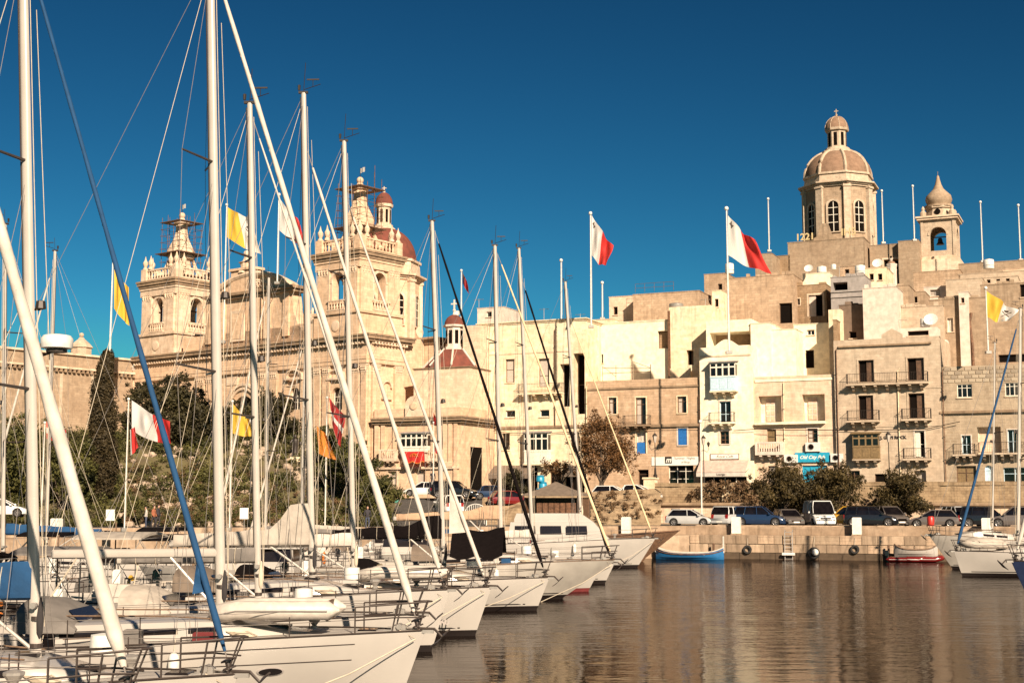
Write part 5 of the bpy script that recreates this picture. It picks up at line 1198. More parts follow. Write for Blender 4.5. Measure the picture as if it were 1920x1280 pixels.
# ------------------------------------------------------------------ cars
def car(p, ang, mat, label, kind='hatch', group='cars parked along the waterfront'):
    R = empty('parked_car', p, ang, label, 'car' if kind != 'van' else 'van', group)
    L,W,H = {'hatch':(4.1,1.72,1.43),'suv':(4.4,1.82,1.68),'sedan':(4.4,1.74,1.42),'van':(4.9,1.95,2.15)}[kind]
    w = W/2; hb = .92 if kind != 'van' else 1.15; belt = {'hatch':.88,'suv':1.02,'sedan':.88,'van':1.12}[kind]
    def sec(x, z0, z1, ww): return [(x,-ww*.93,z0),(x,-ww,z0+.18),(x,-ww,(z0+z1)/2),(x,-ww*.95,z1-.05),(x,-ww*.86,z1),(x,ww*.86,z1),(x,ww*.95,z1-.05),(x,ww,(z0+z1)/2),(x,ww,z0+.18),(x,ww*.93,z0)]
    front = L/2; rear = -L/2
    hood = belt-.08 if kind != 'van' else belt-.1
    st = [(rear,.40,belt-.28,w*.86),(rear+.08,.26,belt-.05,w*.95),(rear+.5,.22,belt,w),(-.3,.2,belt,w),(front*.45,.2,belt-.02,w),(front*.72,.22,hood-.06,w*.99),(front-.22,.24,hood-.2,w*.94),(front-.03,.30,hood-.34,w*.85),(front,.38,hood-.45,w*.8)]
    b = MB().loft([sec(*s) for s in st]).build('body', mat, R, True)
    # greenhouse
    if kind == 'hatch': g = [(rear+.12,.05),(rear+.62,1),(front*.05,1),(front*.50,.02)]
    elif kind == 'suv': g = [(rear+.06,.05),(rear+.30,1),(front*.12,1),(front*.48,.02)]
    elif kind == 'sedan': g = [(rear+.65,.05),(rear+1.25,1),(front*.02,1),(front*.48,.02)]
    else: g = [(rear+.04,.05),(rear+.12,1),(front*.45,1),(front*.74,.02)]
    zt = H; zb = belt-.03
    def ring(x0, x1, z, ww): return [(x0,-ww,z),(x1,-ww,z),(x1,ww,z),(x0,ww,z)]
    MB().loft([ring(g[0][0],g[3][0],zb,w*.90),ring((g[0][0]+g[1][0])/2,(g[2][0]+g[3][0])/2,(zb+zt)/2,w*.85),ring(g[1][0],g[2][0],zt-.05,w*.74)]).build('windows', M['glass'] if True else mat, R, False)
    MB().loft([ring(g[1][0]-.08,g[2][0]+.10,zt-.075,w*.77),ring(g[1][0]-.03,g[2][0]+.05,zt-.02,w*.74),ring(g[1][0]+.1,g[2][0]-.1,zt,w*.62)]).build('roof', mat, R, True)
    mb = MB(); e = .012
    for s in (-1,1):
        P = lambda x, z, ww: (x, s*(ww+e), z)
        for xa, xb in ((g[0][0],g[1][0]),(g[3][0],g[2][0]),):
            d = .09 if xa < 0 else -.07
            mb.path([P(xa+d*.5,zb,w*.90),P((xa+xb)/2+d*.5,(zb+zt)/2,w*.85),P(xb,zt-.06,w*.745)],.045,4)
        for xm in ((-.15,) if kind != 'van' else (-.6,.5)): mb.path([P(xm,zb,w*.90),P(xm-.02,(zb+zt)/2,w*.85),P(xm-.05,zt-.06,w*.745)],.04,4)
        if kind in ('suv','sedan'): mb.path([P(rear+1.0,zb,w*.90),P(rear+1.05,(zb+zt)/2,w*.85),P(rear+1.1,zt-.06,w*.745)],.04,4)
    mb.build('pillars', mat, R)
    if kind == 'van':   # panelled load bay sides
        for s in (-1,1): MB().loft([[(rear+.1,s*(w*.905),zb),(.2,s*w*.905,zb),(.15,s*w*.80,zt-.06),(rear+.16,s*w*.80,zt-.06)],[(rear+.1,s*(w*.93),zb),(.2,s*w*.93,zb),(.15,s*w*.815,zt-.06),(rear+.16,s*w*.815,zt-.06)]]).build('side_panel', mat, R)
    wr = .31 if kind != 'suv' else .35
    for s in (-1,1):
        for x in (rear+.75, front-.80):
            T = Matrix.Translation((x, s*(w-.09), wr)) @ Matrix.Rotation(s*PI/2, 4, 'X')
            MB().lathe([(wr+.05,-.02),(wr+.05,.125)],(0,0,0),16).build('wheel_arch', M['dark'], b).matrix_local = Matrix.Translation((x, s*(w-.09), wr+.02)) @ Matrix.Rotation(-s*PI/2, 4, 'X')
            t = MB().lathe([(wr*.6,-.1),(wr*.92,-.1),(wr,-.06),(wr,.08),(wr*.92,.135),(wr*.62,.14)],(0,0,0),18).build('wheel', M['tyre'], R, True); t.matrix_local = Matrix.Translation((x, s*(w-.09), wr)) @ Matrix.Rotation(-s*PI/2, 4, 'X')
            q = MB().lathe([(wr*.62,.10),(wr*.62,.145),(wr*.52,.13)],(0,0,0),14)
            for k in range(5): a = 2*PI*k/5; q.path([(0,0,.14),(wr*.58*math.cos(a),wr*.58*math.sin(a),.14)],.035,4)
            q.build('rim', M['rim'], t)
        MB().ball((0,0,0),.17,8,5,.6).build('headlight', M['chrome'], R, True).matrix_local = Matrix.Translation((front-.14,s*w*.66,hood-.30)) @ Matrix.Diagonal((.8,1.1,.7,1))
        MB().cbox(-.04,.06,-.12,.12,-.16,.16,.02).build('tail_light', M['taillight'], R).location = (rear+.03,s*w*.74,belt-.2)
        MB().cbox(-.08,.08,-.1,.1,-.07,.07,.03).build('wing_mirror', mat, R).location = (front*.42,s*(w+.08),belt+.05)
    MB().cbox(front-.25,front+.04,-w*.82,w*.82,.22,.42,.05).cbox(rear-.04,rear+.2,-w*.85,w*.85,.28,.48,.05).build('bumper', mat, R)
    MB().box(front-.02,front+.012,-w*.45,w*.45,hood-.42,hood-.30).build('grille', M['dark'], R)
    MB().box(front+.041,front+.05,-.26,.26,.30,.41).box(rear-.05,rear-.041,-.26,.26,.32,.44).build('number_plate', M['signwhite'], R)
    return R
RA = math.atan2(107-113.2, 33-14.5)
def pcar(px, Y, mat, label, kind='hatch', flip=False, turn=0, z=ZR+.004): return car((xat(px,Y),Y,z), RA+(PI if flip else 0)+turn, M[mat], label, kind)
pcar(1290,118.6,'p_silver','silver hatchback parked alone at the left end of the quay row','hatch')
pcar(1366,118.5,'p_silver','silver people carrier parked beyond the white bollard','suv',turn=1.25)
pcar(1418,117.5,'p_blue','dark blue hatchback seen from the side beside the people carrier','suv')
pcar(1470,118.2,'p_grey','dark grey car facing the water under the leftmost tamarisk tree','hatch',turn=-1.1)
pcar(1528,118.5,'p_white','white van facing the water between the two bushy trees','van',turn=-1.25)
pcar(1580,118.6,'p_yellow','bright yellow car under the second tamarisk tree','suv',flip=True)
pcar(1624,116.2,'p_black','black car with sloping windscreen right of the yellow van','suv',flip=False)
pcar(1656,118.2,'p_grey','grey estate car seen through the gap left of the lone tamarisk','suv',turn=-1.0)
pcar(1738,112.6,'p_grey','bronze grey hatchback parked behind the red bin','hatch',flip=True)
pcar(1790,115.2,'p_silver','silver saloon facing the water right of the red bin','suv',turn=-1.1)
pcar(1838,112.5,'p_black','black car parked behind the right white bollard','suv')
pcar(1892,110.8,'p_grey','dark car parked at the right edge behind the moored yacht','suv',flip=True)
pcar(14,107.5,'p_white','white saloon on the road at the far left edge','sedan',turn=.5,z=3.4)
def scar(px, py, Y, mat, label, kind, ang): car(at(px,py,Y), ang, M[mat], label, kind, 'cars on the street and ramp by the oratory')
scar(795,930,138,'p_white','white hatchback parked in front of the oratory','hatch',PI-.2)
scar(852,933,136,'p_black','black people carrier beside the white hatchback at the oratory','suv',-.2)
scar(840,963,124,'p_white','white car seen from behind driving up the ramp','suv',1.9)
scar(926,936,138,'p_blue','dark blue car parked by the dark gateway','sedan',.1)
scar(1150,938,132,'p_white','white car parked under the feathery tree','hatch',-.3)
scar(1196,936,131.5,'p_white','white car parked beside the end pillar','sedan',-.4)
scar(958,948,130,'p_red','small red car on the slope behind the masts','hatch',.3)
# ------------------------------------------------------------------ street furniture
def post(px, Y, z0, r, h, name, label, cat, mat, group=None, prof=None):
    R = empty(name, (xat(px,Y),Y,z0), RA, label, cat, group)
    return R
for px, py, lab in ((1374,1,'left white square bollard on the quay kerb near the silver people carrier'),(1597,1,'middle white square bollard on the quay below the yellow van'),(1836,1,'right white square bollard on the quay near the moored yacht'),(119,1,'white square bollard on the quay at the far left'),(1171,1,'white square bollard left of the silver hatchback')):
    x = xat(px, 112); Y = qy(x, 2.0); x = xat(px, Y); R = empty('bollard', (x,Y,1.86), RA, lab, 'bollard', 'white quay bollards')
    MB().cbox(-.36,.36,-.28,.28,0,1.45,.06).build('pillar', M['plastic'], R); MB().cbox(-.42,.42,-.34,.34,0.003,.12,.03).build('foot', M['quaystone'], R)
def lamp(p, h, label, arms=1):
    R = empty('street_lamp', p, 0, label, 'street lamp', 'old style iron street lamps')
    MB().lathe([(.2,0),(.2,.25),(.12,.35),(.09,.9),(.05,1.0),(.04,h-.8)],(0,0,0),8).build('post', M['iron'], R)
    l = MB().lathe([(.08,h-.8),(.17,h-.45),(.24,h-.15),(.25,h-.13)],(0,0,0),6).build('lantern', M['curtain'], R)
    MB().lathe([(.28,h-.13),(.12,h+.08),(.06,h+.12),(.01,h+.3)],(0,0,0),6).build('lantern_cap', M['iron'], l)
    if arms > 1:
        for s in (-1,1):
            MB().path([(0,0,h-1.3),(s*.35,0,h-1.5),(s*.55,0,h-1.2),(s*.5,0,h-1.05)],.03,5).build('arm', M['iron'], R)
            MB().lathe([(.06,0),(.16,.35),(.18,.36),(.02,.55)],(s*.5,0,h-1.0),6).build('side_lantern', M['iron'], R)
lamp(SF.w(SF.l(1227,900,-9)[0],-8.7,TZ+.9), 4.2, 'iron street lamp on the end pillar of the retaining wall',2)
lamp(SF.w(SF.l(1320,900,-4)[0],-4,TZ), 5.0, 'iron street lamp with three lanterns beside the cafe awning',3)
lamp(SF.w(SF.l(1668,900,-6)[0],-6,TZ), 4.9, 'iron street lamp with one lantern before the balcony house')
def flagpole(px, ytop, ybot, Y, r, label, zb=None, mat='plastic', ball=True, base=None):
    a = at(px, ybot, Y); t = at(px, ytop, Y); z0 = a.z if zb is None else zb
    x = t.x; R = empty('flagpole', (x,Y,z0), 0, label, 'flagpole', 'white flagpoles')
    MB().tube((0,0,0),(0,0,t.z-z0),r,r*.6,8).build('pole', M[mat], R, True)
    if ball: MB().ball((0,0,t.z-z0),r*2.2,8,5).build('finial', M[mat], R, True)
    MB().cbox(-r*3,r*3,-r*3,r*3,-.15,.12,.03).build('base_plate', M['steel'], R)
    MB().path([(r+.05,0,.9),(r+.02,0,(t.z-z0)*.5),(r+.02,0,t.z-z0-.1)],.012,4).build('halyard', M['rope'], R)
    return R
def flag(Y, hoist_t, hoist_b, fly_t, fly_b, cols, label, group=None, emblem=None, wav=.38, bands='v', ph=0, nrm=None, cat='flag', fringe=False):
    """cloth surface between four corner points (photo measured), with folds in depth; cols = [(share, material)]"""
    A, B, C_, D = [at(p[0], p[1], Y) for p in (hoist_t, hoist_b, fly_t, fly_b)]
    C_.y -= .5; D.y -= .35
    n, m = 24, 12; o0 = A.copy(); R = empty('flag', o0, 0, label, cat, group or 'flags flying along the harbour')
    span = (C_-A).length
    def P(u, v):
        top = A.lerp(C_, u); bot = B.lerp(D, u); top.z += -.10*span*math.sin(PI*u)*.5; bot.z -= .08*span*math.sin(PI*u)
        p = top.lerp(bot, v); w_ = wav*span*.35
        p.y += w_*math.sin(u*9+v*2.5+ph)*min(1,u*2.5)+.4*w_*math.sin(u*19-v*4+ph)*u
        p.x += .12*w_*math.sin(v*6+u*5+ph)*u; return p-o0
    mb = MB(); mats = [M[c] for _, c in cols]; edges = [0]
    for s_, _ in cols: edges.append(edges[-1]+s_)
    idx = {}
    for j in range(m+1):
        for i in range(n+1): mb.v.append(tuple(P(i/n, j/m)))
    for j in range(m):
        for i in range(n):
            q = (i+.5)/n if bands == 'v' else (j+.5)/m
            if bands == 'hv': q = (j+.5)/m
            k = max(t for t in range(len(cols)) if edges[t] <= q*edges[-1]+1e-6); a = j*(n+1)+i; mb.f.append([a,a+1,a+n+2,a+n+1]); mb.m.append(k)
    mb.build('cloth', mats, R, True)
    if emblem:
        kind, u0, v0, s_ = emblem; mb = MB()
        def strip(u1,v1,u2,v2,w_):
            pts = [P(u1+(u2-u1)*t/4, v1+(v2-v1)*t/4)+Vector((0,-.02,0)) for t in range(5)]; mb.path([tuple(p) for p in pts], w_*span, 4)
        if kind == 'keys': strip(u0-s_,v0-s_,u0+s_,v0+s_*1.6,.012); strip(u0+s_,v0-s_,u0-s_,v0+s_*1.6,.012); strip(u0-s_*.5,v0-s_*1.5,u0+s_*.5,v0-s_*1.5,.03); strip(u0,v0-s_*1.9,u0,v0-s_,.03)
        if kind == 'cross': strip(u0-s_,v0,u0+s_,v0,.014); strip(u0,v0-s_*1.4,u0,v0+s_*1.4,.014)
        if kind == 'mesh':
            for k in range(7): strip(.03,.05+k*.14,.97,.1+k*.12,.006); strip(.05+k*.14,.03,.05+k*.14,.97,.006)
        if kind == 'union': strip(0,0,.5,.5,.02); strip(.5,0,0,.5,.02); strip(.25,0,.25,.5,.02); strip(0,.25,.5,.25,.02)
        mb.build('emblem', M['f_dark'] if kind != 'mesh' else M['f_yellow'], R)
    return R
# big poles along the roofs and quay
flagpole(1107,400,612,140,.09,'white flagpole flying the red and white flag over the pale house')
flag(140,(1109,403),(1109,478),(1150,462),(1136,499),[(.5,'f_white'),(.5,'f_red')],'white and red flag flying above the pale house roof',emblem=('cross',.12,.15,.06),ph=1)
flagpole(1362,391,660,130.3,.10,'tall white flagpole in front of the loggia house')
flag(130.3,(1365,404),(1365,478),(1412,452),(1446,514),[(.5,'f_white'),(.5,'f_red')],'largest white and red flag hanging diagonally beside the hilltop chapel',emblem=('cross',.12,.15,.06),ph=2.2)
for px,y0,y1,Y,l in ((1129,530,597,158,'short bare flagpole on the roof right of the red and white flag'),(1052,488,605,152,'bare white flagpole on the roof of the pale house'),(1440,373,470,190,'bare pole left of the hilltop chapel'),(1653,358,455,190,'bare pole directly right of the chapel dome'),(1711,349,450,190,'tallest bare pole between the dome and the bell tower'),(1838,379,490,185,'bare pole right of the slim bell tower'),(1909,385,487,180,'bare pole at the right edge of the skyline'),(1313,790,985,119.5,'slender white pole standing among the parked cars')):
    flagpole(px,y0,y1,Y,.09 if Y>150 else .07,l)
flagpole(212,475,670,160,.10,'white flagpole at the left end of the church')
flag(160,(214,505),(214,578),(244,540),(246,612),[(1,'f_yellow')],'plain yellow flag on the pole left of the church tower',ph=.5)
flagpole(425,384,640,118,.06,'white flagpole behind the second tall mast'); flag(118,(426,388),(426,445),(472,410),(492,478),[(.5,'f_yellow'),(.5,'f_white')],'yellow and white flag with a keys emblem in front of the church gable',emblem=('keys',.75,.45,.10),ph=.8)
flagpole(523,365,530,150,.09,'white flagpole rising from the church gable'); flag(150,(524,372),(524,432),(560,412),(577,466),[(.6,'f_white'),(.4,'f_red')],'white and red flag behind the long forestay',ph=1.7)
flagpole(241,748,992,104,.055,'white flagpole standing on the quay left of the pine',zb=2.5); flag(104,(247,750),(247,806),(322,790),(326,832),[(.6,'f_white'),(.4,'f_red')],'large white and red flag blowing in front of the dark pine',ph=.2)
flag(104,(244,805),(245,854),(256,800),(262,838),[(.2,'f_white'),(.8,'f_red')],'small red flag hanging under the large white and red flag',ph=.9)
flagpole(613,745,985,103,.05,'white flagpole carrying a red flag with a white stripe',zb=2.5)
flag(103,(617,745),(624,802),(650,780),(640,838),[(.42,'f_maroon'),(.2,'f_white'),(.38,'f_maroon')],'red flag with one white stripe on the pole by the orange flag',bands='h',ph=1.2)
flag(101,(594,798),(598,850),(612,812),(633,862),[(1,'f_orange')],'orange patterned flag hanging beside the mast',emblem=('mesh',0,0,0),ph=.3)
flagpole(436,752,985,106,.05,'white flagpole behind the mast carrying a yellow flag',zb=2.5); flag(106,(437,757),(436,812),(476,790),(486,816),[(.85,'f_yellow'),(.15,'f_white')],'yellow flag hanging in front of the great church window',ph=2.0)
flagpole(865,507,600,155,.07,'flagpole on the roof beside the side chapel'); flag(155,(867,510),(867,530),(876,528),(880,552),[(.3,'f_navy'),(.7,'f_maroon')],'small dark red and navy flag on the roof by the side chapel',emblem=('union',0,0,0),ph=.1)
flagpole(84,792,985,105,.05,'white flagpole behind the leftmost mast',zb=2.5); flag(105,(87,790),(87,822),(128,806),(134,826),[(.3,'f_red'),(.4,'f_white'),(.3,'f_red')],'faded red and white flag behind the thick furled forestay',bands='h',ph=.6)
flagpole(1848,540,660,126,.08,'white flagpole before the grey stone house at the right'); flag(126,(1850,545),(1850,594),(1905,582),(1890,602),[(.55,'f_yellow'),(.45,'f_white')],'pale yellow and white flag with keys at the right edge',emblem=('keys',.72,.5,.12),ph=1.4)
flagpole(813,792,905,136,.05,'thin flagpole in front of the oratory'); flag(136,(813,772),(813,792),(819,786),(821,800),[(1,'f_red')],'narrow red pennant high on the oratory flagpole',ph=.4); flag(136,(813,818),(814,846),(820,832),(824,852),[(.3,'f_white'),(.7,'f_red')],'narrow red and white pennant low on the oratory flagpole',ph=.4)
flag(184,(1656,510),(1656,534),(1668,520),(1672,536),[(.6,'f_yellow'),(.4,'f_white')],'small yellow and white flag below the chapel porch',ph=.9)
# rooftop clutter
def tank(fr, px, py, off, r, h, label, mat='plastic'):
    x,z = fr.l(px,py,off); R = empty('water_tank', fr.w(x,off,z), fr.a, label, 'water tank', 'rooftop water tanks')
    MB().lathe([(r*.96,0),(r,.05),(r,h*.85),(r*.9,h*.95),(r*.4,h)],(0,0,0),14).build('barrel', M[mat], R, True)
    MB().lathe([(r*.3,h-.01),(r*.3,h+.06)],(0,0,0),10).lathe([(r*1.01,h*.3),(r*1.02,h*.33),(r*1.01,h*.36)],(0,0,0),14).build('lid_and_band', M['grey'], R)
tank(SF,1368,513,14,.5,1.2,'white water tank beside the tall flagpole'); tank(SF,1541,517,19,.55,1.1,'white water tank on the white parapet house'); tank(SF,1613,515,20,.6,1.1,'round white tank on the grey modern house roof')
tank(SF,1268,579,6,.8,.6,'ribbed dark water tank on the stepped roof','steel'); tank(SF,1735,613,3.5,.5,.9,'white water tank on the service wall'); tank(SF,1854,504,26,.6,1.1,'pale water tank on the skyline building')
tank(SF,1563,480+25,19,.3,.6,'white bucket like tank on the chapel yard','plastic')
def dish(fr, px, py, off, r, label):
    x,z = fr.l(px,py,off); R = empty('satellite_dish', fr.w(x,off,z), fr.a, label, 'satellite dish', 'rooftop satellite dishes')
    o = MB().lathe([(.02,0),(r*.5,.05),(r,.2),(r*1.0,.22),(r*.5,.08),(.02,.03)],(0,0,0),14).build('dish', M['plastic'], R, True); o.matrix_local = Matrix.Translation((0,0,.5)) @ Matrix.Rotation(PI/2-.5,4,'X')
    MB().tube((0,.1,0),(0,.1,.5),.03).tube((0,0,.5),(0,-.35,.6),.015).build('bracket', M['steel'], R)
dish(SF,1517,513,17,.5,'satellite dish on the white parapet by the chapel'); dish(SF,1746,610,3.2,.7,'large pale satellite dish above the service wall'); dish(SF,1771,655,7.7,.5,'satellite dish on the blockwork house roof'); dish(SF,1646,503,24,.6,'tilted satellite dish below the chapel wing'); dish(AF,858,598,8,.4,'satellite dish on the roof by the side chapel')
def antenna(fr, px, py0, py1, off, label):
    x,z = fr.l(px,py1,off); h = fr.l(px,py0,off)[1]-z; R = empty('roof_antenna', fr.w(x,off,z), fr.a, label, 'antenna', 'rooftop antennas')
    MB().tube((0,0,-.3),(0,0,h),.03).build('mast', M['steel'], R); mb = MB().tube((-.6,0,h-.1),(.6,0,h-.1),.015,n=4)
    for k in range(6): mb.tube((-.5+.2*k,-.3,h-.1),(-.5+.2*k,.3,h-.1),.01,n=4)
    mb.build('aerial', M['steel'], R)
antenna(SF,1020,578,603,6,'thin aerial on the pale house roof'); antenna(SF,1088,588,603,6,'short aerial on the right of the pale house roof'); antenna(SF,1574,500,522,19,'thin aerial on the grey modern house'); antenna(SF,1323,560,590,8,'aerial beside the drum water tank'); antenna(AF,898,560,580,10,'aerial on the small white roof room'); antenna(SF,1690,598,620,5,'bent aerial on the terrace room')
# roof railing + terrace scaffold
x0,z0 = SF.l(1190,548,13); x1 = SF.l(1262,546,13)[0]; R = empty('roof_railing', SF.w(x0,13.2,z0), SF.a, 'thin rusty railing on top of the rough stone penthouse', 'railing'); mb = MB()
for q in (.5,1.0): mb.tube((0,0,q),(x1-x0,0,q),.02,n=4)
for k in range(5): mb.tube(((x1-x0)*k/4,0,0),((x1-x0)*k/4,0,1.0),.02,n=4)
mb.build('rails', M['rust'], R)
x0,z0 = SF.l(1130,712,2.5); x1 = SF.l(1220,712,2.5)[0]; R = empty('terrace_frame', SF.w(x0,2.5,z0), SF.a, 'rusty pergola frame on the parapet terrace of the honey stone house', 'pergola'); w_ = x1-x0; mb = MB()
for q in (.0,.28,.62,1.0): mb.tube((w_*q,0,-.5),(w_*q,0,1.5 if q != .62 else 1.9),.035,n=5)
mb.tube((0,0,1.3),(w_,0,1.05),.03,n=5).tube((0,0,.7),(w_,0,.7),.03,n=5).tube((0,0,1.5),(w_*.28,0,.3),.025,n=5).tube((w_*.62,0,1.9),(w_,0,1.1),.025,n=5).build('frame', M['rust'], R)
# quayside hut with tent roof
p = at(1043,985,119); p.z = ZR; R = empty('kiosk', p, RA, 'dark kiosk with a brown pyramid tent roof on the quay', 'kiosk')
MB().loft([[(-2.7,-2.2,2.55),(2.7,-2.2,2.55),(2.7,2.2,2.55),(-2.7,2.2,2.55)],[(-1.3,-1.1,3.1),(1.3,-1.1,3.1),(1.3,1.1,3.1),(-1.3,1.1,3.1)],[(-.06,-.06,3.75),(.06,-.06,3.75),(.06,.06,3.75),(-.06,.06,3.75)]]).build('tent_roof', M['c_brown'], R)
MB().box(-2.5,2.5,1.6,1.7,0,2.4).box(-2.4,-2.3,-1.6,1.6,0,2.4).box(2.3,2.4,-1.6,1.6,0,2.4).box(-2.29,2.29,-1.6,-1.5,0,1.0).build('cabin', M['bframe'], R)
for k in range(7): MB().cbox(-1.2+.52*k,-.75+.52*k,-1.75,-1.68,.1,1.95,.02).build('timber_plank', M['rust'], R)
for sx in (-1,1):
    for sy in (-1,1): MB().tube((sx*2.45,sy*1.9,0),(sx*2.45,sy*1.9,2.56),.05).build('post', M['iron'], R)
# blue drums, gate, ladder, bin, tyres
p = at(1015,905,133); R = empty('water_bottle_stack', p, 0, 'stack of bright blue plastic drums beside the kiosk roof', 'drum')
for k in range(5): MB().lathe([(.3,0),(.42,.08),(.42,.42),(.36,.5),(.42,.58),(.3,.66)],((k%2)*.25-.1,0,-2.4+k*.62),12).build('drum', M['blueplastic'], R, True)
p = at(892,965,122); p.z = ZR; R = empty('arched_gate', p, RA, 'white arched tubular railing beside the ramp', 'gate'); mb = MB()
mb.path([(-1.0,0,0),(-1.0,0,1.1)]+[(-1.0*math.cos(PI*i/10),0,1.1+.75*math.sin(PI*i/10)) for i in range(1,10)]+[(1.0,0,1.1),(1.0,0,0)],.05,6)
mb.build('arch', M['plastic'], R)
for k in range(9): x = -.8+.2*k; MB().tube((x,0,.1),(x,0,1.1+.72*math.sqrt(max(0,1-x*x))),.025,n=5).build('bar', M['plastic'], R)
x=xat(1466,111.5); Y=qy(x); R=empty('quay_ladder',(x,Y-.08,-.2),RA,'pale boarding ladder hanging on the quay wall','ladder')
for s in (-.3,.3): MB().path([(s,-.12,0),(s,-.12,2.3),(s,.2,2.5),(s,.5,2.4)],.035,6).build('rail', M['mastgrey'], R)
for k in range(8): MB().tube((-.3,-.12,.25+.3*k),(.3,-.12,.25+.3*k),.025,n=5).build('rung', M['mastgrey'], R)
MB().cbox(-.5,.5,-.35,-.16,.55,.75,.03).build('step', M['plastic'], R)
x=xat(1508,111.5); Y=qy(x); R=empty('quay_fender',(x,Y-.25,.55),RA,'old tyre and round white fender hanging on the quay wall','fender')
MB().lathe([(.28,-.1),(.42,-.1),(.46,0),(.42,.1),(.28,.1),(.28,-.1)],(0,0,0),16,caps=False).build('tyre', M['tyre'], R).matrix_local = Matrix.Rotation(PI/2,4,'X')
MB().ball((.12,-.2,.05),.27).build('buoy', M['plastic'], R, True); MB().path([(0,0,.4),(.05,.2,1.3)],.02,4).build('rope', M['rope'], R)
for px in (1337+145-145, 1637, 1655): 
    x=xat(px,110.5); Y=qy(x); tag(MB().lathe([(.09,-.8),(.09,1.2),(.06,1.25)],(x,Y-.5,0),8).build('mooring_pile', M['bframe'], None), {1337:'dark wooden mooring pile right behind the blue traditional boat', 1637:'dark wooden mooring pile left of the pair near the red dinghies', 1655:'dark wooden mooring pile directly left of the red inflatable dinghy'}[px], 'mooring pile', 'mooring piles along the quay wall')
x=xat(1745,108.5); R=empty('litter_bin',(x,qy(x,3.2),2.56),RA,'small bright red litter bin beside the bronze grey hatchback','bin'); MB().lathe([(.22,0),(.27,.1),(.28,.75),(.2,.85)],(0,0,0),12).build('bin_body', M['red'], R, True); MB().tube((0,0,-.2),(0,0,0),.05).build('stand', M['iron'], R)
# notice board left
for px,py,Y,l in ((458,962,100,'small white notice board on the quay in the middle of the marina'),(207,965,101,'white quay sign behind the blue sail cover')):
    p = at(px,py,Y); R = empty('notice_board', p, 0, l, 'sign'); MB().cbox(-.32,.32,-.03,.03,-.4,.4,.02).build('board', M['signwhite'], R); MB().tube((0,.05,-1.6),(0,.05,.3),.03).build('post', M['steel'], R)
# overhead cables on the facades
R = tag(MB().path([SF.w(SF.l(1375,807,-.6)[0],-.6,0)+Vector((0,0,SF.l(1375,807,-.6)[1])), *[SF.w(SF.l(px,py,-.75)[0],-.75,SF.l(px,py,-.75)[1]) for px,py in ((1420,804),(1480,806),(1560,806),(1640,806),(1735,804),(1800,790))]],.035,4).build('overhead_cable', M['iron']), 'dark cable strung along the house fronts below the balconies', 'cable')
for px, py0, py1, fm_, lab in ((1310,735,905,'rust','rusty drainpipe at the joint of the honey house and the loggia house'),(1099,720,905,'pale','pale drainpipe at the left edge of the honey stone house'),(1468,712,850,'pale','thin pale drainpipe between the two deep window recesses'),(1567,650,905,'rust','drainpipe at the left edge of the balcony house'),(1682,690,905,'pale','thin pale pipe running down the balcony house between its windows'),(1766,690,905,'rust','drainpipe at the joint of the balcony house and the blockwork house'),(1040,612,800,'rust','thin rusty pipe down the upper wall of the pale house')):
    off_ = -.62 if px > 1560 else -.18; x, z1 = SF.l(px, py0, off_); z0 = SF.l(px, py1, off_)[1]
    R = empty('drainpipe', SF.w(x, off_, z0), SF.a, lab, 'drainpipe', 'drainpipes on the street fronts'); MB().path([(0,0,0),(.0,0,(z1-z0)*.5),(.03,0,z1-z0-.3),(.2,.1,z1-z0)],.05,6).build('pipe', M[fm_], R); m_ = MB()
    for k in range(1, 5): z_ = (z1-z0)*k/5; MB().box(-.08,.08,-.06,.06,z_-.03,z_+.03).build('bracket', M['iron'], R)
tag(MB().path([SF.w(SF.l(px,py,-.22)[0],-.22,SF.l(px,py,-.22)[1]) for px,py in ((912,806),(960,812),(1040,811),(1095,808),(1180,806),(1240,803),(1310,802))],.03,4).build('overhead_cable', M['iron']), 'thin dark cable sagging along the pale house and the honey stone house', 'cable')
for px, zz_, l in ((1400,.95,'old tyre hanging on the quay wall beside the blue boat'),(1600,1.05,'old tyre hanging under the middle white bollard'),):
    x=xat(px,110 if px<1600 else 107.5); Y=qy(x); R=empty('hanging_tyre',(x,Y-.14,zz_-.2),RA,l,'tyre','old tyres hanging on the quay wall'); MB().lathe([(.2,-.1),(.32,-.11),(.36,0),(.32,.11),(.2,.1),(.2,-.1)],(0,0,0),14,caps=False).build('tyre',M['tyre'],R).matrix_local=Matrix.Rotation(PI/2,4,'X'); MB().path([(0,0,.34),(.02,.05,.9)],.018,4).build('rope',M['rope'],R)
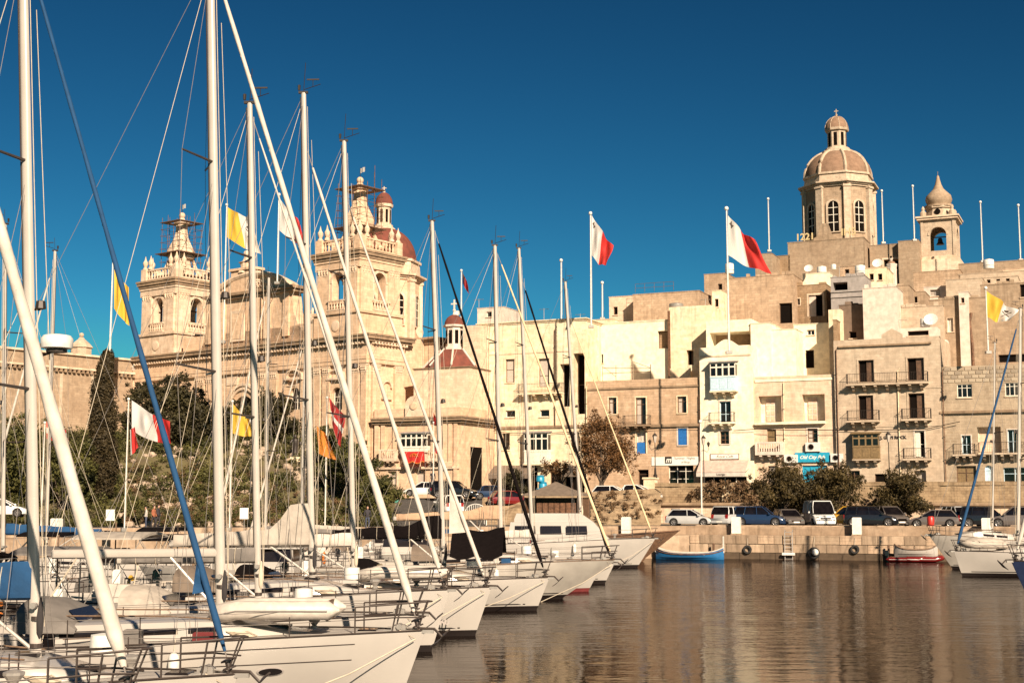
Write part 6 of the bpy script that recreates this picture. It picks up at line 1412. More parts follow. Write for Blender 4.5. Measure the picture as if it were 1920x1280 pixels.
# people
def person(p, ang, h, top, legs, label, pose=0, sit=False):
    R = empty('person', p, ang, label, 'person'); s = h/1.75
    J = [(0,0,.95),(0,0,1.15),(0,0,1.38),(0,0,1.50),(0,-.02,1.60),(.20,0,1.42),(.27,.02,1.15),(.25,-.12,.92),(-.20,0,1.42),(-.27,-.02,1.15),(-.24,-.14,.95),
         (.10,0,.90),(.11,-.10*(1 if pose else .2),.50),(.11,.08 if pose else 0,.08),(.11,-.08,.04),(-.10,0,.90),(-.11,.10*pose,.50),(-.11,.16*pose,.08),(-.11,.02+.1*pose,.04)]
    E = [(0,1),(1,2),(2,3),(3,4),(2,5),(5,6),(6,7),(2,8),(8,9),(9,10),(0,11),(11,12),(12,13),(13,14),(0,15),(15,16),(16,17),(17,18)]
    rad = [.16,.15,.17,.06,.06,.075,.055,.04,.075,.055,.04,.10,.07,.045,.04,.10,.07,.045,.04]
    me = bpy.data.meshes.new('body'); me.from_pydata([(x*s,y*s,z*s) for x,y,z in J], E, []); o = bpy.data.objects.new('body', me); COL.objects.link(o); o.parent = R
    o.modifiers.new('s','SKIN')
    for i, v in enumerate(me.skin_vertices[0].data): v.radius = (rad[i]*s, rad[i]*s*.85)
    me.skin_vertices[0].data[0].use_root = True
    o.modifiers.new('u','SUBSURF').levels = 1
    dg = bpy.context.evaluated_depsgraph_get(); dg.update(); m2 = bpy.data.meshes.new_from_object(o.evaluated_get(dg)); o.modifiers.clear(); o.data = m2
    m2.materials.clear(); m2.materials.append(M[top]); m2.materials.append(M[legs])
    for f in m2.polygons: f.use_smooth = True; f.material_index = 1 if f.center.z < .93*s else 0
    MB().loft([[(.078*s*q*math.cos(2*PI*k/10), -.03*s+.095*s*q*math.sin(2*PI*k/10), z*s) for k in range(10)] for q,z in ((.4,1.52),(.8,1.56),(1,1.62),(1.02,1.68),(.85,1.73),(.3,1.76))]).build('head', M['skin'], R, True)
    MB().loft([[(.084*s*q*math.cos(2*PI*k/10), .0*s+.10*s*q*math.sin(2*PI*k/10), z*s) for k in range(10)] for q,z in ((.8,1.60),(1,1.66),(1,1.71),(.8,1.76),(.2,1.79))]).build('hair', M['ink'], R, True)
person(Vector((xat(298,109),109,ZR)),1.2,1.72,'cl_rust','cl_dark','person in a rust brown jacket walking on the quay under the pines',1)
person(Vector((xat(306,109.5),109.5,ZR)),1.4,1.78,'cl_dark','cl_dark','person in dark clothes walking beside the rust jacketed one',1)
person(Vector((xat(284,109),109,ZR)),-1.2,1.66,'cl_pale','cl_jean','person in pale clothes by the bushes on the left quay',0)
person(at(811,915,137),.3,1.75,'cl_dark','cl_dark','person in dark clothes standing behind the white hatchback',0)
person(at(1232,925,130),.3,1.75,'cl_rust','cl_dark','person with a rust top sitting place by the end pillar',0) if False else None
person(Vector((xat(693,105),105,ZR)),.2,1.7,'cl_dark','cl_jean','person in dark top standing on the quay behind the second tall forestay',0)
# ------------------------------------------------------------------ boats
def smooth(a, b, t): t = max(0, min(1, (t-a)/(b-a))); return t*t*(3-2*t)
def sailboat(bow, d, mast_px, top, stay_top, label, L=12, B=3.8, hd=-3, ov=.55, hullm='gel', stripe='antifoul', staym='c_white', stayr=.085, boom=True, coverm='c_beige',
             coverh=.28, bimini=None, spray='c_grey', spreaders=2, mastr=.10, stern=.80, detail=1, name='sailing_yacht', flap=None, boomz=None, boomL=None, radar=False, deckm='deck', house=None, tent=None, fb=None, dodge=True, cat='sailboat', deckflush=False, mastbase=None, tall=0, lines=True, sweep=.45, mastm='mast', anchor=True):
    p = at(bow[0], bow[1], d); F_ = fb or p.z; X, Y = p.x, p.y
    R = empty(name, (X, Y, 0), math.radians(hd), label, cat, 'yachts moored in the marina')
    ch, sh = math.cos(math.radians(hd)), math.sin(math.radians(hd))
    loc = lambda q: Vector(((q.x-X)*ch+(q.y-Y)*sh, -(q.x-X)*sh+(q.y-Y)*ch, q.z))
    r = ray(mast_px, 1000); k = r.x/r.y   # mast foot on the centreline
    # X - J ch = k (Y - J sh)
    J = (X-k*Y)/(ch-k*sh); tp = at(top[0], top[1], Y-J*sh); T = loc(tp); T.y *= .3
    hb = lambda t: B/2*((1-max(0,1-t/.58)**2.1)**.95 if t < .58 else 1-(1-stern)*((t-.58)/.42)**1.8)
    sheer = lambda t: F_*(1-.20*smooth(0,.85,t)+.02*t)
    NS = 18; NV = [1.0,.93,.8,.6,.42,.27]; ts = [i/NS for i in range(NS+1)]
    def hp(t, z, side):
        zr = max(0, min(1, z/sheer(t))); c = .10+.62*(1-smooth(0,.5,t)); w_ = hb(t)*(1-c*(1-zr)**1.6)
        if z < 0: w_ *= max(.0, 1+z/.55)**.6
        x = -t*L-ov*(1-zr)*(1-t)**4*1.0-(.12*(1-zr) if t > .98 else 0)
        if t > .97: x += .35*(1-zr)
        return (x, side*max(w_,.012), z)
    zl_top = .34; zl = [.30,.30-.045,.20]
    def rows(zf, nm, mat):
        rings = []
        for t in ts:
            zz = zf(t); rings.append([hp(t,z,-1) for z in zz]+[hp(t,z,1) for z in reversed(zz)])
        return MB().loft(rings, False).build(nm, mat, R, True)
    rows(lambda t: [sheer(t), sheer(t)*.93, sheer(t)*.78, sheer(t)*.58, sheer(t)*.40, .26], 'hull', M[hullm]) if False else None
    mb = MB()
    for s in (-1, 1):
        vs = [[hp(t,z,s) for z in (sheer(t), sheer(t)*.93, sheer(t)*.78, sheer(t)*.58, sheer(t)*.40, .20)] for t in ts]
        mb.loft(vs if s > 0 else [list(reversed(v)) for v in vs], False)
    mb.add([hp(1,z,-1) for z in (sheer(1), sheer(1)*.5, .2)]+[hp(1,z,1) for z in (.2, sheer(1)*.5, sheer(1))], [(0,1,2,3,4,5)])
    hull = mb.build('hull', M[hullm], R, True)
    mb = MB()
    for s in (-1, 1):
        vs = [[hp(t,z,s) for z in (.20,.12,.05,-.15,-.35,-.53)] for t in ts]; mb.loft(vs if s > 0 else [list(reversed(v)) for v in vs], False)
    mb.add([hp(1,z,-1) for z in (.2,-.15,-.53)]+[hp(1,z,1) for z in (-.53,-.15,.2)], [(0,1,2,3,4,5)])
    mb.build('boot_stripe', M[stripe], R, True)
    mb = MB()   # thin second line above the boot stripe
    for s in (-1, 1):
        vs = [[(q[0],q[1]*1.003+s*.004,q[2]) for q in (hp(t,.30,s), hp(t,.255,s))] for t in ts[1:]]; mb.loft(vs if s > 0 else [list(reversed(v)) for v in vs], False)
    mb.build('cove_line', M[stripe], hull)
    # deck, toe rail
    cab0, cab1 = (.20, .66); cock0, cock1 = .68, .95
    mb = MB(); rings = []
    for t in ts:
        w_ = hb(t)-.02; z = sheer(t)-.012; rings.append([(-t*L, w_*q, z+.05*(1-q*q)) for q in (-1,-.66,-.33,0,.33,.66,1)])
    mb.loft(rings, False); mb.build('deck', M[deckm], R, True)
    for s in (-1,1): MB().path([(-t*L, s*hb(t)*.995, sheer(t)+.025) for t in ts],.022,4).build('toe_rail', M['darksteel'] if hullm != 'gelgrey' else M['teak'], R)
    # coachroof
    ht = .44 if not deckflush else .2
    if not house:
        mb = MB(); rings = []; cw = lambda t: min(hb(t)*.66, B*.30)
        for i in range(13):
            f = i/12; t = cab0+(cab1-cab0)*f; h = ht*smooth(-.05,.42,f)*(1 if f < .97 else .96)
            w_ = cw(t)*smooth(-.25,.3,f); z = sheer(t)+.03
            rings.append([(-t*L,-w_,z),(-t*L,-w_*.95,z+h*.55),(-t*L,-w_*.88,z+h*.9),(-t*L,-w_*.7,z+h),(-t*L,0,z+h*1.06),(-t*L,w_*.7,z+h),(-t*L,w_*.88,z+h*.9),(-t*L,w_*.95,z+h*.55),(-t*L,w_,z)])
        mb.loft(rings, False); mb.add(rings[-1], [tuple(range(9))]); mb.build('coachroof', M[hullm], R, True)
        for s in (-1,1):
            for fa, fb_ in ((.30,.42),(.46,.66),(.70,.90)):
                q = []
                for i in range(5):
                    f = fa+(fb_-fa)*i/4; t = cab0+(cab1-cab0)*f; h = ht*smooth(-.05,.42,f); w_ = cw(t)*smooth(-.25,.3,f); z = sheer(t)+.03; q.append((-t*L, s*(w_*.965+.006), z+h*.30, z+h*.62))
                if detail < .6 and fa == .30: continue
                m3 = MB(); m3.loft([[(x,y,za),(x,y+s*.004,(za+zb)/2),(x,y-s*.012,zb)] for x,y,za,zb in q], False); m3.loft([[(x,y+s*.012,za),(x,y+s*.014,(za+zb)/2),(x,y-s*.0,zb)] for x,y,za,zb in q], False); m3.build('cabin_window', M['smoke'] if fa < .7 else M['smoke'], R)
        for f, w_ in ((.12,.5),(.34,.42),(.78,.6)):
            t = cab0+(cab1-cab0)*f; h = ht*smooth(-.05,.42,f)*1.05; z = sheer(t)+.04+h
            MB().cbox(-t*L-w_/2,-t*L+w_/2,-w_/2,w_/2,z-.03,z+.045,.02).build('deck_hatch', M['smoke'], R)
        MB().cbox(-.1*L-.22,-.1*L+.22,-.22,.22,sheer(.1)+.02,sheer(.1)+.07,.02).build('deck_hatch', M['smoke'], R)
        for s in (-1,1): MB().path([(-(cab0+(cab1-cab0)*f)*L, s*cw(cab0+(cab1-cab0)*f)*.8, sheer(.4)+.03+ht*smooth(-.05,.42,f)*1.05+.05) for f in (.3,.5,.7,.9)],.018,4).build('grab_rail', M['teak'], R)
    # cockpit
    zc_ = sheer(.8)
    cw_ = hb(.82)*.62
    MB().box(-cock1*L,-cock0*L,-cw_,cw_,zc_-.02,zc_+.045).build('cockpit_sole', M['teak'], R)
    for s in (-1,1): MB().cbox(-cock1*L,-cock0*L,s*cw_-.16 if s>0 else -cw_-.16,s*cw_+.16 if s>0 else -cw_+.16,zc_-.02,zc_+.30,.05).build('cockpit_coaming', M[hullm], R); MB().lathe([(.10,0),(.10,.1),(.07,.12),(.09,.2)],(-(cock0+.08)*L,s*cw_,zc_+.30),10).build('winch', M['steel'], R)
    wx = -(cock0+.20)*L
    mb = MB(); mb.path([(wx, .48*math.cos(2*PI*k/16), zc_+.85+.48*math.sin(2*PI*k/16)) for k in range(17)],.02,5)
    for k in range(5): mb.tube((wx,0,zc_+.85),(wx,.47*math.cos(2*PI*k/5),zc_+.85+.47*math.sin(2*PI*k/5)),.012,n=4)
    mb.build('steering_wheel', M['steel'], R); MB().cbox(wx+.03,wx+.28,-.14,.14,zc_,zc_+.95,.05).build('wheel_pedestal', M['plastic'], R)
    if dodge and spray:
        x1 = -(cab1-.005)*L; hw = min(hb(cab1)*.66, B*.30)+.12; z = sheer(cab1)+ht-.1; rings = []
        for xo,h in ((.95,.05),(.55,.48),(.1,.68),(-.45,.70)):
            rings.append([(x1+xo, -hw*math.cos(PI*i/8), z+h*(math.sin(PI*i/8))**.55 if 0<i<8 else z-.05) for i in range(9)])
        MB().loft(rings, False).build('sprayhood', M[spray], R, True)
        MB().loft([[(x1+.93,-hw*.6,z+.12),(x1+.93,hw*.6,z+.12)],[(x1+.60,-hw*.58,z+.44),(x1+.60,hw*.58,z+.44)]],False).build('sprayhood_window', M['smoke'], R)
    if bimini:
        xa, xb = -(cock0+.09)*L, -(cock1)*L; z = zc_+1.95; hw = hb(.85)*.8
        MB().loft([[(x, hw*q, z+.16*(1-q*q)) for q in (-1,-.8,-.4,0,.4,.8,1)]+[(x, hw*q, z+.12*(1-q*q)-.05) for q in (1,.8,.4,0,-.4,-.8,-1)] for x in (xa,(xa*2+xb)/3,(xa+2*xb)/3,xb)]).build('bimini', M[bimini], R, True)
        mb = MB()
        for x in (xa,(xa+xb)/2,xb): mb.path([((xa+xb)/2,-hw-.02,zc_+.2),(x,-hw-.01,z-.03),(x,hw+.01,z-.03),((xa+xb)/2,hw+.02,zc_+.2)],.015,4)
        mb.build('bimini_frame', M['steel'], R)
    # pulpit, stanchions, lifelines, pushpit
    hh = .62
    mb = MB(); ptop = [(-.115*L, hb(.115)*.93, sheer(.1)+hh),(-.05*L, hb(.06)*.9+.06, sheer(.05)+hh+.04),(.05,.16,F_+hh+.08),(.16,0,F_+hh+.08)]
    full = ptop+[(x,-y,z) for x,y,z in reversed(ptop[:-1])]
    mb.path(full,.021,6); mid = [(x,y*1.0,z-.30) for x,y,z in full if x < 0]
    for s in (-1,1):
        mb.path([(x,s*abs(y),z) for x,y,z in [(q[0],q[1],q[2]-.3) for q in ptop[:2]]]+[(.0,s*.17,F_+.34)],.017,5)
        mb.tube((-.115*L,s*hb(.115)*.93,sheer(.1)),(-.115*L,s*hb(.115)*.93,sheer(.1)+hh),.02,n=5).tube((-.055*L,s*hb(.06)*.88,sheer(.05)),(-.045*L,s*(hb(.05)*.9+.08),sheer(.05)+hh+.02),.02,n=5).tube((-.2,s*.10,F_),(.05,s*.16,F_+hh+.06),.018,n=5)
    mb.build('pulpit', M['darksteel'], R)
    sts = [.22,.34,.46,.58,.70,.82]
    for s in (-1,1):
        for t in sts: MB().tube((-t*L,s*hb(t)*.955,sheer(t)),(-t*L,s*hb(t)*.965,sheer(t)+hh),.014,n=5).build('stanchion', M['darksteel'], R)
        mb = MB()
        for q in (.34,.605): mb.path([(-t*L,s*hb(t)*.963,sheer(t)+q-.01*(i%2)) for i,t in enumerate([.115]+sts+[.93])],.006 if detail<1 else .008,4)
        mb.build('lifeline', M['wire'], R)
    mb = MB()
    for q in (.34,hh+.02): mb.path([(-.91*L,-hb(.91)*.94,sheer(.9)+q),(-.985*L,-hb(.98)*.92,sheer(1)+q),(-.985*L,-hb(.98)*.3,sheer(1)+q)],.02,5).path([(-.91*L,hb(.91)*.94,sheer(.9)+q),(-.985*L,hb(.98)*.92,sheer(1)+q),(-.985*L,hb(.98)*.3,sheer(1)+q)],.02,5)
    for s in (-1,1):
        for x,y in ((-.91,.94),(-.985,.92),(-.985,.3)): mb.tube((x*L,s*hb(-x)*y,sheer(.95)),(x*L,s*hb(-x)*y,sheer(.95)+hh+.02),.018,n=5)
    mb.tube((-.985*L,-hb(.98)*.3,sheer(1)+.34),(-.985*L,hb(.98)*.3,sheer(1)+.34),.008,n=4).build('pushpit', M['darksteel'], R)
    # mast and rig
    zb = (sheer(J/L)+(ht*smooth(-.05,.42,(J/L-cab0)/(cab1-cab0))*1.05 if not house else 0)) if mastbase is None else mastbase
    base = Vector((-J,0,zb)); ax = T-base; rm = mastr*.76; n = 8
    rings = []
    for i in range(n+1):
        c = base+ax*(i/n); q = rm*(1-.22*(i/n)**2); rings.append([(c.x+q*1.25*math.cos(2*PI*k/12), c.y+q*.85*math.sin(2*PI*k/12), c.z) for k in range(12)])
    mast = MB().loft(rings).build('mast', M[mastm], R, True)
    MB().path([tuple(base+ax*f+Vector((-rm*1.27,0,0))) for f in (.05,.5,.99)],.018,4).build('mast_track', M['darksteel'], mast)
    hm = MB()
    for q,rr in ((.7,.10),(.2,.12)): hm.tube(tuple(base+ax*.0+Vector((0,0,q-.03))),tuple(base+Vector((0,0,q+.05))),rm*1.32,n=12)
    hm.build('mast_collar', M['darksteel'], mast)
    for s in (-1,1): MB().lathe([(.06,0),(.06,.06),(.045,.09),(.06,.14)],(0,0,0),8).build('mast_winch', M['steel'], mast).matrix_local = Matrix.Translation(base+Vector((-.02,s*rm*.9,.95))) @ Matrix.Rotation(-s*PI/2,4,'X')
    # coiled halyards
    MB().loft([[(-J+rm*.9+q*math.cos(2*PI*k/8)*.6, -rm*.75+q*.5*math.sin(2*PI*k/8), zb+z) for k in range(8)] for q,z in ((.02,.35),(.10,.45),(.12,.7),(.07,.95),(.03,1.1))]).build('halyard_coil', M['darkrope'] if tall else M['rope'], mast, True)
    pts = []
    hl = [.36,.68] if spreaders == 2 else [.52]
    tips = []
    for hx in hl:
        c = base+ax*hx; wl = B*.33*(1 if hx < .5 else .8)
        for s in (-1,1):
            tip = c+Vector((-wl*sweep, s*wl, .06)); MB().tube(tuple(c),tuple(tip),.035,.025,5).build('spreader', M['darksteel'], mast); tips.append((hx,s,tip))
    mb = MB(); wr = .006 if d < 40 else .008
    for s in (-1,1):
        cp = Vector((-J-.25, s*hb((J+.25)/L)*.93, sheer(J/L))); chain = [cp]+[t_ for h_,s_,t_ in tips if s_ == s]+[base+ax*.985]
        mb.path([tuple(q) for q in chain],wr,4); mb.tube(tuple(cp+Vector((.12,0,0))),tuple(base+ax*(hl[0]-.01)),wr,n=4).tube(tuple(cp+Vector((-.35,0,0))),tuple(base+ax*(hl[-1]-.02)),wr,n=4)
        if len(hl) > 1: mb.tube(tuple(chain[1]),tuple(base+ax*(hl[1]-.02)),wr,n=4)
    mb.build('shrouds', M['wire'], R)
    bs = Vector((-L*.985,0,sheer(1)+.1)); spl = bs+(base+ax-bs)*.22
    MB().tube(tuple(base+ax*.998),tuple(spl),wr,n=4).tube(tuple(spl),(-L*.985,B*.25,sheer(1)),wr,n=4).tube(tuple(spl),(-L*.985,-B*.25,sheer(1)),wr,n=4).build('backstay', M['wire'], R)
    # halyards alongside the mast
    MB().path([tuple(base+ax*f+Vector((rm*1.5+.05*(1-f),-.03,0))) for f in (.06,.4,.97)],.009,4).path([tuple(base+ax*f+Vector((rm*1.4+.25*math.sin(f*3),.05,0))) for f in (.04,.4,.9)],.008,4).build('halyards', M['rope'], mast)
    fs0 = Vector((-.22,0,F_+.30)); st = at(stay_top[0], stay_top[1], Y-J*sh); f_ = max(.5, min(1, (st.z-base.z)/ax.z)); fs1 = base+ax*f_+Vector((rm*1.2,0,0))
    dv = fs1-fs0
    MB().tube(tuple(fs0-dv.normalized()*.35),tuple(fs1),.014,n=5).build('forestay', M['wire'], R)
    if staym:
        rs = []; pp = []; NN = 26
        for i in range(NN+1):
            f = .01+.95*i/NN; pp.append(tuple(fs0+dv*f)); rs.append(stayr*(1.0-.55*f)*(1+.10*math.sin(i*1.9)+.05*math.sin(i*4.3))*smooth(-.02,.05,f))
        g = MB().path(pp, rs, 14).build('furled_headsail', M[staym], R, True)
        MB().path([tuple(fs0+dv*(.03+.9*i/60)+Vector((math.cos(i*1.9)*stayr*(1-.5*i/60)*1.02, math.sin(i*1.9)*stayr*(1-.5*i/60)*1.02, 0))) for i in range(61)],.005,3).build('furling_line', M[staym], g)
        MB().lathe([(.05,-.08),(.13,-.07),(.13,-.04),(.06,-.03),(.06,.06),(.13,.07),(.13,.10),(.04,.12)],(0,0,0),12).build('furling_drum', M['darksteel'], R).matrix_local = Matrix.Translation(fs0-dv.normalized()*.12) @ dv.to_track_quat('Z','Y').to_matrix().to_4x4()
    if flap:
        fm, f0, f1, w_ = flap; a = fs0+dv*f0; c = fs0+dv*f1
        q = [a+Vector((.02,0,0)), a+Vector((-w_,.02,-.05)), c]
        MB().loft([[tuple(q[0].lerp(q[2],i/8)),tuple(q[0].lerp(q[2],i/8).lerp(q[1].lerp(q[2],i/8),.5)+Vector((0,.06*math.sin(i),0))),tuple(q[1].lerp(q[2],i/8))] for i in range(9)],False).build('sail_clew', M[fm], R, True)
    if boom:
        bz = zb+1.15 if boomz is None else boomz; bl = boomL or min(J*1.15+.4, L*.42); b0 = Vector((-J-rm*1.3,0,bz)); b1 = Vector((-J-bl,.25,bz-.05))
        bm = MB().loft([[(q.x,q.y+.075*math.cos(2*PI*k/8),q.z+.11*math.sin(2*PI*k/8)) for k in range(8)] for q in (b0,b1)]).build('boom', M[mastm], R, True)
        if coverm:
            rings = []
            for i in range(15):
                f = i/14; c = b0.lerp(b1,f*.97+.0); h = coverh*(1.25-.6*f)*(1+.07*math.sin(i*2.3)); h = h if f > .04 else max(h, tall); 
                if tall and f < .28: h = tall*(1-smooth(.12,.28,f))+h*smooth(.12,.28,f)
                w_ = .13+.05*math.sin(i*1.7); rings.append([(c.x, c.y+w_*math.cos(2*PI*k/10)*(.9 if math.sin(2*PI*k/10)>0 else 1), c.z+.02+(h*math.sin(2*PI*k/10) if math.sin(2*PI*k/10) > 0 else .13*math.sin(2*PI*k/10))) for k in range(10)])
            mb_ties = 0; cv = MB().loft(rings).build('sail_cover', M[coverm], R, True)
            for i in range(1,7): c = b0.lerp(b1,i/7); MB().path([(c.x,c.y+.17*math.cos(t),c.z+.02+(coverh*(1.25-.6*i/7)*1.06 if math.sin(t)>0 else .15)*math.sin(t)) for t in [2*PI*k/10 for k in range(11)]],.012,3).build('cover_tie', M['rope'] if coverm != 'c_beige' else M['c_grey'], cv)
        MB().tube(tuple(base+Vector((-rm,0,.15))),tuple(b0.lerp(b1,.28)-Vector((0,0,.1))),.035,n=6).build('boom_vang', M['mast'], R)
        MB().tube(tuple(b1),tuple(base+ax*.99),.008,n=3).tube(tuple(b0.lerp(b1,.85)-Vector((0,0,.1))),(-(cock0+.02)*L,0,zc_+.3),.018,n=4).tube(tuple(b0.lerp(b1,.35)),tuple(base+ax*.5),.006,n=3).tube(tuple(b0.lerp(b1,.7)),tuple(base+ax*.5),.006,n=3).build('sheets_and_topping_lift', M['rope'], R)
    if tent:
        tm, xa, xb, zt_, hw_, drop = tent   # fabric awning hung over boom or stay
        MB().loft([[(x,-hw_,zt_-drop-.2*abs(math.sin(i))),(x,-hw_*.5,zt_-drop*.42),(x,0,zt_+.03*math.sin(i*2)-sag),(x,hw_*.5,zt_-drop*.42),(x,hw_,zt_-drop)] for i,(x,sag) in enumerate([(-xa-(xb-xa)*k/6, .18*math.sin(PI*k/6)+(.0 if xb < J else 0)) for k in range(7)])],False).build('deck_awning', M[tm], R, True)
    # masthead
    mt = base+ax
    MB().tube(tuple(mt),tuple(mt+Vector((.05,0,1.0 if detail else .7))),.010,n=4).tube(tuple(mt+Vector((0,0,.1))),tuple(mt+Vector((.55,0,.28))),.012,n=4).tube(tuple(mt+Vector((.3,0,.2))),tuple(mt+Vector((.3,0,.42))),.010,n=4).box(mt.x+.1,mt.x+.5,-.02,.02,mt.z+.42,mt.z+.46).box(mt.x-.16,mt.x+.14,-.05,.05,mt.z-.02,mt.z+.05).lathe([(.04,.02),(.05,.18),(.02,.2)],(mt.x-.15,0,mt.z+.07),6).build('masthead_instruments', M['iron'], mast)
    q = base+ax*.47; MB().lathe([(.04,0),(.11,.02),(.09,.16),(.03,.18)],(q.x+rm*1.3+.1,0,q.z),8).tube(tuple(q),(q.x+rm*1.3+.1,0,q.z),.02,n=4).build('deck_light', M['iron'], mast)
    if radar:
        c = at(radar[0], radar[1], Y-J*sh); c = loc(c); c.y = 0; rr = .30
        MB().lathe([(.12,-.14),(rr*.96,-.12),(rr,-.05),(rr,.06),(rr*.85,.12),(rr*.3,.15)],tuple(c),18).build('radar_dome', M['plastic'], mast, True)
        mx_ = base+ax*((c.z-base.z)/ax.z); MB().tube(tuple(mx_),(c.x,c.y,c.z-.16),.035,n=6).tube(tuple(mx_-Vector((0,0,.35))),(c.x,c.y,c.z-.16),.025,n=5).lathe([(.2,-.20),(.2,-.15)],tuple(c),10).build('radar_bracket', M['iron'], mast)
    # anchor and bow roller
    if anchor:
        a = MB(); z = F_-.02; a.box(-.35,.20,-.05,.05,z-.02,z+.06)
        a.build('bow_roller', M['steel'], R)
        a = MB(); a.path([(-.2,0,z+.10),(.22,0,z+.08),(.40,0,z-.10)],[.03,.035,.03],5)
        a.loft([[(.12,-.01,z-.34),(.12,.01,z-.34),(.14,0,z-.30)],[(.30,-.17,z-.22),(.30,.17,z-.22),(.36,0,z-.14)],[(.46,-.14,z-.06),(.46,.14,z-.06),(.44,0,z-.02)],[(.60,-.01,z+.06),(.60,.01,z+.06),(.58,0,z+.09)]])
        a.build('anchor', M['darksteel'] if detail else M['steel'], R)
        MB().cbox(-.75,-.45,-.12,.12,F_+.02,F_+.16,.03).tube((-.6,-.18,F_+.12),(-.6,.18,F_+.12),.07,n=8).build('windlass', M['steel'], R)
        MB().path([(-.2,.02,F_+.06),(-.45,.0,F_+.10),(-.62,0,F_+.08)],.018,4).build('anchor_chain', M['steel'], R)
    for s in (-1,1):
        for t in (.06,.5,.93): MB().box(-t*L-.12,-t*L+.12,s*hb(t)*.86-.02,s*hb(t)*.86+.02,sheer(t)+.05,sheer(t)+.08).box(-t*L-.04,-t*L+.04,s*hb(t)*.86-.03,s*hb(t)*.86+.03,sheer(t),sheer(t)+.05).build('cleat', M['steel'], R)
    if lines: # mooring line from the bow down to the water
        s = -1; MB().path([(-.6,s*.15,F_+.05),(-.2,-.25,F_*.9),(-1.6,-1.2,F_*.45),(-4.0,-2.2,-.2)],.016,4).build('mooring_line', M['rope'], R)
    for t in (.4,.62,.8): 
        y = -hb(t)-.13; MB().lathe([(.03,0),(.11,.08),(.13,.2),(.13,.5),(.11,.62),(.03,.7)],(-t*L,y,sheer(t)-.85),10).build('fender', M['plastic'], R, True)
        MB().tube((-t*L,y,sheer(t)-.15),(-t*L,-hb(t)*.96,sheer(t)+.3),.008,n=3).build('fender_line', M['rope'], R)
    if house:  # pilot house or fly-bridge superstructure: (x0, x1, width, height)
        for (xa, xb, hw, z0, z1, rk, winh) in house:
            zz0 = sheer(-0+abs(xa)/L)*0+z0
            rings = [[(-xb,-hw,z0),(-xa,-hw*.9,z0),(-xa,hw*.9,z0),(-xb,hw,z0)],[(-xb+.0,-hw*.97,z0+(z1-z0)*.35),(-xa-rk*.35,-hw*.86,z0+(z1-z0)*.35),(-xa-rk*.35,hw*.86,z0+(z1-z0)*.35),(-xb,hw*.97,z0+(z1-z0)*.35)],[(-xb+.15,-hw*.88,z1),(-xa-rk,-hw*.74,z1),(-xa-rk,hw*.74,z1),(-xb+.15,hw*.88,z1)]]
            hs_ = MB().loft(rings).build('deckhouse', M[hullm], R)
            if winh:
                za, zb2 = z0+(z1-z0)*.42, z0+(z1-z0)*.82; lx = lambda f: -xb+.3+(xb-xa-rk-.5)*f
                for k in range(3):
                    a0, a1 = .03+k*.33, .30+k*.33; w0 = hw*.965+.015
                    for s in (-1,1): MB().loft([[(lx(a0),s*(w0*.985),za),(lx(a1),s*(w0*.93),za),(lx(a1)-.05,s*(w0*.885),zb2),(lx(a0),s*(w0*.935),zb2)],[(lx(a0),s*(w0*.985+.03),za),(lx(a1),s*(w0*.93+.03),za),(lx(a1)-.05,s*(w0*.885+.03),zb2),(lx(a0),s*(w0*.935+.03),zb2)]]).build('window', M['smoke'], hs_)
                MB().loft([[(-xa-rk*.45+.03,-hw*.74,z0+(z1-z0)*.42),(-xa-rk*.45+.03,hw*.74,z0+(z1-z0)*.42),(-xa-rk*.85+.03,hw*.68,zb2),(-xa-rk*.85+.03,-hw*.68,zb2)]],True).build('windscreen', M['smoke'], hs_) if False else None
    return R, J, hb, sheer, loc, L
nb = []
nb.append(sailboat((262,1302),21.5,-175,(-195,-230),(-190,-225),'white sloop at the bottom left corner with a very thick white furled headsail',L=10.5,B=3.4,hd=-2,stayr=.125,coverm=None,boom=False,bimini=None,mastr=.1))
nb.append(sailboat((447,1265),26.0,76,(42,-110),(46,-85),'nearest white sloop with blue furled headsail, blue sail cover and radar dome',L=11,B=3.5,hd=-2,staym='c_blue',stayr=.068,coverm='c_blue',coverh=.42,tall=.62,radar=(107,641),bimini=None,spray='c_green',flap=('c_blue',.09,.14,.30),boomL=4.2,mastr=.115))
nb.append(sailboat((797,1183),33.0,418,(394,-75),(398,-62),'large white yacht carrying an upturned inflatable dinghy on its foredeck',L=13.5,B=4.1,hd=-2,stayr=.10,coverm=None,mastr=.125,boomL=4.2,boomz=3.35,bimini='c_black',tall=.1,mastm='mast'))
nb.append(sailboat((790,1152),38.0,487,(468,193),(470,225),'white yacht with slim mast moored behind the dinghy yacht',L=11.5,B=3.6,hd=-2,staym='c_white',stayr=.05,coverm='c_grey',coverh=.25,spray='c_beige',bimini='c_grey',boomL=4.0,mastr=.10))
nb.append(sailboat((843,1106),43.0,587,(569,174),(584,284),'white yacht with tall grey beige boom cover hanging at its mast',L=12,B=3.8,hd=-3,stayr=.085,coverm='c_beige',coverh=.40,tall=1.25,spray='c_brown',bimini='c_beige',boomL=4.6,boomz=3.3,mastr=.105))
nb.append(sailboat((921,1101),48.0,665,(645,264),(663,380),'white yacht with a broad plain bow and a dinghy lashed beside its mast',L=12.5,B=4.0,hd=-3,stayr=.075,coverm='c_white',coverh=.3,spray='c_black',bimini='c_black',flap=('c_white',.12,.25,.65),mastr=.10))
nb.append(sailboat((1030,1083),59.0,833,(810,414),(818,432),'white yacht with black boom cover and black tent awnings around its mast',L=12,B=3.8,hd=-3,staym='c_black',stayr=.085,coverm='c_black',coverh=.45,tall=.9,spray='c_black',bimini='c_black',mastr=.105,tent=('c_black',1.9,4.1,3.5,1.5,1.15),boomL=5.0,boomz=3.1))
